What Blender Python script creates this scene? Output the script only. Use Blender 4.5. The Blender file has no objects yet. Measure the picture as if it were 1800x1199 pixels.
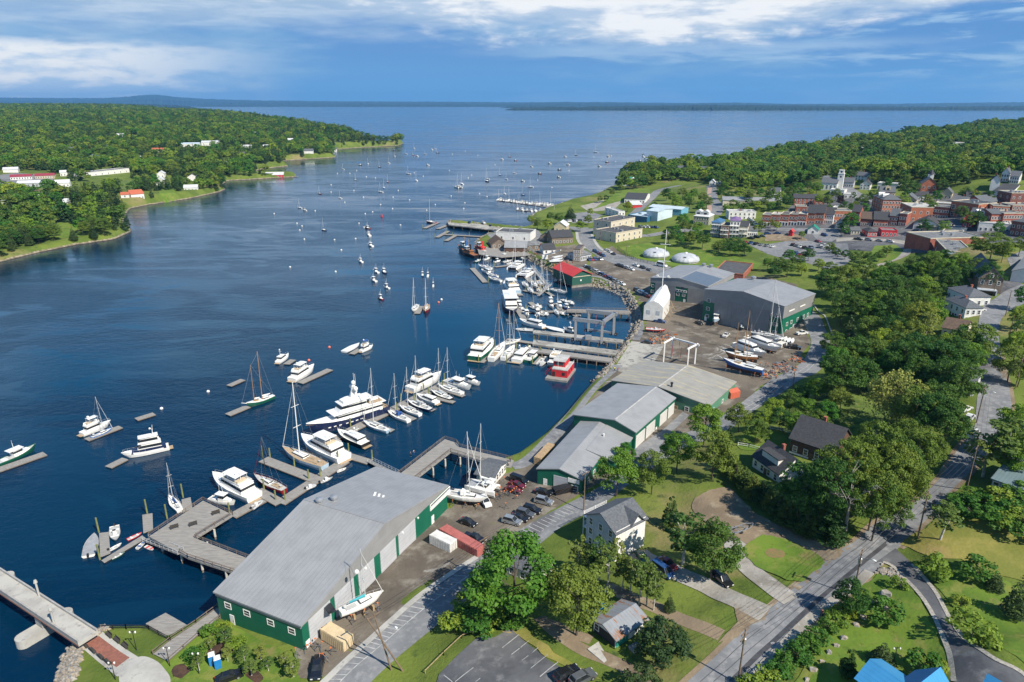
import bpy, bmesh, math, random
import numpy as np
from mathutils import Vector, Matrix, noise
random.seed(7)
R = math.radians
C = bpy.data.collections.new("harbour"); bpy.context.scene.collection.children.link(C)
scene = bpy.context.scene
# ---------------------------------------------------------------- camera
PITCH = R(19.27); CAMZ = 100.0; FPX = 1200.0
cam = bpy.data.cameras.new("camera"); cam.sensor_width = 36; cam.lens = 24
cam.clip_start = 1; cam.clip_end = 80000
cam_ob = bpy.data.objects.new("camera", cam); C.objects.link(cam_ob)
cam_ob.location = (0, 0, CAMZ); cam_ob.rotation_euler = (R(90) - PITCH, 0, 0)
scene.camera = cam_ob
scene.view_settings.view_transform = 'Standard'; scene.view_settings.look = 'None'
scene.view_settings.exposure = 0.52; scene.view_settings.gamma = 1.0
scene.cycles.max_bounces = 6; scene.cycles.transparent_max_bounces = 8
scene.cycles.diffuse_bounces = 2; scene.cycles.glossy_bounces = 3; scene.cycles.transmission_bounces = 3
scene.cycles.volume_bounces = 0
scene.cycles.use_denoising = True
# ---------------------------------------------------------------- sun and sky
SUN_AZ = Vector((0.72, -0.69, 0)).normalized(); SUN_EL = R(45)
sl = bpy.data.lights.new("sun", 'SUN'); sl.energy = 5.0; sl.angle = R(0.5); sl.color = (1.0, 0.93, 0.80)
so = bpy.data.objects.new("sun", sl); C.objects.link(so)
sdir = Vector((SUN_AZ.x*math.cos(SUN_EL), SUN_AZ.y*math.cos(SUN_EL), math.sin(SUN_EL)))
so.rotation_euler = sdir.to_track_quat('Z', 'Y').to_euler(); so.location = (200, -200, 400)
def N(nt, typ, **kw):
 n = nt.nodes.new(typ)
 for k, v in kw.items():
  if k.startswith('i_'):
   n.inputs[k[2:].replace('_', ' ')].default_value = v
  else:
   setattr(n, k, v)
 return n
def math_n(nt, op, a, b=None, c=None, clamp=False):
 n = nt.nodes.new('ShaderNodeMath'); n.operation = op; n.use_clamp = clamp
 for i, v in enumerate((a, b, c)):
  if v is None: continue
  if isinstance(v, (int, float)): n.inputs[i].default_value = v
  else: nt.links.new(v, n.inputs[i])
 return n.outputs[0]
def smooth(nt, v, a, b):
 n = nt.nodes.new('ShaderNodeMapRange'); n.interpolation_type = 'SMOOTHSTEP'
 nt.links.new(v, n.inputs[0]); n.inputs[1].default_value = a; n.inputs[2].default_value = b
 return n.outputs[0]
def mixc(nt, f, a, b):
 n = nt.nodes.new('ShaderNodeMix'); n.data_type = 'RGBA'
 for i, v in ((0, f), (6, a), (7, b)):
  if isinstance(v, (int, float)): n.inputs[i].default_value = v
  elif isinstance(v, tuple): n.inputs[i].default_value = (*v[:3], 1)
  else: nt.links.new(v, n.inputs[i])
 return n.outputs[2]
world = bpy.data.worlds.new("World"); scene.world = world; world.use_nodes = True
def build_world():
 nt = world.node_tree; nt.nodes.clear(); L = nt.links.new
 out = N(nt, 'ShaderNodeOutputWorld'); bg = N(nt, 'ShaderNodeBackground'); L(bg.outputs[0], out.inputs[0])
 sky = N(nt, 'ShaderNodeTexSky'); sky.sky_type = 'NISHITA'; sky.sun_disc = False
 sky.sun_elevation = SUN_EL; sky.sun_rotation = math.atan2(SUN_AZ.x, SUN_AZ.y)
 skys = N(nt, 'ShaderNodeVectorMath', operation='SCALE'); L(sky.outputs[0], skys.inputs[0]); skys.inputs['Scale'].default_value = 0.085
 tc = N(nt, 'ShaderNodeTexCoord'); sp = N(nt, 'ShaderNodeSeparateXYZ'); L(tc.outputs['Generated'], sp.inputs[0])
 az = math_n(nt, 'ARCTAN2', sp.outputs[0], sp.outputs[1]); el = sp.outputs[2]
 def noise(sx, sy, off, detail=6, rough=.55, dist=0.0):
  cb = N(nt, 'ShaderNodeCombineXYZ')
  L(math_n(nt, 'MULTIPLY', az, sx), cb.inputs[0]); L(math_n(nt, 'MULTIPLY', el, sy), cb.inputs[1]); cb.inputs[2].default_value = off
  n = N(nt, 'ShaderNodeTexNoise', i_Scale=1.0, i_Detail=detail, i_Roughness=rough, i_Distortion=dist); L(cb.outputs[0], n.inputs['Vector'])
  return n.outputs[0]
 mul = lambda a, b: math_n(nt, 'MULTIPLY', a, b, clamp=True)
 add = lambda a, b: math_n(nt, 'ADD', a, b)
 nb = noise(5, 26, 3.1); nd = noise(13, 48, 8.4, 8, .58, .2); nw = noise(2.2, 9, 12.0, 4); nf = noise(11, 70, 21.0, 7, .6, .3)
 inv = lambda q: math_n(nt, 'SUBTRACT', 1.0, q)
 c = mixc(nt, smooth(nt, el, 0.0, .08), (.105, .36, .73), (.10, .29, .64))
 c = mixc(nt, mul(smooth(nt, add(nw, math_n(nt, 'MULTIPLY', math_n(nt, 'SUBTRACT', nf, .5), .35)), .40, .64), .75), c, (.24, .46, .72))
 up = smooth(nt, add(el, math_n(nt, 'MULTIPLY', math_n(nt, 'SUBTRACT', nb, .5), .12)), .062, .11)
 c = mixc(nt, mul(mul(up, 1.0), inv(smooth(nt, az, -.25, .2))), c, mixc(nt, smooth(nt, nf, .4, .62), (.36, .51, .72), (.52, .64, .80)))
 ve = mul(mul(smooth(nt, add(el, math_n(nt, 'MULTIPLY', math_n(nt, 'SUBTRACT', nf, .5), .05)), .05, .066), inv(smooth(nt, el, .066, .078))), mul(smooth(nt, az, -.05, .12), inv(smooth(nt, az, .38, .6))))
 c = mixc(nt, mul(ve, .55), c, (.45, .62, .83))
 c = mixc(nt, mul(mul(smooth(nt, nf, .5, .7), smooth(nt, az, .2, .55)), smooth(nt, el, .015, .04)), c, (.34, .54, .79))
 dn = add(math_n(nt, 'MULTIPLY', math_n(nt, 'SUBTRACT', nd, .5), .075), math_n(nt, 'MULTIPLY', math_n(nt, 'SUBTRACT', nb, .5), .05))
 ax = add(add(el, dn), math_n(nt, 'MULTIPLY', math_n(nt, 'ABSOLUTE', math_n(nt, 'SUBTRACT', az, .18)), -.125))
 deck = smooth(nt, ax, .050, .082)
 shade = mixc(nt, smooth(nt, add(math_n(nt, 'ADD', math_n(nt, 'MULTIPLY', nd, .5), math_n(nt, 'MULTIPLY', nf, .5)), math_n(nt, 'MULTIPLY', math_n(nt, 'SUBTRACT', ax, .09), 2.6)), .40, .60), (.47, .60, .78), (.95, .96, .98))
 c = mixc(nt, deck, c, shade)
 rb = mul(mul(smooth(nt, az, .44, .62), smooth(nt, add(el, math_n(nt, 'MULTIPLY', math_n(nt, 'SUBTRACT', nf, .5), .03)), .10, .11)), inv(smooth(nt, el, .118, .128)))
 c = mixc(nt, mul(rb, .85), c, (.88, .91, .95))
 lw = mul(mul(inv(smooth(nt, az, -.60, -.26)), smooth(nt, el, -.03, .02)), inv(smooth(nt, add(el, math_n(nt, 'MULTIPLY', math_n(nt, 'SUBTRACT', nd, .5), .03)), .058, .070)))
 c = mixc(nt, mul(lw, .75), c, (.54, .69, .88))
 c = mixc(nt, mul(lw, smooth(nt, add(nd, math_n(nt, 'MULTIPLY', el, 3.2)), .46, .70)), c, (.93, .94, .95))
 over = mixc(nt, smooth(nt, noise(3, 5, 30.0), .36, .58), (.07, .37, .80), (.42, .70, 1.0))
 c = mixc(nt, smooth(nt, el, .145, .2), c, over)
 c = mixc(nt, smooth(nt, el, .27, .46), c, (.05, .18, .42))
 c = mixc(nt, inv(smooth(nt, el, -.03, .0)), c, (.22, .36, .5))
 fin = mixc(nt, .9, skys.outputs[0], c)
 L(fin, bg.inputs[0]); bg.inputs[1].default_value = .74
build_world()
# ---------------------------------------------------------------- pixel <-> world
SP, CP = math.sin(PITCH), math.cos(PITCH)
def W(px, py, z=0.0):
 u = (px - 900)/FPX; v = (599.5 - py)/FPX
 den = SP - v*CP
 t = (CAMZ - z)/max(den, 1e-4)
 return Vector((u*t, (CP + v*SP)*t, z))
def PZ(px, d, z):
 return (((px - 900)/FPX/CP)*d, d, z)
SHORE_NEAR = [(60,1290),(98,1225),(108,1190),(118,1155),(133,1137),(150,1128),(176,1112),(182,1104),(222,1105),(262,1105),(285,1118),(300,1126),(330,1108),(384,1078),(384,1046),
 (470,1000),(580,930),(690,872),(745,868),(784,888),(812,872),(842,846),(880,815),(905,806),(930,788),(955,768),(990,733),(1012,708),(1040,675),(1066,648),(1078,632),(1092,612),(1106,594),
 (1114,575),(1113,556),(1104,538),(1094,520),(1068,508),(1040,503),(990,497),(972,480),(940,462),(915,447),(880,437),(862,442),(848,446),(838,436),(836,424),(856,414),(880,408),
 (840,400),(786,398),(786,393),(850,397),(920,404),(944,398),(930,386),(936,378),(965,366),(1000,357),(1032,352),(1052,343),(1066,333),(1082,329),(1082,320),(1112,318),(1132,304),(1140,298)]
SHORE_NEAR_FAR = [(1160,1060),(1215,1120),(1260,1170),(1330,1260),(1420,1370),(1520,1520),(1640,1720),(1800,2100),(2050,2600),(2600,2600)]
SHORE_LEFT = [(-60,474),(0,461),(60,446),(130,431),(200,421),(230,408),(228,398),(216,392),(222,375),(228,367),(262,360),(330,350),(385,338),(396,333),(388,326),(400,318),(436,316),(520,311),(520,307),(470,306),(438,304),(462,297),
 (506,292),(500,287),(490,283),(540,280),(588,277),(590,274),(578,270),(585,263),(640,259),(700,256),(709,252),(706,249)]
SHORE_LEFT_FAR = [(690,1760),(640,1950),(600,2100),(540,2350),(470,2800),(420,3300),(300,4200),(100,5200),(-200,6500),(-600,6500)]
def poly_world(px, far, close):
 p = [tuple(W(x, y)[:2]) for x, y in px] + [PZ(x, d, 0)[:2] for x, d in far] + close
 return np.array(p, float)
LAND_NEAR = poly_world(SHORE_NEAR, SHORE_NEAR_FAR, [(1500, -200), (-60, -200)])
LAND_LEFT = poly_world(SHORE_LEFT, SHORE_LEFT_FAR, [(-3500, 300), (-520, 300)])
def sdf(pts, poly):
 x, y = pts[:, 0], pts[:, 1]; n = len(poly)
 best = np.full(len(pts), 1e18); inside = np.zeros(len(pts), bool)
 for i in range(n):
  a = poly[i]; b = poly[(i + 1) % n]; e = b - a
  wx, wy = x - a[0], y - a[1]
  t = np.clip((wx*e[0] + wy*e[1])/max(e @ e, 1e-9), 0, 1)
  d = (wx - e[0]*t)**2 + (wy - e[1]*t)**2
  np.minimum(best, d, out=best)
  if a[1] != b[1]:
   c = ((a[1] > y) != (b[1] > y)) & (x < (b[0]-a[0])*(y-a[1])/(b[1]-a[1]) + a[0])
   inside ^= c
 return np.where(inside, 1, -1)*np.sqrt(best)
CTL = [(150,1150,2.5),(300,1180,3.5),(390,1080,3.4),(540,1150,4),(680,1020,4),(785,900,3.4),(640,1170,5),(760,1060,5),(900,960,4.5),(1000,880,4.5),(930,820,3.2),(1000,740,3),(1080,640,3),(1150,620,3),
 (1120,560,3),(1250,590,3.5),(1400,640,4.5),(1330,700,5),(1210,760,4.5),(1130,800,4.5),(1440,600,6),(1420,540,7.5),(1090,500,3),(1050,450,3.5),(1000,440,3),(900,420,2.8),(1100,480,4),(1200,470,5),(1280,440,7),(1020,400,4),
 (1100,420,6),(1000,370,3),(1100,330,4),(1150,350,6),(1230,350,9),(870,1150,8),(1000,1150,9.5),(1090,1120,10),(950,1040,6.5),(1070,950,6.3),(1150,900,7.5),(1280,880,10),(1200,1030,10.5),(1350,960,11),(1300,1100,12.5),
 (1250,1199,12),(1400,1070,13),(1540,960,14.5),(1600,890,15.5),(1700,780,18),(1740,680,20),(1740,600,22),(1760,540,24),(1800,500,26),(1500,700,13),(1400,780,11),(1600,650,17),(1550,550,15),(1480,500,11),(1330,800,9),
 (1700,950,18),(1800,900,20),(1700,1100,17),(1800,1150,20),(1550,1150,14),(1400,440,8),(1500,470,12),(1560,430,14),(1300,400,9),(1250,420,7),(1350,390,15),(1450,390,17),(1550,380,21),(1650,370,26),(1780,370,32),
 (1780,440,30),(1700,420,24),(1260,390,11),(1480,330,27),(1400,350,20),(1300,330,16),(1600,310,35),(1780,310,42),(1250,300,12),(1200,310,10),(1160,300,8),(600,1230,4),(900,1240,9),(1300,1260,12.5),(1700,1280,18),(200,1260,3),
 (0,430,4),(100,400,5),(200,390,4),(100,340,10),(30,310,14),(200,300,12),(300,300,10),(340,320,5),(420,300,5),(480,275,10),(560,266,8),(660,250,8)]
CTLP = [(1250,1120,8),(1400,1250,20),(1600,1400,38),(1800,1700,48),(1300,1150,13),(1500,1320,30),(2000,1700,60),(1900,1100,48),(1700,1050,40),(1500,1050,28),(0,900,18),(0,1500,38),(0,2500,62),(0,4000,80),(-300,2500,70),(200,2600,62),
 (200,1800,42),(340,2300,55),(340,1600,34),(450,2100,45),(450,1500,22),(500,1900,35),(600,1800,30),(600,1520,10),(650,1700,20),(690,1640,5),(200,1300,26),(100,5000,80)]
_c = np.array([tuple(W(*c)) for c in CTL] + [PZ(*c) for c in CTLP])
_cu = np.c_[np.arctan2(_c[:, 0], _c[:, 1]), np.log(np.hypot(_c[:, 0], _c[:, 1]))]; _cz = _c[:, 2]
def hts(pts):
 pts = np.asarray(pts, float).reshape(-1, 2)
 r = np.maximum(np.hypot(pts[:, 0], pts[:, 1]), 20); th = np.arctan2(pts[:, 0], pts[:, 1]); lr = np.log(r)
 num = np.zeros(len(pts)); den = np.zeros(len(pts))
 for (a, b), z in zip(_cu, _cz):
  w = 1.0/((th - a)**2 + (lr - b)**2 + .0016)**2
  num += w*z; den += w
 zc = num/den
 s1 = sdf(pts, LAND_NEAR); s2 = sdf(pts, LAND_LEFT); s = np.maximum(s1, s2)
 wd = np.clip(2.2 + .006*r, 3, 14)
 k = np.clip(s/wd, 0, 1)
 z = np.where(s > 0, zc*(1 - (1 - k)**2), np.maximum(s*.5, -4))
 return z
def h(x, y): return float(hts([(x, y)])[0])
def G(px, py, dz=0.0):
 z = 6.0
 for _ in range(14):
  p = W(px, py, z); z2 = h(p.x, p.y)
  if abs(z2 - z) < .01: break
  z += .8*(z2 - z)
 p.z = z2 + dz
 return p
# ---------------------------------------------------------------- materials
MATS = {}
def mat(name, col, rough=.7, col2=None, scale=1.0, metal=0.0, bump=0.0, detail=5, lo=.35, hi=.65, stretch=None, spec=.5, objrand=0.0, coat=0.0, bscale=None):
 if name in MATS: return MATS[name]
 m = bpy.data.materials.new(name); m.use_nodes = True; nt = m.node_tree; L = nt.links.new
 b = nt.nodes['Principled BSDF']; b.inputs['Roughness'].default_value = rough; b.inputs['Metallic'].default_value = metal
 b.inputs['Specular IOR Level'].default_value = spec; b.inputs['Coat Weight'].default_value = coat
 if col2 is None: col2 = tuple(c*.86 for c in col)
 tc = N(nt, 'ShaderNodeTexCoord'); vec = tc.outputs['Object']
 if stretch:
  mp = N(nt, 'ShaderNodeMapping'); L(vec, mp.inputs[0]); mp.inputs['Scale'].default_value = stretch; vec = mp.outputs[0]
 n = N(nt, 'ShaderNodeTexNoise', i_Scale=scale, i_Detail=detail, i_Roughness=.6); L(vec, n.inputs['Vector'])
 c = mixc(nt, smooth(nt, n.outputs[0], lo, hi), col, col2)
 if objrand:
  oi = N(nt, 'ShaderNodeObjectInfo'); hs = N(nt, 'ShaderNodeHueSaturation')
  L(math_n(nt, 'MULTIPLY_ADD', oi.outputs['Random'], objrand, 1 - objrand/2), hs.inputs['Value']); L(c, hs.inputs['Color']); c = hs.outputs[0]
 L(c, b.inputs['Base Color'])
 if bump:
  n2 = N(nt, 'ShaderNodeTexNoise', i_Scale=bscale or scale*4, i_Detail=4); L(vec, n2.inputs['Vector'])
  bp = N(nt, 'ShaderNodeBump', i_Strength=bump, i_Distance=.1); L(n2.outputs[0], bp.inputs['Height']); L(bp.outputs[0], b.inputs['Normal'])
 MATS[name] = m; return m
def ground_mat(name, cols, scales, rough=.95, bump=.4):
 """several noise octaves of different size mixed one over another"""
 m = bpy.data.materials.new(name); m.use_nodes = True; nt = m.node_tree; L = nt.links.new
 b = nt.nodes['Principled BSDF']; b.inputs['Roughness'].default_value = rough; b.inputs['Specular IOR Level'].default_value = .2
 tc = N(nt, 'ShaderNodeTexCoord'); c = cols[0]
 for i, (c2, s) in enumerate(zip(cols[1:], scales)):
  n = N(nt, 'ShaderNodeTexNoise', i_Scale=s[0], i_Detail=6, i_Roughness=.62, i_Distortion=s[3] if len(s) > 3 else 0.0); L(tc.outputs['Object'], n.inputs['Vector'])
  c = mixc(nt, smooth(nt, n.outputs[0], s[1], s[2]), c, c2)
 if isinstance(c, tuple): b.inputs['Base Color'].default_value = (*c, 1)
 else: L(c, b.inputs['Base Color'])
 n2 = N(nt, 'ShaderNodeTexNoise', i_Scale=1.5, i_Detail=6); L(tc.outputs['Object'], n2.inputs['Vector'])
 bp = N(nt, 'ShaderNodeBump', i_Strength=bump, i_Distance=.3); L(n2.outputs[0], bp.inputs['Height']); L(bp.outputs[0], b.inputs['Normal'])
 MATS[name] = m; return m
M_ASPH = ground_mat('asphalt', [(.20,.205,.215),(.15,.155,.165),(.26,.26,.265),(.12,.12,.13)], [(.08,.4,.62),(.6,.45,.7),(.035,.58,.66,1.5)], .85, .15)
M_ASPHD = ground_mat('worn_asphalt', [(.12,.122,.13),(.08,.082,.09),(.19,.19,.195)], [(.09,.4,.6),(.4,.5,.75)], .8, .2)
M_GRAV = ground_mat('yard_gravel', [(.165,.14,.112),(.105,.09,.074),(.22,.20,.17),(.29,.275,.25),(.075,.065,.055)], [(.05,.4,.6),(.17,.5,.68),(.06,.62,.7,2.0),(.11,.6,.68)], .95, .5)
M_DIRT = ground_mat('bare_dirt', [(.24,.185,.125),(.17,.13,.09),(.30,.25,.18)], [(.08,.4,.62),(.3,.5,.7)])
M_LAWN = ground_mat('lawn', [(.15,.175,.036),(.10,.135,.024),(.215,.20,.06),(.24,.185,.085)], [(.06,.4,.62),(.25,.52,.72),(.03,.58,.7)])
M_LAWNB = ground_mat('bright_lawn', [(.125,.195,.026),(.085,.15,.02),(.18,.20,.045),(.20,.17,.065),(.075,.12,.02)], [(.07,.4,.6),(.25,.5,.68),(.13,.56,.7),(.9,.55,.75)])
M_DRY = ground_mat('dry_lawn', [(.27,.235,.065),(.16,.17,.036),(.33,.25,.10)], [(.06,.4,.6),(.05,.55,.68)])
M_CONC = ground_mat('concrete', [(.42,.41,.38),(.33,.32,.30),(.25,.24,.23)], [(.2,.4,.65),(.6,.55,.7)], .85, .15)
M_APRON = ground_mat('old_concrete', [(.36,.35,.32),(.24,.23,.21),(.14,.135,.13)], [(.15,.45,.6),(.5,.56,.64)], .9, .2)
M_LINE = mat('road_paint', (.46,.46,.45), .8, (.28,.28,.28), .8)
M_BRICKP = mat('brick_paving', (.28,.11,.075), .85, (.20,.08,.06), 2.0)
M_MULCH = ground_mat('mulch', [(.085,.05,.035),(.05,.032,.025)], [(.5,.4,.6)])
M_HAY = ground_mat('tall_grass', [(.12,.17,.035),(.06,.10,.022),(.20,.20,.07)], [(.15,.4,.6),(.5,.52,.7)], .95, .9)
M_TRACK = ground_mat('gravel_track', [(.33,.31,.28),(.24,.22,.19),(.40,.385,.36)], [(.2,.4,.65),(.6,.55,.7)])
def terrain_mat():
 m = bpy.data.materials.new('terrain'); m.use_nodes = True; nt = m.node_tree; L = nt.links.new
 b = nt.nodes['Principled BSDF']; b.inputs['Roughness'].default_value = .95; b.inputs['Specular IOR Level'].default_value = .2
 tc = N(nt, 'ShaderNodeTexCoord'); sp = N(nt, 'ShaderNodeSeparateXYZ'); L(tc.outputs['Object'], sp.inputs[0])
 def ns(s, d=6, off=0):
  mp = N(nt, 'ShaderNodeMapping'); L(tc.outputs['Object'], mp.inputs[0]); mp.inputs['Location'].default_value = (off, off, 0)
  n = N(nt, 'ShaderNodeTexNoise', i_Scale=s, i_Detail=d, i_Roughness=.6); L(mp.outputs[0], n.inputs['Vector']); return n.outputs[0]
 c = mixc(nt, smooth(nt, ns(.05), .4, .62), (.13,.17,.03), (.08,.12,.02))
 c = mixc(nt, smooth(nt, ns(.02, 5, 30), .56, .7), c, (.22,.185,.08))
 c = mixc(nt, smooth(nt, ns(.35), .55, .75), c, (.05,.08,.02))
 shore = smooth(nt, math_n(nt, 'ADD', sp.outputs[2], math_n(nt, 'MULTIPLY', math_n(nt, 'SUBTRACT', ns(.25), .5), 1.5)), 1.5, .8)
 rock = mixc(nt, smooth(nt, ns(.5), .4, .6), (.30,.255,.19), (.15,.125,.09))
 rock = mixc(nt, smooth(nt, sp.outputs[2], .5, .1), rock, (.045,.04,.025))
 c = mixc(nt, shore, c, rock)
 L(c, b.inputs['Base Color'])
 bp = N(nt, 'ShaderNodeBump', i_Strength=.6, i_Distance=.4); L(ns(1.2), bp.inputs['Height']); L(bp.outputs[0], b.inputs['Normal'])
 return m
def water_mat():
 m = bpy.data.materials.new('sea_water'); m.use_nodes = True; nt = m.node_tree; L = nt.links.new
 b = nt.nodes['Principled BSDF']; b.inputs['IOR'].default_value = 1.333
 tc = N(nt, 'ShaderNodeTexCoord')
 def ns(s, st=(1, 1, 1), d=4, dist=0.0, rot=0.0, ro=.6):
  mp = N(nt, 'ShaderNodeMapping'); L(tc.outputs['Object'], mp.inputs[0]); mp.inputs['Scale'].default_value = st; mp.inputs['Rotation'].default_value = (0, 0, rot)
  n = N(nt, 'ShaderNodeTexNoise', i_Scale=s, i_Detail=d, i_Roughness=ro, i_Distortion=dist); L(mp.outputs[0], n.inputs['Vector']); return n.outputs[0]
 slick = smooth(nt, ns(.0045, (1, 2.4, 1), 6, 1.5, .5), .47, .56)       # calm streaks between ruffled water
 slick2 = smooth(nt, ns(.013, (1, 3.0, 1), 5, 1.8, .35), .53, .61)
 sl = math_n(nt, 'MULTIPLY', math_n(nt, 'ADD', slick, slick2), .55, clamp=True)
 vd = N(nt, 'ShaderNodeVectorMath', operation='DISTANCE'); L(tc.outputs['Object'], vd.inputs[0]); vd.inputs[1].default_value = (8, 262, 0)
 shel = math_n(nt, 'MULTIPLY', smooth(nt, math_n(nt, 'ADD', vd.outputs['Value'], math_n(nt, 'MULTIPLY', ns(.02, (1, 1, 1), 4), 60.0)), 165.0, 90.0), .85)   # sheltered, calmer water in the harbour
 sl = math_n(nt, 'MAXIMUM', sl, shel)
 L(mixc(nt, sl, (.0002,.0165,.045), (.0012,.026,.060)), b.inputs['Base Color'])
 L(math_n(nt, 'MULTIPLY_ADD', sl, -.13, .16), b.inputs['Roughness'])
 big = smooth(nt, ns(.0024, (1, 3.4, 1), 5, 1.2, .42), .40, .62)
 L(math_n(nt, 'MULTIPLY_ADD', math_n(nt, 'MULTIPLY', math_n(nt, 'ADD', big, sl), .5), .75, .28), b.inputs['Specular IOR Level'])
 w = math_n(nt, 'ADD', ns(.9, (1, 1.6, 1), 3, .4, .4), math_n(nt, 'MULTIPLY', ns(.22, (1, 1.7, 1), 3, .3, .6), 2.0))
 bp = N(nt, 'ShaderNodeBump', i_Distance=.35); L(w, bp.inputs['Height']); L(math_n(nt, 'MULTIPLY_ADD', sl, -.24, .28), bp.inputs['Strength'])
 L(bp.outputs[0], b.inputs['Normal'])
 return m
# ---------------------------------------------------------------- mesh builder
class MB:
 """collects shapes of one part; build() links them as ONE mesh object"""
 def __init__(s): s.v = []; s.f = []; s.m = []; s.cur = 0
 def add(s, vs, fs, mi=None):
  o = len(s.v); s.v += [tuple(v) for v in vs]
  s.f += [tuple(i + o for i in f) for f in fs]; s.m += [s.cur if mi is None else mi]*len(fs); return s
 def box(s, c, d, rz=0.0, taper=1.0, mi=None, top=None):
  hx, hy, hz = d[0]/2, d[1]/2, d[2]/2; co, si = math.cos(rz), math.sin(rz); vs = []
  for z, k in ((-hz, 1), (hz, taper)):
   for x, y in ((-1,-1),(1,-1),(1,1),(-1,1)):
    X, Y = x*hx*k, y*hy*k
    vs.append((c[0]+X*co-Y*si, c[1]+X*si+Y*co, c[2]+z))
  return s.add(vs, [(0,3,2,1),(4,5,6,7),(0,1,5,4),(1,2,6,5),(2,3,7,6),(3,0,4,7)], mi)
 def bar(s, a, b, w, hgt=None, n=4, w2=None, mi=None):
  a, b = Vector(a), Vector(b); d = b - a
  if d.length < 1e-6: return s
  q = d.to_track_quat('Z', 'Y'); hgt = hgt or w; w2 = w if w2 is None else w2
  vs = []
  for p, k in ((a, 1.0), (b, w2/w)):
   for i in range(n):
    t = 2*math.pi*(i + .5)/n; s2 = math.sqrt(2) if n == 4 else 1.0
    vs.append(p + q @ Vector((math.cos(t)*w/2*s2*k, math.sin(t)*hgt/2*s2*k, 0)))
  fs = [(i, (i+1) % n, n+(i+1) % n, n+i) for i in range(n)] + [tuple(range(n-1, -1, -1)), tuple(range(n, 2*n))]
  return s.add(vs, fs, mi)
 def lathe(s, prof, c=(0,0,0), n=12, mi=None):
  vs = []
  for r, z in prof:
   for i in range(n):
    t = 2*math.pi*i/n; vs.append((c[0]+r*math.cos(t), c[1]+r*math.sin(t), c[2]+z))
  fs = []
  for j in range(len(prof)-1):
   for i in range(n): fs.append((j*n+i, j*n+(i+1) % n, (j+1)*n+(i+1) % n, (j+1)*n+i))
  fs += [tuple(range(n-1, -1, -1)), tuple(range((len(prof)-1)*n, len(prof)*n))]
  return s.add(vs, fs, mi)
 def ell(s, c, r, n=10, m=6, mi=None):
  return s.lathe([(max(1e-3, math.sin(math.pi*j/m)), -math.cos(math.pi*j/m)) for j in range(m+1)], (0,0,0), n, mi)._sc(c, r, n*(m+1))
 def _sc(s, c, r, k):
  for i in range(len(s.v)-k, len(s.v)):
   v = s.v[i]; s.v[i] = (c[0]+v[0]*r[0], c[1]+v[1]*r[1], c[2]+v[2]*r[2])
  return s
 def prism(s, poly, z0, z1, mi=None):
  n = len(poly); vs = [(x, y, z0) for x, y in poly] + [(x, y, z1) for x, y in poly]
  return s.add(vs, [(i, (i+1) % n, n+(i+1) % n, n+i) for i in range(n)] + [tuple(range(n-1,-1,-1)), tuple(range(n, 2*n))], mi)
 def loft(s, rings, cap=True, closed=True, mi=None):
  n = len(rings[0]); vs = [p for r in rings for p in r]; fs = []
  for j in range(len(rings)-1):
   for i in range(n if closed else n-1): fs.append((j*n+i, j*n+(i+1) % n, (j+1)*n+(i+1) % n, (j+1)*n+i))
  if cap: fs += [tuple(range(n-1,-1,-1)), tuple(range((len(rings)-1)*n, len(rings)*n))]
  return s.add(vs, fs, mi)
 def mesh(s, name, mats, smooth_=False):
  me = bpy.data.meshes.new(name); me.from_pydata(s.v, [], s.f)
  for mm in (mats if isinstance(mats, (list, tuple)) else [mats]): me.materials.append(mm)
  if any(s.m): me.polygons.foreach_set('material_index', s.m)
  if smooth_: me.polygons.foreach_set('use_smooth', [True]*len(s.f))
  bm = bmesh.new(); bm.from_mesh(me); bmesh.ops.recalc_face_normals(bm, faces=bm.faces); bm.to_mesh(me); bm.free()
  me.update(); return me
 def build(s, name, mats, parent=None, smooth_=False):
  return link(name, s.mesh(name, mats, smooth_), parent)
def link(name, me, parent=None):
 o = bpy.data.objects.new(name, me); C.objects.link(o)
 if parent: o.parent = parent
 return o
def tag(o, label=None, cat=None, group=None, kind=None):
 if label: o['label'] = label
 if cat: o['category'] = cat
 if group: o['group'] = group
 if kind: o['kind'] = kind
 return o
def thing(name, label, cat, loc=(0,0,0), rz=0.0, group=None, sc=None):
 o = bpy.data.objects.new(name, None); C.objects.link(o); o.location = loc; o.rotation_euler = (0, 0, rz)
 if sc: o.scale = (sc, sc, sc) if isinstance(sc, (int, float)) else sc
 o.empty_display_size = .5
 return tag(o, label, cat, group)
KIDS = {}
def copy_tree(o, parent=None):
 if not KIDS.get('built_for') == len(bpy.data.objects):
  KIDS.clear()
  for x in bpy.data.objects:
   if x.parent: KIDS.setdefault(x.parent.name, []).append(x)
 def rec(a, par):
  c = a.copy(); C.objects.link(c)
  if par: c.parent = par
  for k in KIDS.get(a.name, []): rec(k, c)
  return c
 return rec(o, parent)
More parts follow.
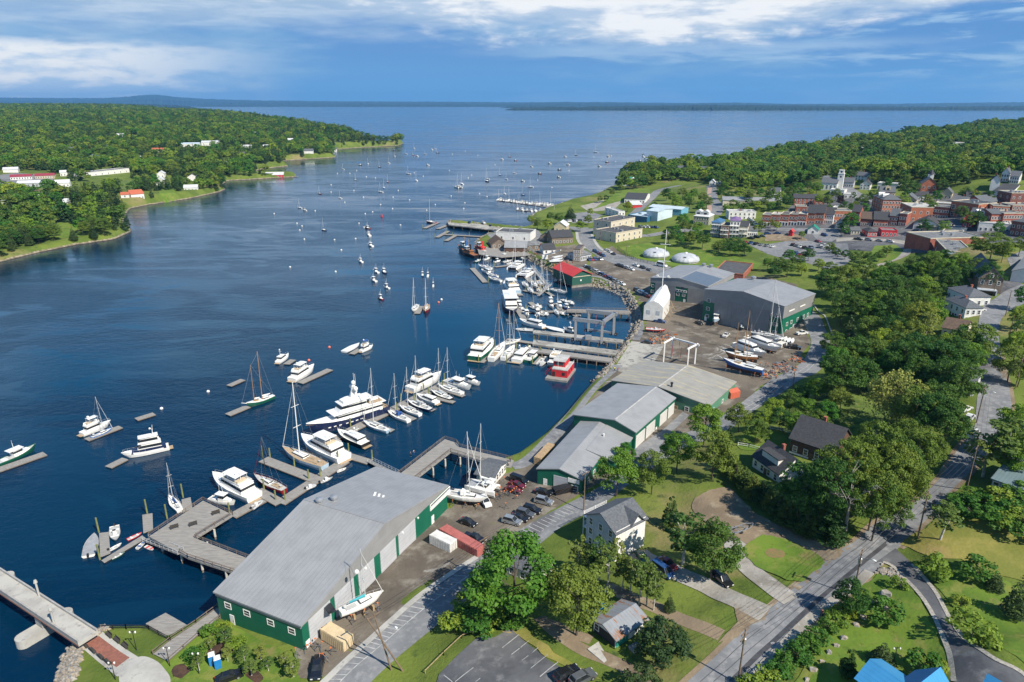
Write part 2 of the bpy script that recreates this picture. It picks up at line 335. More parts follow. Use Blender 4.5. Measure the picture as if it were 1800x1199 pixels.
# ---------------------------------------------------------------- terrain, water, far shores
def build_terrain():
 th = np.arange(-62, 62.01, .16)*math.pi/180
 rr = [40.0]
 while rr[-1] < 7500: rr.append(rr[-1]*1.0075)
 rr = np.array(rr); T, Q = np.meshgrid(th, rr)
 x = (Q*np.sin(T)).ravel(); y = (Q*np.cos(T)).ravel()
 z = hts(np.c_[x, y]); n, k = len(rr), len(th)
 idx = np.arange(n*k).reshape(n, k)
 f = np.stack([idx[:-1,:-1], idx[:-1,1:], idx[1:,1:], idx[1:,:-1]], -1).reshape(-1, 4)
 keep = (z[f] > -3.9).any(1); f = f[keep]
 used = np.unique(f); remap = np.full(n*k, -1); remap[used] = np.arange(len(used)); f = remap[f]
 co = np.c_[x, y, z][used]
 me = bpy.data.meshes.new('ground'); me.vertices.add(len(co)); me.vertices.foreach_set('co', co.ravel())
 me.loops.add(f.size); me.loops.foreach_set('vertex_index', f.ravel().astype(np.int32))
 me.polygons.add(len(f)); me.polygons.foreach_set('loop_start', np.arange(0, f.size, 4, dtype=np.int32))
 me.polygons.foreach_set('use_smooth', np.ones(len(f), bool)); me.update(calc_edges=True); me.validate()
 me.materials.append(terrain_mat())
 if me.polygons[len(me.polygons)//2].normal.z < 0: me.flip_normals()
 tag(link('ground', me), kind='structure')
build_terrain()
wm = MB(); wm.add([(-60000,-300,0),(60000,-300,0),(60000,42000,0),(-60000,42000,0)], [(0,1,2,3)])
tag(wm.build('sea', water_mat()), kind='structure')
sb_ = MB(); sb_.add([(-60000,-300,-6),(60000,-300,-6),(60000,42000,-6),(-60000,42000,-6)], [(0,1,2,3)])
tag(sb_.build('seabed', mat('sea_mud', (.02,.03,.03), .9)), kind='structure')
M_FARWOOD_SHADED = ground_mat('far_woods_cloud_shaded', [(.012,.028,.012),(.009,.02,.010),(.03,.05,.02)], [(.004,.4,.6),(.0025,.6,.68)], .95, 0)  # greens darkened to carry the storm cloud's shadow on the far land
def far_land(name, prof, d, depth, base=0.0, m=M_FARWOOD_SHADED, jit=6):
 """wooded ridge: prof = [(photo px, crest height m)], shore at distance d"""
 rnd = random.Random(name); b = MB(); rows = [[], [], [], []]; x = prof[0][0]; step = max(2.0, (prof[-1][0]-prof[0][0])/420)
 while x <= prof[-1][0]:
  for (x0, z0), (x1, z1) in zip(prof, prof[1:]):
   if x0 <= x <= x1: z = z0 + (z1 - z0)*(x - x0)/max(1e-6, x1 - x0); break
  j = rnd.uniform(-1, 1)*jit*min(1, z/12)
  zz = max(z, .0)
  for k, (dd, kz) in enumerate(((0, 0), (.06*depth, .55), (.5*depth, 1.0), (depth, 0))):
   p = PZ(x, d + dd + (rnd.uniform(-1, 1)*depth*.03 if k < 2 else 0), 0); rows[k].append((p[0], p[1], base + (zz*kz + (j if 0 < k < 3 else 0)) if k not in (0, 3) else -2))
  x += step
 b.loft(rows, cap=False, closed=False)
 return tag(b.build(name, m), kind='structure')
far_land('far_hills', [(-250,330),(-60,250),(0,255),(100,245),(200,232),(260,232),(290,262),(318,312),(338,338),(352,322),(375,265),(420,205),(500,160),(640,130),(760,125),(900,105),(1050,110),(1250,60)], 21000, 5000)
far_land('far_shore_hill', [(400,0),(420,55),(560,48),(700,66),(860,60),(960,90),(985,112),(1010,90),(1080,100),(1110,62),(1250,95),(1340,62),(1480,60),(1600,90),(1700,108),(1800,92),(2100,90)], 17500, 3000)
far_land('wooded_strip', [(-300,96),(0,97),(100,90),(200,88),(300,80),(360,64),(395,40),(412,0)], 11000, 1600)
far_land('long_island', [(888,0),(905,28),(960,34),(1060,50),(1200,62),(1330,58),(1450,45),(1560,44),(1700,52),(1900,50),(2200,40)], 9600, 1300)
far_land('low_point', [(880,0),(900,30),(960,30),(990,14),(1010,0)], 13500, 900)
# ---------------------------------------------------------------- ground sheets
def sheet_world(name, poly, m, dz, cell=5.0, kind='structure'):
 bm = bmesh.new(); vs = [bm.verts.new((p[0], p[1], 0)) for p in poly]
 try: bm.faces.new(vs)
 except ValueError: return
 bmesh.ops.triangulate(bm, faces=bm.faces)
 for _ in range(7):
  el = [e for e in bm.edges if e.calc_length() > cell]
  if not el or len(bm.faces) > 30000: break
  bmesh.ops.subdivide_edges(bm, edges=el, cuts=1, use_grid_fill=False); bmesh.ops.triangulate(bm, faces=bm.faces)
 bm.verts.ensure_lookup_table(); z = hts([(v.co.x, v.co.y) for v in bm.verts])
 for v, q in zip(bm.verts, z): v.co.z = q + dz
 me = bpy.data.meshes.new(name); bm.normal_update(); bm.to_mesh(me); bm.free(); me.materials.append(m)
 if sum(p.normal.z for p in me.polygons) < 0: me.flip_normals()
 me.polygons.foreach_set('use_smooth', [True]*len(me.polygons))
 return tag(link(name, me), kind=kind)
def spline(pts, n=6, closed=False):
 pts = [Vector(p) for p in pts]; out = []; k = len(pts)
 for i in range(k if closed else k-1):
  p0 = pts[(i-1) % k] if closed or i > 0 else pts[i]; p1 = pts[i]; p2 = pts[(i+1) % k]; p3 = pts[(i+2) % k] if closed or i+2 < k else p2
  for j in range(n):
   t = j/n; out.append(.5*((2*p1) + (-p0+p2)*t + (2*p0-5*p1+4*p2-p3)*t*t + (-p0+3*p1-3*p2+p3)*t**3))
 if not closed: out.append(pts[-1])
 return out
def sheet(name, px, m, dz=.05, cell=5.0, round_=False):
 w = [G(*p).to_2d() for p in px]
 if round_: w = spline(w, 5, True)
 if m in (M_LAWN, M_LAWNB, M_DRY, M_HAY, M_DIRT, M_GRAV, M_MULCH):
  q = []
  for a, b in zip(w, w[1:] + w[:1]):
   k = max(1, int((b-a).length/1.6)); amp = min(1.2, 3 + 0*k)*.75
   for i in range(k): e = a.lerp(b, i/k); v = noise.noise_vector((e.x*.22, e.y*.22, 3.0)) + .6*noise.noise_vector((e.x*.7, e.y*.7, 9.0)); q.append(e + Vector((v.x, v.y))*amp)
  w = q
 return sheet_world(name, w, m, dz + (.09 if m in (M_DIRT, M_MULCH, M_LAWN, M_LAWNB, M_DRY, M_HAY) else 0), min(cell, 3.5) if m is M_DIRT else cell)
def strip(name, left, right, m, dz, cell=4.0):
 l = spline([G(*p).to_2d() for p in left], 5); r = spline([G(*p).to_2d() for p in right], 5)
 return sheet_world(name, l + r[::-1], m, dz, cell)
def offs(c, d):
 out = []
 for i, p in enumerate(c):
  t = (c[min(i+1, len(c)-1)] - c[max(i-1, 0)]).normalized(); out.append(Vector((p.x - t.y*d, p.y + t.x*d)))
 return out
def ribbon(name, px, width, m, dz, n=6):
 c = spline([G(*p).to_2d() for p in px], n)
 return ribbon_w(name, c, width, m, dz)
def ribbon_w(name, c, width, m, dz, skirt=0.0):
 a, b = offs(c, width/2), offs(c, -width/2); mid = c
 z = [hts([(p.x, p.y) for p in q]) for q in (a, mid, b)]
 rows = [[(p.x, p.y, zz + dz) for p, zz in zip(q, zq)] for q, zq in zip((a, mid, b), z)]
 if skirt: rows = [[(x, y, w - skirt) for x, y, w in rows[0]]] + rows + [[(x, y, w - skirt) for x, y, w in rows[-1]]]
 mb = MB().loft(rows, cap=False, closed=False); me = mb.mesh(name, m)
 if sum(p.normal.z for p in me.polygons) < 0: me.flip_normals()
 return tag(link(name, me), kind='structure')
def dashes(name, c, width, on, off, m, dz):
 """one painted line broken into dashes"""
 mb = MB(); acc = 0; cur = []
 for i in range(len(c)-1):
  a, b = c[i], c[i+1]; L = (b - a).length; k = max(1, int(L/.5))
  for j in range(k):
   p, q = a + (b-a)*(j/k), a + (b-a)*((j+1)/k); acc += L/k
   if acc % (on + off) < on:
    t = (q - p).normalized(); nn = Vector((-t.y, t.x))*width/2
    zz = h(p.x, p.y) + dz
    mb.add([(p.x+nn.x, p.y+nn.y, zz), (p.x-nn.x, p.y-nn.y, zz), (q.x-nn.x, q.y-nn.y, zz), (q.x+nn.x, q.y+nn.y, zz)], [(0,1,2,3)])
 return tag(mb.build(name, m), kind='structure')
YARD = [(1035,456),(1075,432),(1135,468),(1260,478),(1400,500),(1412,560),(1425,600),(1400,640),(1300,708),(1200,782),(1130,806),(1080,830),(1060,845),(1000,880),(900,940),(750,1040),(640,1135),(560,1199),(525,1190),(520,1140),(655,1010),(765,900),
 (790,892),(850,852),(890,832),(930,820),(1000,748),(1075,662),(1085,645),(1110,606),(1122,560),(1110,525),(1075,503),(1040,494)]
sheet('boatyard_gravel', YARD, M_GRAV, .04)
sheet('concrete_apron', [(1078,650),(1110,600),(1168,606),(1142,650),(1110,660)], M_APRON, .08)
ROAD_L = [(548,1225),(570,1199),(640,1132),(690,1088),(750,1038),(840,978),(913,932),(995,887),(1065,848),(1130,802),(1200,764),(1268,732),(1327,690),(1380,655),(1413,632),(1426,600),(1412,562),(1400,535),(1385,515)]
ROAD_R = [(630,1225),(653,1199),(700,1155),(750,1114),(860,1018),(951,955),(1011,913),(1085,868),(1163,812),(1225,780),(1290,750),(1350,706),(1420,662),(1453,634),(1459,600),(1446,566),(1420,535),(1402,512)]
strip('front_street', ROAD_L, ROAD_R, M_ASPH, .09)
HI_L = [(1190,1215),(1208,1199),(1286,1127),(1371,1055),(1447,990),(1500,954),(1535,923),(1592,893),(1644,850),(1664,822),(1684,790),(1708,762),(1714,744),(1717,707),(1719,663),(1719,624),(1719,580),(1727,540),(1753,522),(1777,507),(1815,496)]
HI_R = [(1300,1222),(1321,1199),(1417,1103),(1459,1067),(1532,1010),(1580,963),(1610,933),(1661,876),(1707,828),(1742,782),(1774,741),(1777,707),(1771,672),(1760,624),(1755,580),(1768,551),(1800,534),(1830,520)]
strip('hill_street', HI_L, HI_R, M_ASPH, .09)
c_hi = spline([((G(*a)+G(*b))/2).to_2d() for a, b in zip(HI_L[:9], [(1300,1222),(1321,1199),(1370,1150),(1440,1085),(1500,1035),(1545,1000),(1585,958),(1625,915),(1680,855)])], 6)
walk_c = spline([G(*p).to_2d() for p in [(1318,1199),(1366,1148),(1413,1099),(1455,1063),(1500,1032),(1528,1006)]], 6)
ribbon_w('pavement', walk_c, 1.8, M_TRACK, .24, .3)
rr_ = spline([G(*p).to_2d() for p in [(1285,1199),(1330,1155),(1390,1100),(1450,1045),(1510,995),(1570,945),(1620,905),(1660,862)]], 6)
ribbon_w('tar_patch', rr_, .85, mat('fresh_tar', (.045,.045,.05), .6, (.07,.07,.075), .5), .115)
for i, k in enumerate((.25, .5)):
 pp = [a.lerp(b, k) for a, b in zip(spline([G(*p).to_2d() for p in HI_L[1:7]], 6), spline([G(*p).to_2d() for p in [(1300,1199),(1360,1150),(1420,1100),(1480,1045),(1530,995),(1560,965)]], 6))]
 ribbon_w('tar_seam', pp, .12, mat('tar_seam', (.08,.08,.085), .7), .105)
def hatch(px_out, px_in, n, name='kerb_lane_marking'):
 a = spline([G(*p).to_2d() for p in px_out], 8); b = spline([G(*p).to_2d() for p in px_in], 8)
 ribbon_w('lane_line', b, .16, M_LINE, .104); mb = MB()
 def at(c, t):
  s = t*(len(c)-1); i = min(int(s), len(c)-2); return c[i].lerp(c[i+1], s-i)
 for i in range(n):
  t = (i+.3)/n; p = at(a, t); q = at(b, min(1, t + .35/n)); d = (q-p).normalized(); w = Vector((-d.y, d.x))*.09
  z = h(p.x, p.y)+.106; z2 = h(q.x, q.y)+.106
  mb.add([(p.x+w.x,p.y+w.y,z),(p.x-w.x,p.y-w.y,z),(q.x-w.x,q.y-w.y,z2),(q.x+w.x,q.y+w.y,z2)], [(0,1,2,3)])
 return tag(mb.build(name, M_LINE), kind='structure')
hatch([(575,1197),(640,1134),(690,1091),(752,1040),(840,981)], [(598,1199),(660,1143),(712,1098),(774,1048),(862,988)], 26)
hatch([(918,933),(956,911),(998,889)], [(936,944),(974,921),(1016,898)], 12)
hatch([(1297,712),(1350,678),(1412,636)], [(1306,719),(1360,684),(1424,640)], 12)
ribbon('footway', [(566,1203),(630,1143),(685,1094),(748,1040),(838,980)], 1.3, M_CONC, .2)
for e in (HI_L[:12], [(1300,1222),(1330,1196),(1424,1106),(1466,1070),(1530,1016)], HI_R[5:14]): ribbon('verge_dirt', e, 1.9, M_DIRT, .07)
D_L = [(1536,992),(1552,989),(1572,999),(1604,1032),(1637,1077),(1657,1121),(1669,1154),(1676,1199),(1676,1240)]
D_R = [(1574,965),(1604,993),(1637,1032),(1663,1077),(1678,1103),(1702,1130),(1744,1157),(1792,1181),(1830,1215)]
strip('driveway', D_L, D_R, M_ASPHD, .16)
M_EDGE = mat('stone_edging', (.42,.39,.34), .9, (.25,.23,.2), 2.5)
for e in (D_L[1:-1], D_R[1:]): ribbon_w('stone_edging', spline([G(*p).to_2d() for p in e], 6), .7, M_EDGE, .22)
sheet('car_park', [(755,1240),(772,1186),(805,1152),(836,1124),(850,1117),(868,1122),(897,1106),(925,1131),(962,1160),(1000,1183),(1025,1199),(1060,1240)], M_ASPHD, .16)
def bay(a, b, w=.14):
 p, q = G(*a).to_2d(), G(*b).to_2d(); ribbon_w('bay_line', [p, p.lerp(q,.5), q], w, M_LINE, .19)
for a, b in [((883,1140),(912,1117)),((899,1152),(929,1128)),((914,1165),(946,1140)),((931,1178),(963,1152)),((949,1191),(981,1165)),((974,1199),(999,1179)),((800,1200),(832,1175)),((836,1200),(850,1189)),((780,1188),(795,1200))]: bay(a, b)
sheet('bare_dirt', [(1215,890),(1240,865),(1280,858),(1310,885),(1350,915),(1390,932),(1440,956),(1480,974),(1456,984),(1400,958),(1350,940),(1300,952),(1240,920)], M_DIRT, .05, round_=True)
ribbon('gravel_loop', [(1293,946),(1295,972),(1324,1006),(1363,1036),(1392,1056)], 4.5, M_TRACK, .14)
ribbon('gravel_loop', [(1300,950),(1351,932),(1399,945),(1429,962),(1470,978)], 4.2, M_DIRT, .155)
ribbon('gravel_drive', [(1120,972),(1150,988),(1190,1008),(1244,1032),(1292,1055),(1345,1080)], 4.6, M_TRACK, .145)
sheet('bare_dirt', [(1288,1062),(1340,1074),(1366,1058),(1348,1082),(1300,1122),(1262,1130),(1270,1112),(1300,1095)], M_DIRT, .045)
ribbon('dirt_track', [(955,1090),(1000,1110),(1040,1125)], 2.2, M_DIRT, .05)
ribbon('dirt_track', [(1060,1030),(1110,1052),(1160,1071),(1220,1097),(1268,1117)], 3.0, M_DIRT, .05)
ribbon('dirt_track', [(948,1085),(975,1110),(1020,1140),(1070,1160),(1110,1180),(1160,1215)], 2.6, M_DIRT, .05)
sheet('lawn_oval', [(1308,962),(1335,942),(1380,947),(1425,970),(1447,990),(1425,1012),(1405,1024),(1375,1018),(1332,996),(1310,976)], M_LAWNB, .14, round_=True)
sheet('worn_patch', [(1345,970),(1358,966),(1376,970),(1378,980),(1362,983),(1348,978)], mat('red_soil', (.22,.13,.06), .95, (.13,.14,.04), 1.2), .27, round_=True)
sheet('lawn', [(1480,1060),(1540,1010),(1565,1003),(1598,1036),(1630,1080),(1652,1125),(1664,1160),(1668,1230),(1380,1230),(1430,1130)], M_LAWNB, .03)
sheet('dry_lawn', [(1580,958),(1620,930),(1680,880),(1740,900),(1830,930),(1830,1030),(1740,1010),(1690,985),(1640,980)], M_DRY, .03)
sheet('lawn', [(1610,1000),(1690,990),(1760,1020),(1830,1050),(1830,1190),(1765,1140),(1712,1108),(1682,1070)], M_LAWNB, .03)
sheet('lawn', [(1298,775),(1310,762),(1345,755),(1375,760),(1380,775),(1360,785),(1300,790)], M_LAWNB, .05, round_=True)
sheet('tall_grass', [(1400,720),(1440,690),(1520,680),(1570,700),(1560,740),(1500,745),(1430,735)], M_HAY, .05, round_=True)
sheet('tall_grass', [(1290,1215),(1335,1195),(1380,1150),(1430,1105),(1470,1068),(1510,1045),(1500,1075),(1455,1105),(1405,1150),(1360,1215)], M_HAY, .06)
sheet('dry_grass', [(880,1110),(905,1095),(950,1130),(1010,1170),(1060,1199),(1010,1185),(960,1155),(920,1125)], M_DRY, .05)
sheet('mulch_bed', [(262,1190),(280,1172),(330,1130),(390,1095),(420,1110),(520,1160),(530,1199),(510,1230),(250,1230)], M_LAWNB, .03)
for q in ([(300,1180),(318,1168),(334,1178),(322,1192)], [(425,1184),(440,1176),(462,1188),(450,1200)], [(365,1145),(385,1130),(410,1140),(390,1158)]): sheet('mulch_bed', q, M_MULCH, .06, round_=True)
sheet('parking_court', [(330,1199),(350,1182),(392,1168),(420,1180),(430,1240),(300,1240)], M_ASPH, .07)
ribbon('harbour_street', [(1022,400),(1026,410),(1034,424),(1046,438),(1070,453),(1094,463),(1120,470),(1150,475),(1175,480)], 11, M_ASPH, .1)
ribbon('harbour_street', [(1026,412),(1016,404),(1000,400),(965,410)], 8, M_ASPH, .1)
ribbon('pavement', [(1014,408),(1016,422),(1028,437)], 2.2, M_CONC, .2)
ribbon('pavement', [(1040,412),(1046,425),(1058,439),(1080,449)], 2.0, M_CONC, .2)
ribbon('town_street', [(1026,408),(1060,402),(1120,414),(1175,408),(1230,402)], 9, M_ASPH, .09)
ribbon('shore_road', [(1105,386),(1125,366),(1150,342),(1166,332),(1196,326)], 9, M_ASPH, .09)
ribbon('side_street', [(1256,378),(1262,362),(1252,345),(1250,326)], 10, M_ASPH, .1)
ribbon('brick_path', [(1247,372),(1246,350),(1248,330)], 4, mat('pink_paving', (.40,.27,.22), .9), .14)
sheet('town_car_park', [(1306,424),(1345,430),(1400,418),(1490,428),(1492,440),(1500,452),(1486,466),(1450,474),(1400,458),(1350,447)], M_ASPH, .09)
sheet('town_square', [(1425,408),(1470,402),(1480,415),(1462,425),(1436,422)], M_ASPH, .1)
sheet('gravel_lot', [(1345,412),(1400,412),(1420,422),(1400,424),(1345,424)], M_DIRT, .06)
ribbon('town_street', [(1470,422),(1520,421),(1570,424),(1600,428)], 9, M_TRACK, .09)
ribbon('footpath', [(1520,470),(1560,460),(1590,448),(1592,438)], 5, M_TRACK, .09)
sheet('town_paving', [(1335,408),(1400,406),(1480,414),(1600,432),(1640,444),(1700,428),(1830,425),(1830,350),(1700,352),(1640,344),(1560,346),(1480,340),(1440,350),(1390,362),(1380,374),(1330,394)], M_ASPHD, .05, 8)
ribbon('town_street', [(1340,402),(1400,404),(1460,404)], 8, M_ASPH, .1)
ribbon('upper_street', [(1484,328),(1500,340),(1530,350),(1560,358)], 12, M_ASPH, .1)
ribbon('upper_street', [(1452,300),(1458,318),(1490,334)], 8, M_ASPH, .1)
sheet('market_lot', [(1770,455),(1800,440),(1840,450),(1840,480),(1780,478)], M_ASPH, .09)
sheet('lot', [(1740,500),(1790,490),(1800,505),(1760,520)], M_ASPHD, .07)
sheet('shore_parking', [(1000,376),(1035,372),(1060,378),(1040,392),(1005,392)], M_ASPH, .06)
sheet('shore_parking', [(1020,362),(1060,352),(1095,354),(1080,368),(1035,372)], M_TRACK, .06)
sheet('wharf_paving', [(800,401),(850,404),(900,408),(945,404),(960,420),(940,440),(905,430),(870,425),(842,414)], M_ASPH, .06)
sheet('harbour_yard', [(880,436),(905,428),(950,436),(1010,430),(1030,455),(1035,480),(1020,492),(990,494),(970,478),(940,460),(915,445)], M_GRAV, .06)
sheet('kerbside_parking', [(1062,440),(1090,448),(1135,456),(1180,470),(1170,478),(1120,466),(1085,458)], M_ASPH, .085)
ribbon('harbour_walk', [(1020,470),(1036,484),(1062,500),(1096,520),(1118,545),(1126,575),(1118,598)], 3.2, M_ASPH, .1)
ribbon('harbour_walk', [(1086,642),(1062,662),(1030,695),(1000,735),(960,780),(925,812),(900,820)], 4.2, M_ASPH, .1)
sheet('mown_field', [(1085,438),(1115,430),(1165,425),(1250,438),(1340,462),(1330,474),(1180,468),(1120,455)], M_LAWNB, .03)
sheet('lawn', [(1040,368),(1068,350),(1092,333),(1140,330),(1146,338),(1120,350),(1080,356)], M_LAWNB, .04)
sheet('lawn', [(1505,470),(1540,432),(1575,430),(1588,442),(1575,455),(1530,466)], M_LAWNB, .04)
sheet('far_clearing', [(70,412),(110,388),(150,398),(140,416),(100,428)], M_LAWNB, .06)
sheet('far_car_park', [(-40,312),(30,304),(90,308),(95,318),(0,325),(-40,325)], M_ASPH, .1)
sheet('far_lawn', [(180,315),(240,318),(250,336),(180,332)], M_HAY, .1)
sheet('far_lawn', [(280,325),(300,322),(310,340),(280,345)], M_LAWNB, .1)
sheet('market_yard', [(1120,806),(1150,800),(1180,760),(1212,730),(1200,724),(1160,760),(1112,790)], M_ASPH, .07)
ribbon('concrete_kerb', [(1455,640),(1466,600),(1453,562),(1428,532)], .5, M_CONC, .3)
ribbon('lane_line', [(1290,742),(1350,700),(1418,652),(1448,618)], .18, M_LINE, .104)
# ---------------------------------------------------------------- buildings
def GE(px, py, up=0.0):
 """point whose height is `up` above the ground below it"""
 z = 6.0
 for _ in range(20):
  p = W(px, py, z + up); z2 = max(h(p.x, p.y),0.0)
  if abs(z2 - z) < .01: break
  z += .7*(z2 - z)
 return Vector((p.x, p.y, z2))
class Fr:
 """rectangle from three photo corners: A left, B right, D behind B ('R') or behind A ('L')"""
 def __init__(s, A, B, D, side='R', up=0.0, z=None):
  a, b, d = (GE(*p, up) for p in (A, B, D))
  zz = min(a.z, b.z) if z is None else z
  a, b, d = a.to_2d(), b.to_2d(), d.to_2d(); k = b if side == 'R' else a
  e1, e2 = b - a, d - k
  if e2.length > e1.length:
   u2 = e2.normalized(); u1 = Vector((u2.y, -u2.x))
  else:
   u1 = e1.normalized(); u2 = Vector((-u1.y, u1.x))
  s.Lx = abs(e1.dot(u1)); s.Ly = abs(e2.dot(u2)); s.u1, s.u2 = u1, u2
  c = (a + b)/2 + u2*s.Ly/2; s.c = Vector((c.x, c.y, zz)); s.rz = math.atan2(u1.y, u1.x)
 def loc(s, px, py, up=0.0):
  p = GE(px, py, up).to_2d() - s.c.to_2d(); return p.dot(s.u1), p.dot(s.u2)
def metal(name, col, axis=0, period=.9, rough=.45, rust=None, dark=.84):
 """ribbed sheet metal: seams run across the named axis"""
 if name in MATS: return MATS[name]
 m = bpy.data.materials.new(name); m.use_nodes = True; nt = m.node_tree; L = nt.links.new
 b = nt.nodes['Principled BSDF']; b.inputs['Roughness'].default_value = rough; b.inputs['Specular IOR Level'].default_value = .35
 tc = N(nt, 'ShaderNodeTexCoord'); sp = N(nt, 'ShaderNodeSeparateXYZ'); L(tc.outputs['Object'], sp.inputs[0])
 fr = math_n(nt, 'FRACT', math_n(nt, 'DIVIDE', sp.outputs[axis], period))
 seam = math_n(nt, 'LESS_THAN', fr, .13)
 n = N(nt, 'ShaderNodeTexNoise', i_Scale=.25, i_Detail=6, i_Roughness=.65); L(tc.outputs['Object'], n.inputs['Vector'])
 c = mixc(nt, smooth(nt, n.outputs[0],.35,.7), col, tuple(q*dark for q in col))
 mp = N(nt, 'ShaderNodeMapping'); L(tc.outputs['Object'], mp.inputs[0]); mp.inputs['Scale'].default_value = (.15, 1.2, 1) if axis else (1.2, .15, 1)
 n3 = N(nt, 'ShaderNodeTexNoise', i_Scale=1.0, i_Detail=5); L(mp.outputs[0], n3.inputs['Vector'])
 c = mixc(nt, math_n(nt, 'MULTIPLY', smooth(nt, n3.outputs[0],.5,.75),.35), c, tuple(q*.7 for q in col))
 if rust:
  n2 = N(nt, 'ShaderNodeTexNoise', i_Scale=.6, i_Detail=6, i_Roughness=.7); L(mp.outputs[0], n2.inputs['Vector'])
  c = mixc(nt, smooth(nt, n2.outputs[0],.52,.62), c, rust)
 c = mixc(nt, math_n(nt, 'MULTIPLY', seam, .35), c, tuple(q*.6 for q in col)); L(c, b.inputs['Base Color'])
 bp = N(nt, 'ShaderNodeBump', i_Strength=.5, i_Distance=.06); L(seam, bp.inputs['Height']); L(bp.outputs[0], b.inputs['Normal'])
 MATS[name] = m; return m
def brick(name, col, col2, mortar=(.45,.42,.38)):
 if name in MATS: return MATS[name]
 m = bpy.data.materials.new(name); m.use_nodes = True; nt = m.node_tree; L = nt.links.new
 b = nt.nodes['Principled BSDF']; b.inputs['Roughness'].default_value = .9
 tc = N(nt, 'ShaderNodeTexCoord'); n = N(nt, 'ShaderNodeTexNoise', i_Scale=.5, i_Detail=6); L(tc.outputs['Object'], n.inputs['Vector'])
 n2 = N(nt, 'ShaderNodeTexNoise', i_Scale=6, i_Detail=3); L(tc.outputs['Object'], n2.inputs['Vector'])
 c = mixc(nt, smooth(nt, n.outputs[0],.35,.65), col, col2); c = mixc(nt, smooth(nt, n2.outputs[0],.58,.7), c, mortar)
 L(c, b.inputs['Base Color']); MATS[name] = m; return m
M_ROOFG = metal('roof_metal_grey',(.285,.292,.305),1,1.0)
M_ROOFGX = metal('roof_metal_grey_x',(.285,.292,.305),0,1.0)
M_GREEN = metal('green_cladding',(.007,.125,.075),0,.6,.5)
M_GREENL = metal('faded_green_cladding',(.09,.24,.16),0,.6,.5)
M_GREYC = metal('grey_cladding',(.27,.27,.275),0,.6,.5)
M_DOORG = metal('grey_door',(.47,.48,.51),2,.9,.5)
M_DOORD = metal('dark_grey_door',(.24,.24,.245),0,1.2,.5)
M_DOORW = metal('white_door',(.60,.59,.57),2,.8,.5)
M_TRIM = mat('white_trim',(.78,.77,.75),.5,(.68,.67,.65),1.0)
M_GLASS = mat('window_glass',(.025,.032,.042),.08,(.05,.06,.07),.7, spec=.8)
M_SHING = mat('slate_grey_shingle',(.115,.125,.14),.9,(.075,.082,.095),2.2, bump=.3)
M_SHINGD = mat('black_shingle',(.052,.054,.062),.9,(.035,.036,.042),1.8, bump=.3)
M_SHINGB = mat('brown_shingle',(.13,.085,.06),.9,(.08,.055,.042),1.5, bump=.3)
M_FLAT = mat('flat_roof_membrane',(.19,.195,.205),.85,(.12,.125,.13),.4)
M_FLATL = mat('pale_roof_membrane',(.48,.47,.45),.85,(.33,.33,.33),.4)
M_FLATD = mat('tar_roof',(.055,.055,.062),.85,(.09,.09,.095),.4)
M_WHITE = mat('white_clapboard',(.72,.71,.69),.65,(.62,.61,.59),.6)
M_CREAM = mat('cream_clapboard',(.58,.52,.40),.7,(.50,.44,.34),.6)
M_PALEB = mat('pale_grey_clapboard',(.42,.45,.49),.7,(.36,.39,.43),.6)
M_BRICK = brick('red_brick',(.31,.085,.05),(.23,.06,.04))
M_BRICKD = brick('dark_brick',(.20,.062,.045),(.14,.045,.035))
M_BRICKO = brick('orange_brick',(.40,.13,.065),(.32,.10,.05))
M_BLUEM = metal('sky_blue_metal',(.16,.40,.55),0,.8)
M_BLUE_SHADED = metal('shaded_blue_metal',(.03,.14,.25),0,.8)  # warehouse blue with the shade of its left-facing wall mixed in
M_BLUEW = metal('pale_blue_metal',(.52,.62,.68),0,.8)
M_BROWNW = mat('brown_shingle_wall',(.12,.06,.038),.9,(.07,.042,.03),1.2)
M_WEATH = mat('weathered_shingle_wall',(.20,.155,.12),.9,(.14,.11,.09),1.0)
M_REDP = mat('red_painted_boards',(.55,.022,.03),.6,(.46,.02,.025),.8)
M_STONE = mat('foundation_stone',(.30,.28,.25),.9,(.2,.19,.17),1.0)
M_WOOD = mat('raw_timber',(.42,.30,.17),.8,(.30,.21,.12),1.5)
M_GREYW = mat('weathered_planks',(.285,.27,.25),.9,(.20,.19,.178),.5, stretch=(1,8,1))
M_GREYWX = mat('weathered_planks_x',(.285,.27,.25),.9,(.20,.19,.178),.5, stretch=(8,1,1))
M_STEEL = mat('galvanised_steel',(.36,.375,.395),.4,(.36,.37,.39),1.0, metal=.5)
M_DARK = mat('dark_void',(.02,.02,.022),.8)
_wm = {}
def win_mesh(w, hh, fm, gm):
 k = (round(w, 2), round(hh, 2), fm.name, gm.name)
 if k not in _wm:
  a = MB()
  for x in (-w/2-.07, w/2+.07): a.box((x, 0,0),(.14,.14, hh+.28))
  for z in (-hh/2-.07, hh/2+.07): a.box((0,0, z),(w, .13,.14))
  a.box((0,.0,0),(w, .10,.07))
  _wm[k] = (a.mesh('window', fm), MB().box((0, .01, 0), (w, .05, hh)).mesh('pane', gm))
 return _wm[k]
SIDES = {'f': (0, -1, 0.0), 'r': (1, 0, math.pi/2), 'b': (0, 1, math.pi), 'l': (-1, 0, -math.pi/2)}
def on_wall(o, fr, side, t, z, out=.05):
 """place o on wall `side` at fraction t from left to right as seen from outside"""
 sx, sy, rz = SIDES[side]; hx, hy = fr.Lx/2, fr.Ly/2
 if side in 'fb': x = (t - .5)*fr.Lx*(1 if side == 'f' else -1); y = sy*(hy + out)
 else: y = (t - .5)*fr.Ly*(1 if side == 'r' else -1); x = sx*(hx + out)
 o.location = (x, y, z); o.rotation_euler = (0,0, rz)
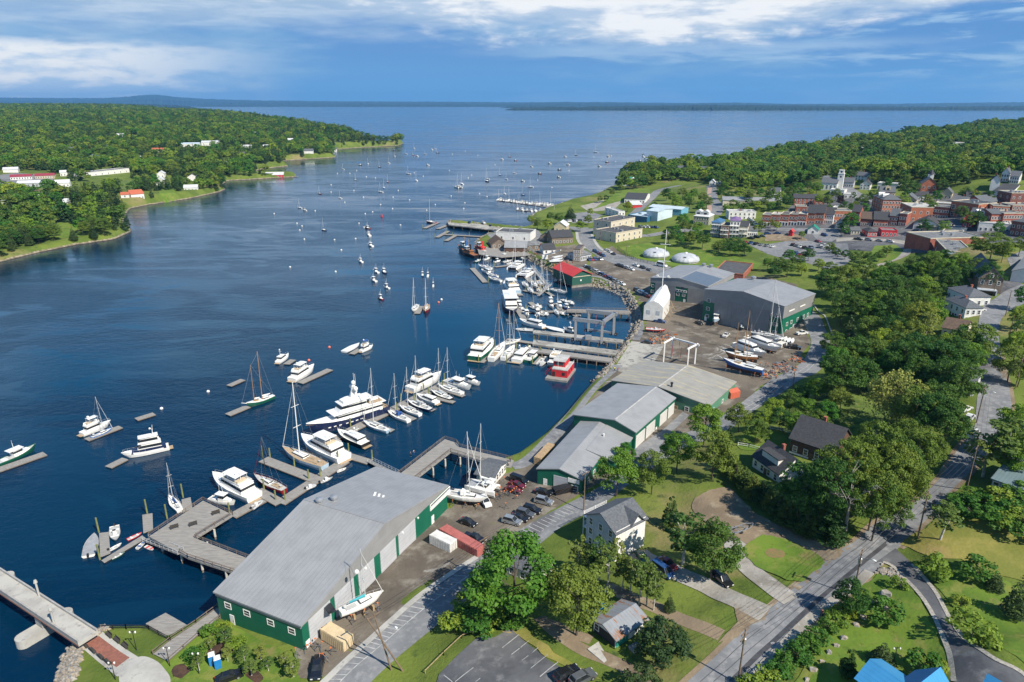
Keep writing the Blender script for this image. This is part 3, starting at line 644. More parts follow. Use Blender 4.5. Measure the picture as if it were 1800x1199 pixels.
def window(root, fr, side, t, z, w=.9, hh=1.4, fm=None, gm=None, simple=False):
 a, b = win_mesh(w, hh, fm or M_TRIM, gm or M_GLASS)
 o = link('window', a, root); on_wall(o, fr, side, t, z, .03); link('pane', b, o); return o
def door(root, fr, side, t, w, hh, m, name='door', z0=0.0, thick=.14, handle=False, label=None):
 mb = MB().box((0,0, hh/2),(w, thick, hh)); o = mb.build(name, m, root); on_wall(o, fr, side, t, z0,.03)
 if handle: MB().box((w*.35,-thick*.7, hh*.45),(.12,.08,.3)).build('handle', M_STEEL, o)
 if label: o['label'] = label
 return o
def roof_h(fr, kind, x, y, eave, rise):
 if kind == 'x': return eave + rise*(1 - abs(y)/(fr.Ly/2))
 if kind == 'y': return eave + rise*(1 - abs(x)/(fr.Lx/2))
 return eave
def house(name, label, cat, A, B, D, eave, rise=0, ridge='x', wm=None, rm=None, side='R', up=0.0, over=.35, win=None, fm=None, chim=0, group=None, base=1.5, z=None, parapet=.5, found=None, wsize=(.95,1.5), doors=1, skip='b', deep=None):
 """one building: wall, roof, windows with panes, door, chimney"""
 fr = Fr(A, B, D, side, up, z)
 if deep: fr.c += Vector((*(fr.u2*((deep - fr.Ly)/2)),0)); fr.Ly = deep
 root = thing(name, label, cat, fr.c, fr.rz, group); hx, hy = fr.Lx/2, fr.Ly/2; wm = wm or M_WHITE; rm = rm or M_SHING
 w = MB()
 fr.root = root
 if ridge == 'flat' or ridge == 'hip' or rise == 0: w.box((0,0,(eave - base)/2),(2*hx, 2*hy, eave + base))
 elif ridge == 'x': w.loft([[(sx*hx, -hy, -base),(sx*hx, hy, -base),(sx*hx, hy, eave),(sx*hx, 0, eave+rise),(sx*hx, -hy, eave)] for sx in (-1,1)])
 elif ridge == 'y': w.loft([[(-hx, sy*hy, -base),(hx, sy*hy, -base),(hx, sy*hy, eave),(0, sy*hy, eave+rise),(-hx, sy*hy, eave)] for sy in (-1,1)])
 w.build('wall', wm, root)
 if found: MB().box((0,0,-base/2 - .2),(2*hx+.12,2*hy+.12, base + .4 + .5)).build('foundation', found, root)
 r = MB(); t = .22
 if ridge == 'flat':
  r.box((0,0, eave+.06),(2*hx+.1,2*hy+.1,.12))
  p = MB()
  for sx in (-1,1): p.box((sx*(hx-.05),0, eave+.12+parapet/2),(.35,2*hy+.25, parapet))
  for sy in (-1,1): p.box((0, sy*(hy-.05), eave+.12+parapet/2),(2*hx-.45,.35, parapet))
  rf = r.build('roof', rm, root)
  if parapet > .05: p.build('parapet', wm if fm is None else fm, root)
 elif ridge == 'hip':
  ox, oy = hx+over, hy+over; k = max(0.05, hx - hy) if hx > hy else .05; ky = max(0.05, hy - hx) if hy > hx else .05
  vs = [(-ox,-oy,eave),(ox,-oy,eave),(ox,oy,eave),(-ox,oy,eave),(-ox,-oy,eave+.18),(ox,-oy,eave+.18),(ox,oy,eave+.18),(-ox,oy,eave+.18),(-k,-ky,eave+rise),(k,-ky,eave+rise),(k,ky,eave+rise),(-k,ky,eave+rise)]
  r.add(vs, [(3,2,1,0),(0,1,5,4),(1,2,6,5),(2,3,7,6),(3,0,4,7),(4,5,9,8),(5,6,10,9),(6,7,11,10),(7,4,8,11),(8,9,10,11)]); rf = r.build('roof', rm, root)
 else:
  a, b = (hy, hx) if ridge == 'x' else (hx, hy); sl = rise/a; oa, ob = a + over, b + over; lo = eave - sl*over
  pr = [(-oa, lo+.03),(0, eave+rise+.03),(oa, lo+.03),(oa, lo+.03+t),(0, eave+rise+.03+t),(-oa, lo+.03+t)]
  rings = [[((s*ob, q, zz) if ridge == 'x' else (q, s*ob, zz)) for q, zz in pr] for s in (-1,1)]
  r.loft(rings); rf = r.build('roof', rm, root)
 fr.root, fr.roof, fr.eave, fr.rise, fr.ridge = root, rf, eave, rise, ridge
 if win:
  for sd, n, zs in win:
   L = fr.Lx if sd in 'fb' else fr.Ly
   for zz in zs:
    for i in range(n): window(root, fr, sd, (i + .5)/n, zz, min(wsize[0], L/n*.6), wsize[1], fm if fm else None)
 rr = random.Random(label)
 if doors and win: door(root, fr, win[0][0],.5 if win[0][1] % 2 == 0 else (.5 + .5/win[0][1]) , 1.0,2.1, mat('panel_door',(.10,.06,.05),.5), handle=False)
 for i in range(chim):
  x, y = ((i+.5)/chim - .5)*hx*1.4,.12*hy
  if ridge == 'y': x, y = .15*hx, ((i+.5)/chim - .5)*hy*1.4
  zt = roof_h(fr, ridge, x, y, eave, rise) if ridge in 'xy' else eave + rise*.6
  MB().box((x, y, zt+.5),(.7,.7,2.4)).box((x, y, zt+1.75),(.85,.85,.16)).build('chimney', M_BRICK, rf)
 return fr
M_NAVY = mat('navy_paint',(.012,.022,.07),.35)
# --- the long waterfront storage shed in front
f1 = Fr((391,1085),(532,1147),(785,896))
def shed_front():
 fr = f1; root = thing('storage_shed', 'long green storage shed with pale grey doors, nearest the footbridge', 'shed', fr.c, fr.rz); hx, hy = fr.Lx/2, fr.Ly/2
 E, RS = 6.6,5.2
 MB().loft([[(s*hx, -hy, -1.5),(s*hx, hy, -1.5),(s*hx, hy, E),(s*hx, 0, E+RS),(s*hx, -hy, E)] for s in (-1,1)]).build('wall', M_GREEN, root)
 a = MB(); a.loft([[(hx+d, -hy-.02,6.15),(hx+d, hy+.02,6.15),(hx+d, hy+.02, E),(hx+d, 0, E+RS),(hx+d, -hy-.02, E)] for d in (-.2,.09)])
 for s in (-1,1): a.box((-.06, s*(hy+.05),6.15),(2*hx+.02,.3,.9))
 a.build('upper_cladding', M_GREYC, root)
 pr = [(-hy-.4, E-.25),(0, E+RS+.05),(hy+.4, E-.25),(hy+.4, E+.08),(0, E+RS+.35),(-hy-.4, E+.08)]
 rf = MB().loft([[(s*(hx+.35), q, z) for q, z in pr] for s in (-1,1)]).build('roof', M_ROOFGX, root)
 MB().box((0,0, E+RS+.37),(2*hx+.6,.5,.08)).build('ridge_cap', M_ROOFG, rf)
 for px in ((553,894),(588,879)):
  x, y = fr.loc(*px, E+RS-1)
  MB().lathe([(.7,-1.2),(.7,.5),(.95,.6),(.95,1.0),(.4,1.3)],(min(max(x,-hx+1),hx-1), max(y, .6), E+RS*(1-abs(y)/hy)+.4),12).build('roof_vent', M_STEEL, rf)
 m_ = MB()
 for q in range(3): m_.box((hx*.1+q*1.2-1, hy*.43, E+RS*.57+.42),(.5,1.6-.4*q, .12),.4)
 m_.build('skylight', M_TRIM, rf)
 ed = [((546,1133),(585.6,1095)),((593,1087),(630,1055.6)),((638,1047.7),(669,1022)),((679,1011),(707,984)),((715,980),(742,951))]
 for p, q in ed:
  t0 = fr.loc(*p)[1]/fr.Ly+.5; t1 = fr.loc(*q)[1]/fr.Ly+.5
  door(root, fr, 'r', (t0+t1)/2, (t1-t0)*fr.Ly, 6.1, M_DOORG, 'bay_door', thick=.2)
 for t in (.13,.36,.64,.88): window(root, fr, 'f', t, 4.2,1.4,1.15)
 door(root, fr, 'f', .16, 1.1, 2.2, M_TRIM, handle=True); door(root, fr, 'r', .02, 1.1, 2.2, M_TRIM, handle=True); door(root, fr, 'r', .865, 1.2, 2.3, M_TRIM, handle=True)
 for z, hh in ((5.5,.75),(4.5,.75)):
  o = MB().box((0,0,0), (9.5,.16,hh)).build('sign', M_TRIM, root); on_wall(o, fr, 'r', .935, z, .1)
  if z > 5: MB().box((0,-.09,0),(8.8,.04,.3)).build('lettering_band', M_NAVY, o)
 for t in (.36,.62,.74): MB().box((hx+.25,(t-.5)*fr.Ly, 5.7),(.3,.4,.35)).build('wall_lamp', M_TRIM, root)
shed_front()
# --- three linked green sheds along the revetment
f2 = Fr((944,846),(1023,862),(1105,761+20)); f2.Lx = 17.5
def shed_small():
 a = GE(945,824,4.6); b = GE(1021,842,4.6); bk = GE(1023,742,4.6)
 e2 = (bk - a).to_2d(); Ly = e2.length; u2 = e2.normalized(); u1 = Vector((u2.y, -u2.x)); Lx = (b - a).to_2d().dot(u1)
 fr = f2; fr.Lx, fr.Ly, fr.u1, fr.u2 = Lx, Ly, u1, u2; c = a.to_2d() + u1*Lx/2 + u2*Ly/2; fr.c = Vector((c.x, c.y, a.z)); fr.rz = math.atan2(u1.y, u1.x)
 root = thing('workshop_shed', 'low green workshop with a grey roller door, beside the row of parked cars', 'shed', fr.c, fr.rz); hx, hy = Lx/2, Ly/2; E, RS, wx = 4.6, 1.5, 4.2
 y0 = -hy + Ly*.42
 w = MB(); w.loft([[(-hx, s, -1.5),(hx, s, -1.5),(hx, s, E),(0, s, E+RS),(-hx, s, E)] for s in (-hy, hy)]); w.loft([[(hx-.1, s, -1.5),(hx+wx, s, -1.5),(hx+wx, s, E-.55),(hx-.1, s, E+.1)] for s in (y0, hy-.05)])
 w.build('wall', M_GREEN, root)
 sl = RS/hx; r = MB(); r.loft([[(-hx-.3, s, E-.1),(0, s, E+RS+.05),(hx+.3, s, E-.1),(hx+.3, s, E+.15),(0, s, E+RS+.3),(-hx-.3, s, E+.15)] for s in (-hy-.3, hy-.02)])
 rf = r.build('roof', M_ROOFG, root)
 MB().loft([[(hx*.35, s, E+RS*.65+.12),(hx+wx+.3, s, E-.55),(hx+wx+.3, s, E-.3),(hx*.35, s, E+RS*.65+.45)] for s in (y0-.3, hy-.1)]).build('lean_to_roof', M_ROOFG, rf)
 door(root, fr, 'f', .53, 4.0, 4.0, M_DOORG, 'roller_door'); door(root, fr, 'f', .18, 1.1, 2.2, M_TRIM, handle=True)
 window(root, fr, 'f', .84, 1.6, 1.8, 1.3); o = MB().box((0,0,0), (3.2,.14,1.2)).build('sign', M_TRIM, root); on_wall(o, fr, 'f', .82, 3.7, .1)
 window(root, fr, 'r', .14, 2.0, 1.2, 1.4); window(root, fr, 'r', .28, 2.0, 1.2, 1.4)
 MB().lathe([(.2,0),(.2,1.0),(.3,1.1),(.3,1.3)], (hx*.6, hy*.45, E+RS*.4), 8).build('roof_vent', M_TRIM, rf); MB().box((hx*.75, -hy*.05, E+RS*.3+.3), (.5, 2.4, .2), .1).build('skylight', M_TRIM, rf)
shed_small()
f3 = Fr((1010.6,728),(1116,754),(1186,693),'R',6.8)
def shed_mid():
 fr = f3; root = thing('repair_shed', 'tall green shed with a row of white bay doors, between the two other grey roofs', 'shed', fr.c, fr.rz); hx, hy = fr.Lx/2, fr.Ly/2; E, RS = 6.8, 2.0
 xr = fr.loc(1085,745,8)[0]; xr = max(-hx*.2, min(hx*.35, xr))
 MB().loft([[(-hx, s, -1.5),(hx, s, -1.5),(hx, s, E),(xr, s, E+RS),(-hx, s, E)] for s in (-hy, hy)]).build('wall', M_GREEN, root)
 rf = MB().loft([[(-hx-.3, s, E-.1),(xr, s, E+RS+.05),(hx+.3, s, E-.1),(hx+.3, s, E+.15),(xr, s, E+RS+.3),(-hx-.3, s, E+.15)] for s in (-hy-.3, hy+.3)]).build('roof', M_ROOFG, root)
 MB().box((xr, 0, E+RS+.33),(.4,2*hy, .08)).build('ridge_cap', M_FLATL, rf)
 for a, b in ((.015,.225), (.255,.475), (.60,.79), (.82,.985)): door(root, fr, 'r', (a+b)/2, (b-a)*fr.Ly, 5.4, M_DOORW, 'bay_door', thick=.2)
 door(root, fr, 'r',.52,1.1,2.2, M_TRIM, handle=True)
shed_mid()
f4 = Fr((1075,669),(1248,707),(1288,664),'R',5.2)
def shed_back():
 fr = f4; root = thing('boat_shed', 'wide green shed with a pale stained roof, nearest the boatyard', 'shed', fr.c, fr.rz); hx, hy = fr.Lx/2, fr.Ly/2; E, RS = 5.2, 1.9
 MB().loft([[(-hx, s, -1.5),(hx, s, -1.5),(hx, s, E),(0, s, E+RS),(-hx, s, E)] for s in (-hy, hy)]).build('wall', M_GREENL, root)
 m = metal('stained_roof',(.30,.29,.265),1,1.0,.55, rust=(.40,.35,.24))
 rf = MB().loft([[(-hx-.3, s, E-.1),(0, s, E+RS+.05),(hx+.3, s, E-.1),(hx+.3, s, E+.15),(0, s, E+RS+.3),(-hx-.3, s, E+.15)] for s in (-hy-.3, hy+.3)]).build('roof', m, root)
 MB().box((0,0, E+RS+.33),(.4,2*hy, .08)).build('ridge_cap', M_FLATL, rf)
 MB().lathe([(.35,0),(.35,1.4),(.5,1.5),(.5,1.9)],(hx*.18,-hy*.75, E+RS*.8),8).build('roof_vent', M_DARK, rf)
 window(root, fr, 'f', .79, 2.0, 1.2, 1.4); MB().box((hx*.36, -hy-.06, 1.1), (1.6,.14,2.2)).build('door', M_WOOD, root)
 for t in (.15,.5,.8): window(root, fr, 'r', t, 2.4,1.4,1.0)
shed_back()
# --- the two tall grey sheds of the boatyard
f5 = Fr((1233.7,562),(1372,588),(1406,562))
def shed_tall():
 fr = f5; root = thing('boat_hall', 'tallest grey and green boat hall with three sliding doors facing the yard', 'shed', fr.c, fr.rz); hx, hy = fr.Lx/2, fr.Ly/2; E, RS = 14.6, 2.6; hy = hy
 bk = GE(1290,475,14.6).to_2d(); fl = GE(1240,505.6,14.6).to_2d(); dep = max(fr.Ly, (bk - fl).dot(fr.u2)); c = fr.c.to_2d() + fr.u2*(dep - fr.Ly)/2
 fr.c = Vector((c.x, c.y, fr.c.z)); fr.Ly = dep; hy = dep/2; root.location = fr.c
 MB().loft([[(-hx, s, -1.5),(hx, s, -1.5),(hx, s, E),(0, s, E+RS),(-hx, s, E)] for s in (-hy, hy)]).build('wall', M_GREEN, root)
 a = MB(); zb = 9.2
 a.loft([[(-hx-.1, s, zb),(hx+.1, s, zb),(hx+.1, s, E),(0, s, E+RS),(-hx-.1, s, E)] for s in (-hy-.1, hy+.1)]); a.build('upper_cladding', M_GREYC, root)
 rf = MB().loft([[(-hx-.3, s, E-.05), (0, s, E+RS+.05), (hx+.3, s, E-.05), (hx+.3, s, E+.2), (0, s, E+RS+.3), (-hx-.3, s, E+.2)] for s in (-hy-.3, hy+.3)]).build('roof', metal('hall_roof', (.27,.275,.29), 1, 1.0), root)
 MB().box((0,0, E+RS+.33),(.4,2*hy, .08)).build('ridge_cap', M_ROOFG, rf)
 for i in range(3): door(root, fr, 'f', .15 + .7*(i+.5)/3, fr.Lx*.7/3 - .12, 11.6, M_DOORD, 'sliding_door', thick=.3 + .1*(i == 1))
 for t in (.07,.93):
  for z in (2.4,6.0,9.9): window(root, fr, 'f', t, z, 1.5,1.3).location.y -= .1
 for t in (.16,.3,.5,.7,.84):
  for z in (2.4,5.8): window(root, fr, 'r', t, z, 1.5,1.3)
 for t in (.25, .6): o = MB().box((0,0,0),(5,.15,.5)).build('sign', M_TRIM, root); on_wall(o, fr, 'r', t, 11.5, .15)
 door(root, fr, 'f', .05, 1.2, 2.3, M_TRIM, handle=True); door(root, fr, 'r', .42, 3.5, 4.2, M_DOORG, 'roller_door')
 MB().lathe([(1.0,0),(1.0,1.0),(1.3,1.1),(1.3,1.7),(.4,2.0)],(-hx*.55, hy*.93, E+RS*.45),10).build('roof_vent', M_STEEL, rf)
shed_tall()
f6 = Fr((1146,487.6),(1244,500),(1196,464),'L',10.6)
def shed_left():
 fr = f6; root = thing('boat_hall', 'lower grey and green boat hall behind the white tent', 'shed', fr.c, fr.rz); hx, hy = fr.Lx/2, fr.Ly/2; E, RS = 10.6, 2.0
 MB().loft([[(-hx, s, -1.5),(hx, s, -1.5),(hx, s, E),(0, s, E+RS),(-hx, s, E)] for s in (-hy, hy)]).build('wall', M_GREEN, root)
 MB().loft([[(-hx-.1, s, 8.3),(hx+.1, s, 8.3),(hx+.1, s, E),(0, s, E+RS),(-hx-.1, s, E)] for s in (-hy-.1, hy+.1)]).build('upper_cladding', M_GREYC, root)
 rf = MB().loft([[(-hx-.3, s, E-.05), (0, s, E+RS+.05), (hx+.3, s, E-.05), (hx+.3, s, E+.2), (0, s, E+RS+.3), (-hx-.3, s, E+.2)] for s in (-hy-.3, hy+.3)]).build('roof', MATS['hall_roof'], root)
 q = [(hx*.05, E+RS*.95),(hx*.98, E+RS*.02)]
 MB().loft([[(q[0][0], s, q[0][1]+.2), (q[1][0], s, q[1][1]+.2), (q[1][0], s, q[1][1]+.32), (q[0][0], s, q[0][1]+.32)] for s in (-hy+.2, hy*.1)]).build('solar_panel', mat('solar_blue', (.10,.125,.165), .35, (.085,.11,.15), .6), rf)
 MB().box((0,0, E+RS+.33),(.4,2*hy, .08)).build('ridge_cap', M_ROOFG, rf)
 door(root, fr, 'f', .27, fr.Lx*.36, 8.2, M_DOORD, 'sliding_door', thick=.3); door(root, fr, 'f', .83, fr.Lx*.33, 8.2, M_DOORD, 'sliding_door', thick=.3)
 for t in (.50,.60):
  window(root, fr, 'f', t, 4.4,1.4,1.2)
 for z in (3.6,6.6): window(root, fr, 'f',.045, z, 1.4,1.2)
 o = MB().box((0,0,0), (6.0,.16,1.2)).build('window', M_TRIM, root); on_wall(o, fr, 'f', .555, 6.4, .12)
 for q in range(4): MB().box((-2.2+q*1.47,-.1,0),(1.0,.06,.7)).build('pane', M_GLASS, o)
 o = MB().box((0,0,0), (1.6,.12,1.0)).build('sign', M_NAVY, root); on_wall(o, fr, 'f', .57, 8.0, .1)
 door(root, fr, 'f',.62,1.2,2.4, M_TRIM, handle=True)
 for i in range(2): MB().lathe([(.8,0),(.8,1.2),(1.1,1.3),(1.1,1.9)],(-hx*.05+i*4, hy*.9, E+RS*.85),10).build('roof_vent', M_STEEL, rf)
shed_left()
house('pump_house', 'flat roofed red brick block between the two grey halls and the mown field', 'building', (1262,474), (1300,488), (1318,468), 5.0, 0, 'flat', M_BRICK, M_FLATD, up=4, win=[('r',2,[2.2])], fm=M_BRICKO)
def red_shed():
 a, b = W(1006,485,7.2), W(1040,481,7.2); bk = W(986,469,7.2); e1 = (b - a).to_2d(); u1 = e1.normalized(); u2 = Vector((-u1.y, u1.x))
 fr = Fr((1006,485),(1040,481),(1002,461),'L',5); fr.u1, fr.u2 = u1, u2; fr.Lx = e1.length; fr.Ly = max(18,(bk - a).to_2d().dot(u2)); c = a.to_2d() + u1*fr.Lx/2 + u2*fr.Ly/2
 fr.c = Vector((c.x, c.y, 1.6)); fr.rz = math.atan2(u1.y, u1.x); hx, hy = fr.Lx/2, fr.Ly/2
 root = thing('wharf_shed', 'green shed with a bright red roof standing over the water', 'shed', fr.c, fr.rz); E, RS = 5.6, 2.6
 g = mat('dark_green_boards',(.02,.10,.07),.7,(.015,.075,.055),1.0, stretch=(1,1,6))
 MB().loft([[(-hx, s, 0),(hx, s, 0),(hx, s, E),(0, s, E+RS),(-hx, s, E)] for s in (-hy, hy)]).build('wall', g, root)
 MB().loft([[(-hx-.5, s, E-.35), (0, s, E+RS+.05), (hx+.5, s, E-.35), (hx+.5, s, E-.1), (0, s, E+RS+.3), (-hx-.5, s, E-.1)] for s in (-hy-.8, hy+.5)]).build('roof', metal('red_roof', (.55,.055,.05), 1, .8, .5), root)
 MB().box((0, -hy-.06, E-.9), (2*hx*.9, .15, .35)).build('trim_board', M_CREAM, root); door(root, fr, 'f', .45, .9, .9, M_TRIM, 'hatch', 2.0)
 fo = MB()
 for x in np.linspace(-hx+.4, hx-.4,6):
  for y in np.linspace(-hy+.4, hy-.4,5): fo.bar((x, y, -5),(x, y, 0),.4, n=6)
 fo.box((0,0,-.25),(2*hx, 2*hy, .5)); fo.build('piling', M_WEATH, root)
 MB().box((0,-hy+.5,-1.2),(2*hx+.2,1.0,1.6)).build('crib_wall', M_STONE, root)
red_shed()
def tent():
 fr = Fr((1133,565),(1167,567),(1175,548)); fr.Ly = 27; c = (GE(1133,565)+GE(1167,567)).to_2d()/2 + fr.u2*13.5; fr.c = Vector((c.x, c.y, fr.c.z)); fr.rz -= .06
 root = thing('boat_tent', 'large white plastic tent wrapped over a yacht, standing in the yard', 'tent', fr.c, fr.rz); hx = fr.Lx/2; hy = 13.5; m = mat('white_plastic', (.74,.73,.70), .45, (.64,.63,.60), .5, bump=.4)
 rows = []
 for t in np.linspace(0,1,7):
  y = -hy + 2*hy*t; k = 1.0 if t < .6 else 1 - .45*((t-.6)/.4)**2; e = 7.4 + .6*t; a = 10.2 + 1.4*t
  rows.append([(-hx*k, y, .6),(hx*k, y, .6),(hx*1.0*k, y, e),(hx*.86*k, y, e+.75),(hx*.5*k, y, a-.75),(0, y, a),(-hx*.5*k, y, a-.75),(-hx*.86*k, y, e+.75),(-hx*k, y, e)])
 cv = MB().loft(rows).build('cover', m, root)
 for x in (-hx*.5, hx*.5): MB().box((x, -hy-.05,4.6),(1.7,.1,1.9)).build('window', M_PALEB, cv)
 for y in (-9,-3,3,9): MB().bar((hx*1.5, y, 0),(hx*.95, y, 4.6),.22).build('prop', M_WOOD, root)
 for y in np.linspace(-hy+1, hy-1,6):
  for x in (-hx+.3, hx*.8): MB().bar((x, y, -.3),(x, y, .8),.3).build('stand', M_STEEL, root)
 ms = MB().bar((0,6,9),(0,6.6,40),.42, n=8, w2=.3); ms.build('mast', M_TRIM, root); 
 for z, w in ((17,3.6),(25,3.0),(33,2.4)): MB().bar((-w, 6.2, z),(w, 6.2, z),.22).build('spreader', M_TRIM, root)
 for x in (-2.6,2.6): MB().box((x, 6.1,17.5),(.9,.9,.7)).build('radar', M_TRIM, root)
tent()
def dome(px, py, label):
 p = G(px, py); root = thing('tank_dome', label, 'tank', p, 0.3, 'covered treatment tanks on the mown field'); Rr = 8.7
 MB().lathe([(Rr-.5,-1),(Rr-.5,1.0)], n=28).build('tank_wall', M_CONC, root)
 pr = [(Rr, .9)] + [(Rr*math.cos(a),1.1+4.0*math.sin(a)) for a in np.linspace(.05,1.5,8)]
 MB().lathe(pr, n=20).build('dome', mat('dome_panels', (.48,.50,.53), .5, (.36,.38,.41), .35), root)
 MB().lathe([(.9,4.9),(.9,5.5),(.3,5.8)], n=10).build('cap', M_TRIM, root)
 for a in (-2.2, -.6): MB().box((math.cos(a)*Rr*.72, math.sin(a)*Rr*.72, 3.5), (1.6,1.6,.9), a).build('hatch', mat('hatch_grey', (.10,.12,.15), .6), root)
dome(1153, 450, 'white ribbed dome tank beside the concrete enclosure'); dome(1205, 459, 'white ribbed dome tank just behind the grey boat hall')
# --- houses near the camera
fh = house('apartment_house', 'white three storey house with stacked porches beside the waterfront street', 'house', (1024,958), (1085,985), (1136,955), 7.6, 2.6, 'y', M_PALEB, M_SHING, win=[('f',3,[1.6,4.2,6.7]),('r',4,[1.6,4.2,6.7])], over=.5, doors=0)  # white house; grey wall colour carries the shade on its left face
MB().box((fh.Lx/2+.03, 0, 3.2), (.06, fh.Ly-.02, 9.6)).build('wall', M_WHITE, fh.root)['label'] = 'white clapboard wall, painted lighter as the sunlit side'
def cross_gable(fr, m_r, m_w, x0, w, rise):
 hy = fr.Ly/2
 MB().loft([[(x, x0-w/2, fr.eave-.1),(x, x0, fr.eave+rise),(x, x0+w/2, fr.eave-.1)] for x in (0, fr.Lx/2+.1)]).build('gable', m_w, fr.root)
 MB().loft([[(x, x0-w/2-.4, fr.eave-.25),(x, x0, fr.eave+rise+.08),(x, x0+w/2+.4, fr.eave-.25),(x, x0+w/2+.4, fr.eave-.02),(x, x0, fr.eave+rise+.32),(x, x0-w/2-.4, fr.eave-.02)] for x in (0, fr.Lx/2+.6)]).build('gable_roof', m_r, fr.roof)
cross_gable(fh, M_SHING, M_WHITE, fh.Ly*.18, fh.Ly*.42,2.2)
pch = MB(); hx, hy = fh.Lx/2, fh.Ly/2
for z in (2.6,5.3): pch.box((-hx-1.3,.5, z),(2.6,2*hy-2,.2))
for y in (-hy+1.6,.5, hy-.6): pch.box((-hx-2.5, y, 2.6),(.18,.18,8))
for z in (2.7,5.4):
 for q in (.35,.7,1.0): pch.box((-hx-2.55,.5, z+q),(.06,2*hy-2,.07))
pch.build('porch', M_TRIM, fh.root)
fb = house('garage', 'low white garage with a rusty metal roof and a teal door', 'garage', (1042,1110), (1083,1138), (1132,1104), 2.5, 1.0, 'y', M_WHITE, metal('rusty_roof', (.25,.27,.30), 1, .7, .5, rust=(.26,.12,.06)), over=.7, doors=0, win=[('r',2,[1.7])])
door(fb.root, fb, 'r', .22, 3.0, 2.2, mat('teal_paint', (.03,.30,.22), .5), 'garage_door'); door(fb.root, fb, 'r', .52, 1.0, 2.0, M_TRIM, handle=True); door(fb.root, fb, 'f', .5, 5.0, 2.1, M_DARK, 'opening', thick=.1); window(fb.root, fb, 'f', .15, 1.5, .9, 1.2)
pad = MB().box((fb.Lx/2-1, -fb.Ly/2-2.2, -.2), (4, 3.4, .5)); tag(pad.build('concrete_pad', M_CONC, None), kind='structure'); bpy.data.objects['concrete_pad'].matrix_world = Matrix.Translation(fb.c) @ Matrix.Rotation(fb.rz, 4, 'Z')
fd = house('brown_house', 'dark brown shingled house with a long black roof behind the big hedge', 'house', (1388,795), (1462,820), (1492,790), 4.6, 4.6, 'x', M_BROWNW, M_SHINGD, win=[('f',4,[1.8]),('l',2,[1.8])], over=.5, chim=1)
MB().box((0, -fd.Ly/2-.04, .4), (fd.Lx, .1, .5)).build('trim_board', M_TRIM, fd.root); window(fd.root, fd, 'l', .5, 5.2, 1.2, 1.4)
fc = house('cottage', 'white cottage with a long dormer in its black roof, behind the clipped hedge', 'house', (1322,820), (1368,848), (1401,826), 3.2, 3.6, 'x', M_WHITE, M_SHINGD, win=[('f',4,[1.6]),('r',2,[1.6])], over=.4, chim=1)
dm = MB().box((0,-fc.Ly*.24,4.9),(fc.Lx*.6, fc.Ly*.3,1.9)).build('dormer', M_WHITE, fc.root)
MB().box((0,-fc.Ly*.22,6.0),(fc.Lx*.66, fc.Ly*.4,.25)).build('dormer_roof', M_SHINGD, dm)
for i in range(3):
 a, b = win_mesh(1.0,1.0, M_TRIM, M_GLASS); o = link('window', a, dm); o.location = ((i-1)*fc.Lx*.18,-fc.Ly*.39-.03,5.0)
house('garden_shed', 'small dark roofed garden shed beside the brown house', 'shed', (1511,776), (1535,783), (1546,768), 2.4, 2.0, 'x', M_WEATH, M_SHINGD, win=[('f',1,[1.3])])
house('cottage', 'small dark blue roofed cottage hidden behind the big maple', 'house', (890,1010), (948,1030), (968,1005), 3.0, 1.8, 'x', M_CREAM, M_SHING, win=[('f',3,[1.6]),('r',2,[1.6])])
house('clapboard_house', 'white two storey house with stepped hip roofs halfway up the hill street', 'house', (1656,551), (1694,560), (1708,546), 6.0, 2.4, 'hip', M_WHITE, M_SHING, win=[('f',4,[1.6,4.4]),('r',3,[1.6,4.4]),('l',3,[1.6,4.4])], chim=1)
house('clapboard_house', 'white house directly behind the stepped hip roofed house', 'house', (1660,536), (1700,540), (1712,528), 7.2, 2.4, 'hip', M_WHITE, M_SHING, win=[('f',4,[1.6,4.8]),('r',3,[1.6,4.8])], chim=1)
fba = house('barn', 'big brown shingled barn with a grey roof at the top of the hill street', 'barn', (1716,520), (1757,513), (1697,487), 7.2, 4.6, 'y', M_WEATH, M_SHING, side='L', win=[('f',3,[5.6]),('f',1,[8.6])], doors=0)
MB().box((-1,-fba.Ly/2-1.6,2.9),(fba.Lx*.8,3.4,.3)).box((-1-fba.Lx*.38,-fba.Ly/2-1.6,.7),(.4,3.2,4.2)).box((-1+fba.Lx*.38,-fba.Ly/2-1.6,.7),(.4,3.2,4.2)).build('porch', M_PALEB, fba.root)
house('storage_barn', 'long white metal barn cut by the right edge, behind the brown barn', 'barn', (1777,492), (1830,505), (1850,470), 4.6, 2.4, 'y', M_WHITE, M_ROOFG, win=[('f',1,[2.0])])
house('small_house', 'small house with a brown roof between trees on the hill street', 'house', (1655,590), (1692,597), (1704,583), 3.4, 2.4, 'x', M_CREAM, M_SHINGB, win=[('f',3,[1.7]),('r',2,[1.7])], chim=1)
house('clapboard_house', 'white house under a grey blue roof beside the hill street bend', 'house', (1648,690), (1708,700), (1722,672), 5.8, 1.2, 'x', M_WHITE, M_SHING, win=[('f',4,[1.6,4.2]),('r',4,[1.6,4.2])], chim=1)
house('bungalow', 'teal roofed bungalow under the birches at the right edge', 'house', (1742,860), (1800,880), (1840,850), 2.8, 1.8, 'x', M_PALEB, metal('teal_roof', (.15,.21,.22), 0, .7), win=[('f',4,[1.6])])
fbl = house('blue_roofed_house', 'house with a bright blue metal roof at the bottom right', 'house', (1578,1208), (1644,1240), (1678,1212), 3.0, 2.6, 'y', M_WHITE, metal('bright_blue_roof', (.05,.25,.50), 1, .6, .4), win=[('f',3,[1.6]),('r',3,[1.6])], over=.6, up=3.0)
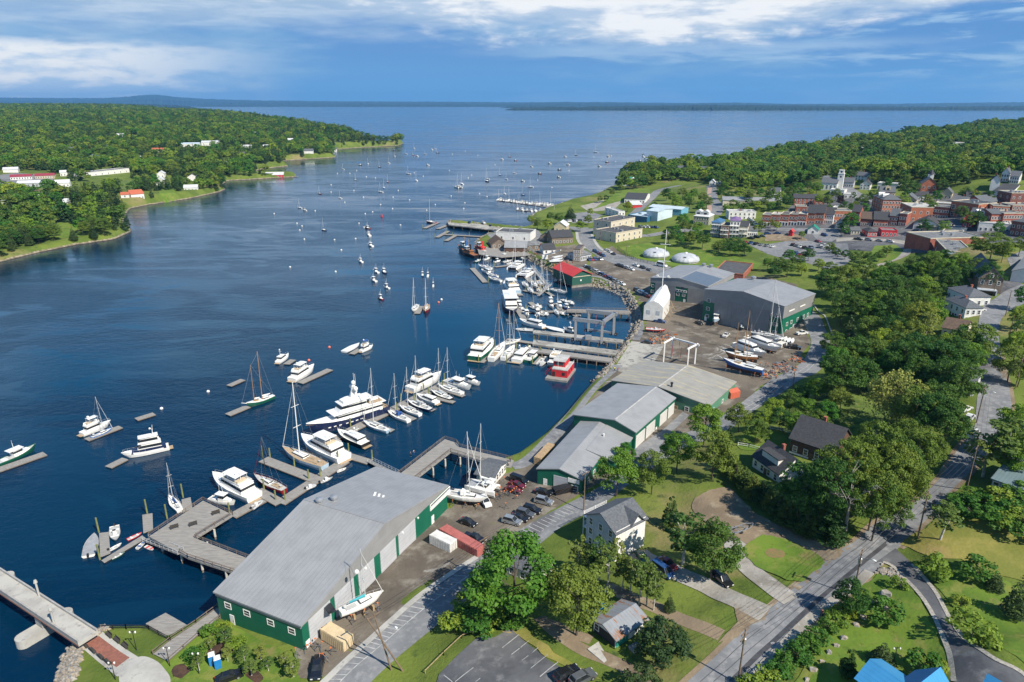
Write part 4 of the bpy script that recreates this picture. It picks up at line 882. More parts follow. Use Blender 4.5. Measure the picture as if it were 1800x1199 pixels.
MB().loft([[(s*2.8-fbl.Lx/2-2.2, -fbl.Ly*.3-3.6, 1.7), (s*2.8-fbl.Lx/2-2.2, -fbl.Ly*.3, 3.6), (s*2.8-fbl.Lx/2-2.2, -fbl.Ly*.3+3.6, 1.7)] for s in (-1, 1)]).build('wing_roof', MATS['bright_blue_roof'], fbl.roof)
MB().box((-fbl.Lx/2-2.2,-fbl.Ly*.3,.2),(4.8,6.0,3.2)).build('wing_wall', M_WHITE, fbl.root)
house('outbuilding', 'small blue roofed outbuilding cut by the bottom edge', 'shed', (1724,1230), (1746,1240), (1756,1226), 2.6, 1.2, 'x', M_WHITE, MATS['bright_blue_roof'])
def barge():
 fr = Fr((960,668),(996,674),(1012,652), z=0.0)
 a, b = W(958,668), W(997,672); d = W(1013,650); u2 = (d-b).to_2d().normalized(); u1 = Vector((u2.y,-u2.x)); Lx = (b-a).to_2d().dot(u1); Ly = (d-b).to_2d().length
 c = a.to_2d()+u1*Lx/2+u2*Ly/2; root = thing('houseboat', 'bright red two storey floating office with a pale flat roof', 'houseboat', (c.x,c.y,0), math.atan2(u1.y,u1.x)); hx, hy = Lx/2, Ly/2
 MB().box((0,0,.2),(2*hx,2*hy,1.2)).build('float', M_GREYW, root)
 fr2 = fr; fr2.Lx, fr2.Ly = 2*hx*.72,2*hy*.72
 w = MB().box((.6,1.0,2.2),(2*hx*.72,2*hy*.75,2.9)).box((-hx*.1,hy*.35,4.9),(2*hx*.55,2*hy*.5,2.5)).build('wall', M_REDP, root)
 MB().box((.6,1.0,3.75),(2*hx*.725,2*hy*.755,.16)).build('deck_roof', M_FLATL, root); MB().box((-hx*.1,hy*.3,6.25),(2*hx*.6,2*hy*.56,.2)).build('roof', M_FLATL, root)
 yf = 1.0-hy*.75
 for x, z, ww, hh in ((-1.6,1.9,1.0,1.9),(2.2,2.2,1.1,1.2)):
  o = MB().box((x,yf-.05,z),(ww,.12,hh)).build('window', M_DARK, root)
 o = MB().box((-hx*.1,hy*.35-hy*.5-.05,5.0),(3.2,.12,1.1)).build('window', M_GLASS, root)
 for y in (-1.5,2.0): MB().box((.6+hx*.72+.05, y, 2.3),(.12,1.2,1.1)).build('window', M_GLASS, root)
 s = MB()
 for i in range(8): s.box((-hx*.72-.2-.28*i, yf+1.4,3.5-.4*i),(.3,1.1,.1))
 s.bar((-hx*.72-.1,yf+.85,4.5),(-hx*.72-2.4,yf+.85,1.6),.1); s.build('stair', M_REDP, root)
 r = MB()
 for q in (.4,.8): r.box((.6, yf, 3.8+q),(2*hx*.72,.06,.06)); r.box((.6+hx*.72,1.0,3.8+q),(.06,2*hy*.75,.06))
 r.build('railing', M_TRIM, root); MB().bar((0,yf,3.8),(0,yf,9.5),.12,n=6).build('flagpole', M_TRIM, root)
barge()
# ---------------------------------------------------------------- labels that single out: ordinals by place for look-alikes
ORDW = 'first second third fourth fifth sixth seventh eighth ninth tenth eleventh twelfth thirteenth fourteenth fifteenth sixteenth seventeenth eighteenth nineteenth twentieth'.split()
NUMW = 'zero one two three four five six seven eight nine ten eleven twelve thirteen fourteen fifteen sixteen seventeen eighteen nineteen twenty'.split()
PEND = {}
def pend(o, base, px, py=0, most=20, axis='x'): PEND.setdefault(base, []).append((o, px, py)); o['label'] = base
def settle():
 for base, L in PEND.items():
  n = len(L)
  if n == 1 or n > 20: continue
  xs = [q[1] for q in L]; ys = [q[2] for q in L]; byy = (max(ys) - min(ys)) > 1.6*(max(xs) - min(xs))
  L.sort(key=(lambda q: -q[2]) if byy else (lambda q: q[1]))
  end = 'from the near end' if byy else 'from the left'
  for i, (o, _, _) in enumerate(L):
   o['label'] = f"{base}, {ORDW[i]} of {NUMW[n]} {end}" if len(base.split()) < 11 else f"{base}, {ORDW[i]} {end}"
# ---------------------------------------------------------------- trees
FK = 1.9
def leaf_mat(name, a, b):
 a, b = ((c[0]*FK, c[1]*FK, c[2]*FK*.75) for c in (a, b))
 m = bpy.data.materials.new(name); m.use_nodes = True; nt = m.node_tree; L = nt.links.new
 pb = nt.nodes['Principled BSDF']; pb.inputs['Roughness'].default_value = .6; pb.inputs['Specular IOR Level'].default_value = .25
 tc = N(nt, 'ShaderNodeTexCoord'); n = N(nt, 'ShaderNodeTexNoise', i_Scale=.55, i_Detail=5, i_Roughness=.7); L(tc.outputs['Object'], n.inputs['Vector'])
 oi = N(nt, 'ShaderNodeObjectInfo'); f = math_n(nt, 'ADD', smooth(nt, n.outputs[0], .3, .7), math_n(nt, 'MULTIPLY_ADD', oi.outputs['Random'], .9, -.45), clamp=True)
 c = mixc(nt, f, a, b)
 wn = N(nt, 'ShaderNodeTexWhiteNoise'); wn.noise_dimensions = '3D'
 hs = N(nt, 'ShaderNodeHueSaturation'); L(math_n(nt, 'MULTIPLY_ADD', oi.outputs['Random'], .075, .463), hs.inputs['Hue']); L(math_n(nt, 'MULTIPLY_ADD', oi.outputs['Random'], -.36, 1.14), hs.inputs['Value']); L(c, hs.inputs['Color']); c = hs.outputs[0]
 L(c, pb.inputs['Base Color'])
 tr = N(nt, 'ShaderNodeBsdfTranslucent'); L(c, tr.inputs[0]); mx = N(nt, 'ShaderNodeMixShader'); mx.inputs[0].default_value = .36
 L(pb.outputs[0], mx.inputs[1]); L(tr.outputs[0], mx.inputs[2]); L(mx.outputs[0], nt.nodes['Material Output'].inputs[0])
 return m
LM = {'maple': leaf_mat('maple_leaves', (.10,.165,.022), (.055,.115,.018)), 'oak': leaf_mat('oak_leaves', (.062,.108,.022), (.036,.072,.016)),
      'elm': leaf_mat('elm_leaves', (.075,.118,.02), (.045,.08,.018)), 'spruce': leaf_mat('spruce_needles', (.030,.058,.022), (.018,.038,.018)),
      'cedar': leaf_mat('cedar_sprays', (.052,.082,.018), (.028,.05,.013)), 'birch': leaf_mat('birch_leaves', (.09,.125,.032), (.055,.085,.024)),
      'willow': leaf_mat('willow_leaves', (.155,.175,.055), (.10,.125,.035)), 'shrub': leaf_mat('shrub_leaves', (.085,.145,.022), (.048,.095,.018)),
      'purple': leaf_mat('purple_leaves',(.035,.016,.022),(.02,.01,.014))}
M_BARK = mat('bark', (.10,.078,.06), .9, (.06,.048,.038), 2.0); M_BARKW = mat('birch_bark', (.52,.50,.46), .8, (.25,.23,.2), 1.5); M_BARKG = mat('grey_dead_wood', (.34,.31,.27), .85, (.22,.2,.17), 1.5)
def leaves_mesh(name, clumps, n, size, m, seed, up=.35, droop=0.0):
 """n leaf-sized faces spread over the skins of many clumps"""
 rg = np.random.default_rng(seed); cl = np.array(clumps, float); w = cl[:, 3]**2; w /= w.sum()
 k = rg.choice(len(cl), n, p=w); d = rg.normal(size=(n, 3)); d /= np.linalg.norm(d, axis=1)[:, None]; d[:, 2] = np.abs(d[:, 2])*.75 + d[:, 2]*.25
 rad = cl[k, 3]*rg.uniform(.72,1.08, n); c = cl[k, :3] + d*rad[:, None]*np.array([1,1,.8])
 if droop: c[:, 2] -= rg.uniform(0, droop, n)*rg.uniform(0,1, n)
 nr = d*.85 + rg.normal(size=(n, 3))*.45 + np.array([0,0, up]); nr /= np.linalg.norm(nr, axis=1)[:, None]
 t = np.cross(nr, rg.normal(size=(n, 3))); t /= np.linalg.norm(t, axis=1)[:, None]; b = np.cross(nr, t)
 s = size*rg.uniform(.6,1.3, n)[:, None]; q = np.stack([c - t*s*.5, c - b*s*.38, c + t*s*.5, c + b*s*.38],1).reshape(-1,3)
 me = bpy.data.meshes.new(name); me.vertices.add(4*n); me.vertices.foreach_set('co', q.ravel()); me.loops.add(4*n); me.loops.foreach_set('vertex_index', np.arange(4*n, dtype=np.int32))
 me.polygons.add(n); me.polygons.foreach_set('loop_start', np.arange(0,4*n, 4, dtype=np.int32)); me.update(calc_edges=True); me.materials.append(m)
 return me
def crown_clumps(seed, rx, rz, cz, n, r0, r1, fl=1.0, hole=.25):
 rg = random.Random(seed); out = []
 lob = [(rg.uniform(0,6.28), rg.uniform(.75,1.2)) for _ in range(5)]
 while len(out) < n:
  a = rg.uniform(0,6.283); v = rg.uniform(-.75,1); q = rg.uniform(.45,1)**.5
  k = 1 + sum(.16*(s-.9)*math.cos(2*(a-o)) for o, s in lob) + .14*math.sin(3*a + lob[0][0])
  rr = math.sqrt(max(0,1 - abs(v)**2.2))*q*k
  r = rg.uniform(r0, r1)*(1 - .25*max(0, v)); out.append((rr*rx*math.cos(a), rr*rx*math.sin(a), cz + v*rz*q*fl, r))
 return out
def trunk_mesh(name, H, r, m, cr, seed, limbs=6, split=.35, bare=False):
 rg = random.Random(seed); b = MB(); p = Vector((0,0,-.5)); top = Vector((rg.uniform(-.3,.3), rg.uniform(-.3,.3), H*.78)); mid = Vector((rg.uniform(-.25,.25), rg.uniform(-.25,.25), H*split))
 b.bar(p, mid, r*2, n=7, w2=r*1.4); b.bar(mid, top, r*1.4, n=6, w2=r*.3)
 for i in range(limbs):
  a = 6.283*i/limbs + rg.uniform(-.4,.4); s = mid.lerp(top, rg.uniform(0,.6)); e = s + Vector((math.cos(a)*cr*rg.uniform(.5,.85), math.sin(a)*cr*rg.uniform(.5,.85), H*rg.uniform(.12,.3)))
  k = s.lerp(e, .5) + Vector((0,0,-.04*H)); b.bar(s, k, r*.8, n=5, w2=r*.5); b.bar(k, e, r*.5, n=5, w2=r*.12)
  if bare:
   for j in range(4):
    s2 = k.lerp(e, rg.uniform(0,.9)); a2 = a + rg.uniform(-1.3,1.3); e2 = s2 + Vector((math.cos(a2)*cr*.3, math.sin(a2)*cr*.3, H*rg.uniform(-.02,.14))); b.bar(s2, e2, r*.3, n=4, w2=r*.08)
    for q in range(2): s3 = s2.lerp(e2, rg.uniform(.3,.9)); b.bar(s3, s3 + Vector((rg.uniform(-1,1), rg.uniform(-1,1), rg.uniform(0,1)))*cr*.16, r*.14, n=3, w2=r*.05)
 return b.mesh(name, m)
KIND = {}
def kind(name, H, cr, variants): KIND[name] = (H, cr, variants)
def bl(mname, H, cr, seed, n, size, ncl, r0, r1, low=.17, bark=None, rzk=.5, **kw):
 rz = H*(1-low)*.5; return (leaves_mesh(mname + '_crown', crown_clumps(seed, cr, rz*rzk*2*.92, H*low + rz, ncl, r0, r1), n, size, LM[mname], seed, **kw), trunk_mesh(mname + '_trunk', H, .018*H, bark or M_BARK, cr, seed))
kind('maple', 14, 5.6, [bl('maple', 14, 5.0, s, 7140, 0.47, 60, 1.0, 1.9) for s in (11, 12, 13)])
kind('oak', 14, 6.2, [bl('oak', 14, 5.6, s, 7140, 0.50, 52, 1.1, 2.2) for s in (21, 22, 23)])
kind('elm', 16, 8.0, [bl('elm', 16, 7.4, s, 9520, 0.49, 75, 1.1, 2.1, low=.2, rzk=.46) for s in (31, 32)])
kind('birch', 12, 2.6, [bl('birch', 12, 2.3, s, 1200, .5, 34, .5, 1.0, low=.25, bark=M_BARKW) for s in (41, 42)])
kind('shrub', 3, 1.9, [bl('shrub', 3, 1.7, s, 900, .34, 22, .4, .8, low=.02) for s in (51, 52, 53)])
kind('willow', 15, 7.2, [bl('willow', 15, 6.2, s, 6000, .5, 60, 1.1, 2.0, low=.12, droop=5) for s in (61,)])
kind('purple', 13, 5.2, [bl('purple', 13, 5, s, 3000, .7, 45, 1.0, 2.0) for s in (71,)])
def spruce(seed, H=13, cr=3.3):
 cl = []; rg = random.Random(seed)
 for i in range(13):
  z = H*(.1 + .88*i/13); r = cr*(1 - i/13.2)**.85; k = max(1, int(2 + r*2.6))
  for j in range(k): a = 6.283*j/k + rg.uniform(-.3,.3); cl.append((r*.72*math.cos(a)*rg.uniform(.7,1.15), r*.72*math.sin(a)*rg.uniform(.7,1.15), z + rg.uniform(-.3,.3), max(.3, r*.36)))
 return (leaves_mesh('spruce_crown', cl, 2600, .5, LM['spruce'], seed, up=.1), trunk_mesh('spruce_trunk', H, .2, M_BARK, .4, seed, 2))
kind('spruce',13,3.3,[spruce(s) for s in (81,82)])
kind('pine', 8, 5.0, [(leaves_mesh('pine_crown', crown_clumps(s, 4.2, 3.4, 3.6, 46, .7, 1.4), 3400, .5, LM['spruce'], s), trunk_mesh('pine_trunk', 8, .22, M_BARK, 3, s)) for s in (91,)])
def cedar(seed, H=9, cr=2.4):
 cl = []; rg = random.Random(seed)
 for i in range(44):
  t = rg.uniform(.02,1); r = cr*min(1,(1.05 - t)**.6*1.05); a = rg.uniform(0,6.283); cl.append((r*.6*math.cos(a), r*.6*math.sin(a),.5 + t*(H-1.2), max(.35, r*.42)))
 return (leaves_mesh('cedar_crown', cl, 2600, .42, LM['cedar'], seed, up=.15), trunk_mesh('cedar_trunk', H, .16, M_BARK, .4, seed, 2))
kind('cedar',9,2.4,[cedar(s) for s in (101,102)])
TREES = {}
def tree(kd, px, py, H, label, group=None, wk=1.0, at='c', name=None):
 """a tree whose crown centre shows at the photo pixel"""
 H0, cr, va = KIND[kd]; s = H/H0
 p = GE(px, py, H*.58 if at == 'c' else 0.0)
 return tree_w(kd, p, H, label, group, wk, name, px, py)
def tree_w(kd, p, H, label, group=None, wk=1.0, name=None, px=0, py=0, rnd=random):
 H0, cr, va = KIND[kd]; s = H/H0; nm = name or {'purple':'copper_beech_tree','shrub':'shrub'}.get(kd, kd + '_tree')
 o = thing(nm, label, 'shrub' if kd == 'shrub' else 'tree', p, rnd.uniform(0,6.28), group, (s*wk, s*wk, s))
 cm, tm = va[rnd.randrange(len(va))]; link('crown', cm, o); link('trunk', tm, o); pend(o, label, px, py)
 return o
T = [ # crown centre in the photo, height m, kind, label
 (905,1008,18,'maple','big bright maple beside the waterfront street below the white house',1.15),(1016,1052,14,'oak','tall maple between the birches and the rusty roofed garage',.95),
 (1166,1118,8,'pine','dense round pine beside the rusty roofed garage',1.0),(1128,1196,6,'pine','dark pine cut by the bottom edge of the photo',1.0),
 (1086,826,13,'maple','leafy maple in front of the low green workshop',1.0),(1149,826,12,'oak','thin crowned tree between two maples by the green workshop',.75),(1101,797,8,'maple','small tree against the end of the low workshop',.8),
 (1192,790,12,'maple','white stemmed maple beside the asphalt court of the repair shed',.95),(1241,742,13,'maple','rounded maple in front of the pale roofed boat shed',1.0),(1256,795,14,'oak','grey green bushy tree between the maple and the clipped hedge',.85),
 (1301,732,9,'oak','small round tree on the verge across from the boat shed',.95),(1283,762,7,'cedar','slim dark cedar at the edge of the small lawn',1.0),
 (1410,858,15,'oak','tall ash rising out of the clipped hedge by the cottage',.8),(1466,915,9,'cedar','pointed cedar at the street end of the hedge',1.4),
 (1577,690,17,'willow','pale yellow green willow on the slope above the brown house',1.0),
 (1205,938,13,'birch','birch with white stems beside the dark maple on the gravel drive',1.5),(1256,962,13,'oak','dark rounded maple beside the gravel drive',.95),(1180,893,9,'cedar','dark cedar standing behind the white apartment house',.9),(1178,1056,4,'spruce','little spruce among stones beside the dirt track',1.2),
 (1661,912,8.5,'birch','flat topped yellow green tree alone on the dry lawn',1.75),(1640,992,4.2,'shrub','wide shrub beside the stone edged driveway',1.3),(1723,998,3.8,'shrub','greyish shrub at the left of the row on the lawn',1.3),(1753,1018,4,'spruce','bushy spruce in the row across the right lawn',1.7),(1794,1040,9,'spruce','blue green spruce cut by the right edge',1.0),
 (1690,1056,2.2,'shrub','small bright shrub alone on the right lawn',1.2),(1714,1100,4.6,'shrub','big arching shrub on the lawn inside the driveway bend',1.2),(1499,1048,8,'oak','bushy tree beside the street light on the hill street',.8),(1562,1072,3.6,'shrub','sprawling shrub among boulders on the lawn',1.4),(1580,1022,2.2,'shrub','dark shrub beside the stone heap',1.2),
 (1553,1145,4.5,'spruce','dark rounded spruce above the blue metal roof',1.9),(1493,1160,5.5,'cedar','cone shaped cedar on the lawn left of the blue roof',1.1),(1625,1166,4,'shrub','dark shrub against the driveway side of the blue roof',1.1),(1648,1172,2.4,'shrub','low flowering shrub beside the driveway edging',1.1),
 (1771,780,15,'birch','tall birch with a white trunk at the right of the hill street',1.8),(1740,792,12,'birch','leaning birch above the teal roofed bungalow',1.8),(1795,752,14,'maple','maple cut by the right edge above the bungalow',1.0),(1790,806,11,'maple','bright crown close above the teal roof',.9),
 (1003,370,14,'spruce','tall dark pine on the shore behind the breakwater',1.5),(1104,362,9,'maple','round tree beside the red arched shed',1.1),(1038,372,8,'maple','single small tree on the lawn before the shore car park',.9),(1034,385,9,'oak','tree at the corner of the shore car park',.9),
 (1745,432,17,'elm','huge spreading tree behind the brick buildings at the right',1.05),(1598,330,17,'elm','large crown in front of the brick gable of the town',.95),(1680,322,17,'oak','large round crown left of the arched brick bank',1.0),(1495,388,14,'maple','bright round tree in front of the brick shop row',.95),
 (1478,352,12,'purple','dark copper beech behind the shop row',.6),(1500,345,9,'birch','thin grey green tree beside the upper street',1.6),(1575,248,13,'purple','dark purple beech in the wooded hill',1.1),
]
for px, py, H, kd, lb, wk in T: tree(kd, px, py, H, lb, None, wk)
def grp(kd, base, group, pts, H, wk=1.0, jit=.15):
 for i, (px, py) in enumerate(pts):
  k = kd if isinstance(kd, str) else kd[i % len(kd)]
  tree(k, px, py, H*random.uniform(1-jit, 1+jit), base, group, wk*random.uniform(.9,1.1))
grp('birch', 'slender birch in the grove below the white house', 'birches in the grove', [(1018,972),(1035,985),(1055,978),(1070,992),(1086,972),(1096,1002),(1110,1005),(1126,1014),(1140,1022),(1152,1030)], 9.8, .95)
grp('cedar', 'dark cedar of the tall hedge below the cottage', 'cedars of the tall hedge', [(1268,800),(1282,811),(1296,823),(1310,836),(1325,849),(1340,861),(1355,872),(1370,884),(1386,893),(1402,905),(1420,914),(1442,922),(1455,903)], 6.6, 1.35, .08)
grp('elm', 'broad crown overhanging the hill street beside the brown house', 'big trees along the hill street', [(1492,818),(1522,800),(1546,788),(1562,822),(1600,772),(1618,794),(1580,848),(1540,864),(1545,888),(1580,806),(1508,850),(1470,856)], 15, .78)
grp(('oak','maple'), 'leafy bush on the slope between the two streets', 'bushes on the slope', [(1390,704),(1362,716),(1410,690),(1436,681),(1465,678),(1419,716),(1372,735),(1453,723),(1436,738),(1345,735),(1330,755),(1400,742),(1480,700)], 7, 1.1)
grp('oak', 'dark crown before the white house at the street bend', 'trees at the hill street bend', [(1641,728),(1612,712),(1668,742),(1672,680),(1655,660),(1692,668),(1628,658),(1604,655),(1648,705)], 12, .95)
WOOD = [(1452,495),(1489,490),(1520,477),(1549,488),(1578,483),(1610,466),(1641,463),(1665,473),(1646,493),(1670,489),(1472,517),(1506,510),(1535,512),(1564,507),(1598,505),(1622,510),(1640,515),(1482,539),(1515,534),(1545,532),(1574,532),(1603,527),(1632,534),(1535,556),(1564,553),(1593,556),(1622,556),(1640,548),(1535,585),(1569,580),(1598,587),(1549,604),(1578,609),(1612,614),(1646,614),(1670,612),(1695,606),(1712,602),(1680,626),(1704,628),(1622,638),(1651,632),(1593,631),(1564,638),(1535,624),(1511,621),(1486,633),(1467,640),(1482,657),(1512,655),(1470,605)]
grp(('oak','oak','elm','maple'), 'dark crown in the wood behind the tall boat hall', 'trees of the wood behind the boat hall', WOOD, 13.5, .95)
tree('spruce', 1494, 578, 16, 'tall conifer at the near edge of the wood by the boat hall', None, 1.25); tree('birch', 1632, 575, 14, 'pale half bare birch standing in the dark wood', None, 1.2)
grp(('maple','oak'), 'tree at the right edge beyond the hill street', 'trees beyond the hill street', [(1793,556),(1798,585),(1788,606),(1796,650),(1806,520),(1780,636)], 10, .9)
grp('shrub', 'dark shrub under the birches at the right edge', 'shrubs under the right edge birches', [(1712,868),(1735,880),(1760,872),(1785,890),(1740,905),(1775,915),(1800,905),(1795,862),(1690,885),(1810,930)], 3.4, 1.6)
grp('shrub', 'green bush in the roadside hedge along the hill street', 'bushes of the roadside hedge', [(1486,1072),(1470,1086),(1454,1099),(1436,1114),(1418,1130),(1400,1146),(1384,1161),(1366,1178),(1350,1192),(1500,1062),(1330,1205)], 2.6, 1.3)
grp('shrub', 'bright green bush on the bank above the waterfront street', 'bushes on the street bank', [(800,1096),(815,1084),(832,1078),(850,1068),(868,1058),(842,1092),(862,1084),(884,1072),(880,1048),(900,1082),(828,1058)], 3.6, 1.4)
grp('birch', 'young tree on the grass beside the long shed', 'young trees by the storage shed', [(369,1130),(396,1116),(429,1149),(457,1146),(470,1166),(499,1158),(514,1172),(348,1162),(398,1148),(440,1172)], 3.6, 1.5)
grp('shrub', 'low shrub beside the planked boardwalk', 'shrubs by the boardwalk', [(373,1108),(392,1100),(350,1140),(335,1150),(412,1130)], 2.2, 1.3)
grp(('oak','maple'), 'tree beside the shore car park behind the breakwater', 'trees by the shore car park', [(983,383),(963,393),(945,392),(932,385),(968,380),(1020,396)], 9, 1.0)
grp('oak', 'small tree on the shore lawn beyond the wharf', 'trees on the shore lawn', [(1055,349),(1066,348),(1076,338),(1092,330),(1150,362)], 8, .95)
grp(('oak','maple'), 'tree of the dense clump beside the sky blue warehouse', 'trees by the blue warehouse', [(1172,340),(1182,346),(1200,338),(1220,340),(1236,346),(1190,356),(1213,356),(1230,362),(1243,354),(1208,348)], 12, 1.0)
grp(('maple','oak'), 'tree in the belt above the mown field', 'trees above the mown field', [(1188,406),(1205,397),(1221,412),(1176,414),(1200,386),(1236,420),(1228,400),(1212,418),(1196,420)], 11, 1.0)
grp('oak', 'bushy tree at the far edge of the mown field', 'bushy trees at the field edge', [(1276,428),(1290,424),(1302,430),(1284,436),(1310,438),(1264,432)], 8, 1.3)
grp(('oak','maple'), 'tree of the belt below the town car park', 'trees below the town car park', [(1370,462),(1388,448),(1402,458),(1350,462),(1422,446),(1440,464),(1385,470),(1410,472),(1460,474),(1490,480),(1362,476)], 8.5, 1.1)
grp('oak', 'tree on the round lawn below the shop row', 'trees on the round lawn', [(1470,442),(1486,446),(1502,452),(1518,450),(1532,452),(1460,434),(1546,448),(1560,440)], 7, 1.0)
grp(('oak','maple'), 'tree in front of the terraced brick shops', 'trees before the brick shops', [(1340,396),(1330,402),(1356,392),(1366,396),(1388,386),(1410,412),(1478,398),(1486,404)], 7, .9)
grp(('oak','maple'), 'tree in the row behind the balcony houses', 'trees behind the balcony houses', [(1290,358),(1302,362),(1316,358),(1330,360),(1344,356),(1356,362),(1368,358),(1276,364),(1310,366)], 9, 1.0)
grp(('oak','maple','oak'), 'tree between the houses above the brick shops', 'trees among the town houses', [(1455,352),(1440,350),(1470,340),(1385,352),(1372,346),(1352,344),(1408,346),(1425,340),(1515,352),(1535,344),(1588,352),(1596,344),(1630,352),(1648,344),(1655,332),(1700,340),(1716,345),(1738,345),(1590,316),(1560,322),(1536,312),(1500,306),(1485,312),(1465,318),(1502,362),(1520,366),(1488,366),(1455,368),(1640,366),(1690,372),(1722,376),(1660,398),(1625,396),(1702,386),(1755,400)], 10.5, 1.0)
grp(('oak','maple'), 'tree of the leafy quarter behind the long cold store', 'trees behind the cold store', [(1282,344),(1300,338),(1318,342),(1336,338),(1354,336),(1372,332),(1390,336),(1404,330),(1420,326),(1436,330),(1268,338),(1274,326),(1292,322),(1312,326),(1330,320),(1350,322)], 11, 1.05)
grp(('oak','maple'), 'tree below the flat roofed brick market', 'trees below the brick market', [(1660,452),(1690,462),(1716,470),(1640,458),(1740,482),(1620,474),(1590,478),(1560,474),(1700,480),(1765,440),(1795,430)], 11, 1.0)
dt = thing('dead_tree', 'bare grey dead tree reaching out in front of the green crowns', 'tree', GE(1484,946,0), 1.0); link('trunk', trunk_mesh('dead_trunk', 16, .36, M_BARKG, 6.0, 5, 9, .45, True), dt)
# ---------------------------------------------------------------- woods on both shores
def in_poly(pts, poly): return sdf(pts, np.array(poly)) > 0
def far_poly(px): return [tuple(W(x, y, z)[:2]) for x, y, z in px]
FP = {}
def clearing(px): return np.array([tuple(G(*p).to_2d()) for p in px])
CLEAR = [clearing(c) for c in (
 [(-30,318),(0,300),(95,300),(130,318),(220,330),(150,345),(0,340)],[(130,310),(190,292),(240,318),(245,338),(210,340),(150,322)],[(70,415),(105,388),(150,398),(140,420)],[(200,342),(245,335),(262,352),(228,366)],
 [(272,300),(310,318),(312,345),(290,348),(268,330)],[(316,345),(352,330),(346,312),(322,320)],[(310,262),(385,248),(400,256),(330,270)],[(378,296),(408,290),(412,302),(385,306)],[(140,285),(200,274),(205,284),(150,292)],
 [(258,272),(296,262),(300,272),(265,280)],[(530,268),(560,264),(556,273),(530,274)],[(400,316),(430,302),(520,300),(530,315)],[(195,240),(215,236),(218,242)])]
def wood_points(land, d0, d1, u0, u1, sp):
 rg = np.random.default_rng(5); out = []
 y = d0
 while y < d1:
  s = sp*(1 + .00022*max(0, y-500)); x = u0*y
  xs = np.arange(u0*y, u1*y, s); out.append(np.c_[xs + rg.uniform(-.42,.42, len(xs))*s, y + rg.uniform(-.42,.42, len(xs))*s]); y += s*.9
 p = np.concatenate(out); s = sdf(p, land); k = s > 1.5
 for i in np.nonzero(k)[0]:
  if noise.noise((p[i,0]*.012, p[i,1]*.008,4.0)) + .4*noise.noise((p[i,0]*.04, p[i,1]*.03,1.0)) > .44: k[i] = False
 return p[k]
LW = wood_points(LAND_LEFT, 440,4600,-.86,-.1,8.6)
for c in CLEAR: LW = LW[sdf(LW, c) < 3]
RW = wood_points(LAND_NEAR, 520,2000,.16,1.0,8.8)
pr_ = lambda p: np.c_[900 + FPX*p[:, 0]/(p[:, 1]*CP + (CAMZ - p[:, 2])*SP),599.5 - FPX*(p[:, 1]*SP - (CAMZ - p[:, 2])*CP)/(p[:, 1]*CP + (CAMZ - p[:, 2])*SP)]
RZ = hts(RW); rp = pr_(np.c_[RW, RZ])
TOWN = [(1140,330),(1168,318),(1200,322),(1240,320),(1262,332),(1300,334),(1330,332),(1400,328),(1430,322),(1455,310),(1500,318),(1560,326),(1585,322),(1620,324),(1660,330),(1700,330),(1760,332),(1830,334),(1900,500),(1000,500),(1060,340)]
keep = ~(sdf(rp, np.array(TOWN, float)) > 0) & (rp[:, 1] < 420)
RW = RW[keep]; RZ = RZ[keep]
HOUSES_AVOID = []
# ---------------------------------------------------------------- the wharf, the town and the far shore, house by house
M_OLIVE = mat('olive_clapboard', (.30,.30,.22), .7, (.25,.25,.18)); M_BLUEG = mat('blue_grey_clapboard', (.20,.27,.33), .7, (.16,.22,.27)); M_TAN = mat('tan_clapboard', (.52,.45,.30), .7, (.45,.38,.25))
M_ROOFW = metal('pale_roof', (.60,.61,.62), 0, 1.0); M_ROOFB = mat('blue_roofing', (.05,.14,.28), .6, (.04,.11,.22)); M_PURP = mat('purple_roofing', (.20,.12,.26), .6, (.16,.09,.21)); M_DKGR = mat('dark_green_roofing', (.035,.075,.055), .7)
M_TEALR = mat('green_roofing', (.015,.24,.17), .5, (.012,.19,.13)); M_MAROON = mat('maroon_roofing', (.30,.04,.06), .6, (.24,.035,.05)); M_ROOFO = mat('orange_roofing', (.45,.12,.06), .6)
WALL = dict(w=M_WHITE, c=M_CREAM, b=M_BRICK, d=M_BRICKD, o=M_BRICKO, v=M_OLIVE, g=M_BLUEG, t=M_TAN, n=M_WEATH, k=M_BROWNW, r=M_REDP, p=M_PALEB, B=M_BLUEM, D=M_BLUE_SHADED, W=M_BLUEW)
ROOF = dict(s=M_SHING, k=M_SHINGD, n=M_SHINGB, f=M_FLAT, l=M_FLATL, t=M_FLATD, w=M_ROOFW, b=M_ROOFB, p=M_PURP, g=M_DKGR, G=M_TEALR, m=M_MAROON, o=M_ROOFO, M=M_ROOFG, W=M_BLUEW, r=MATS['red_roof'])
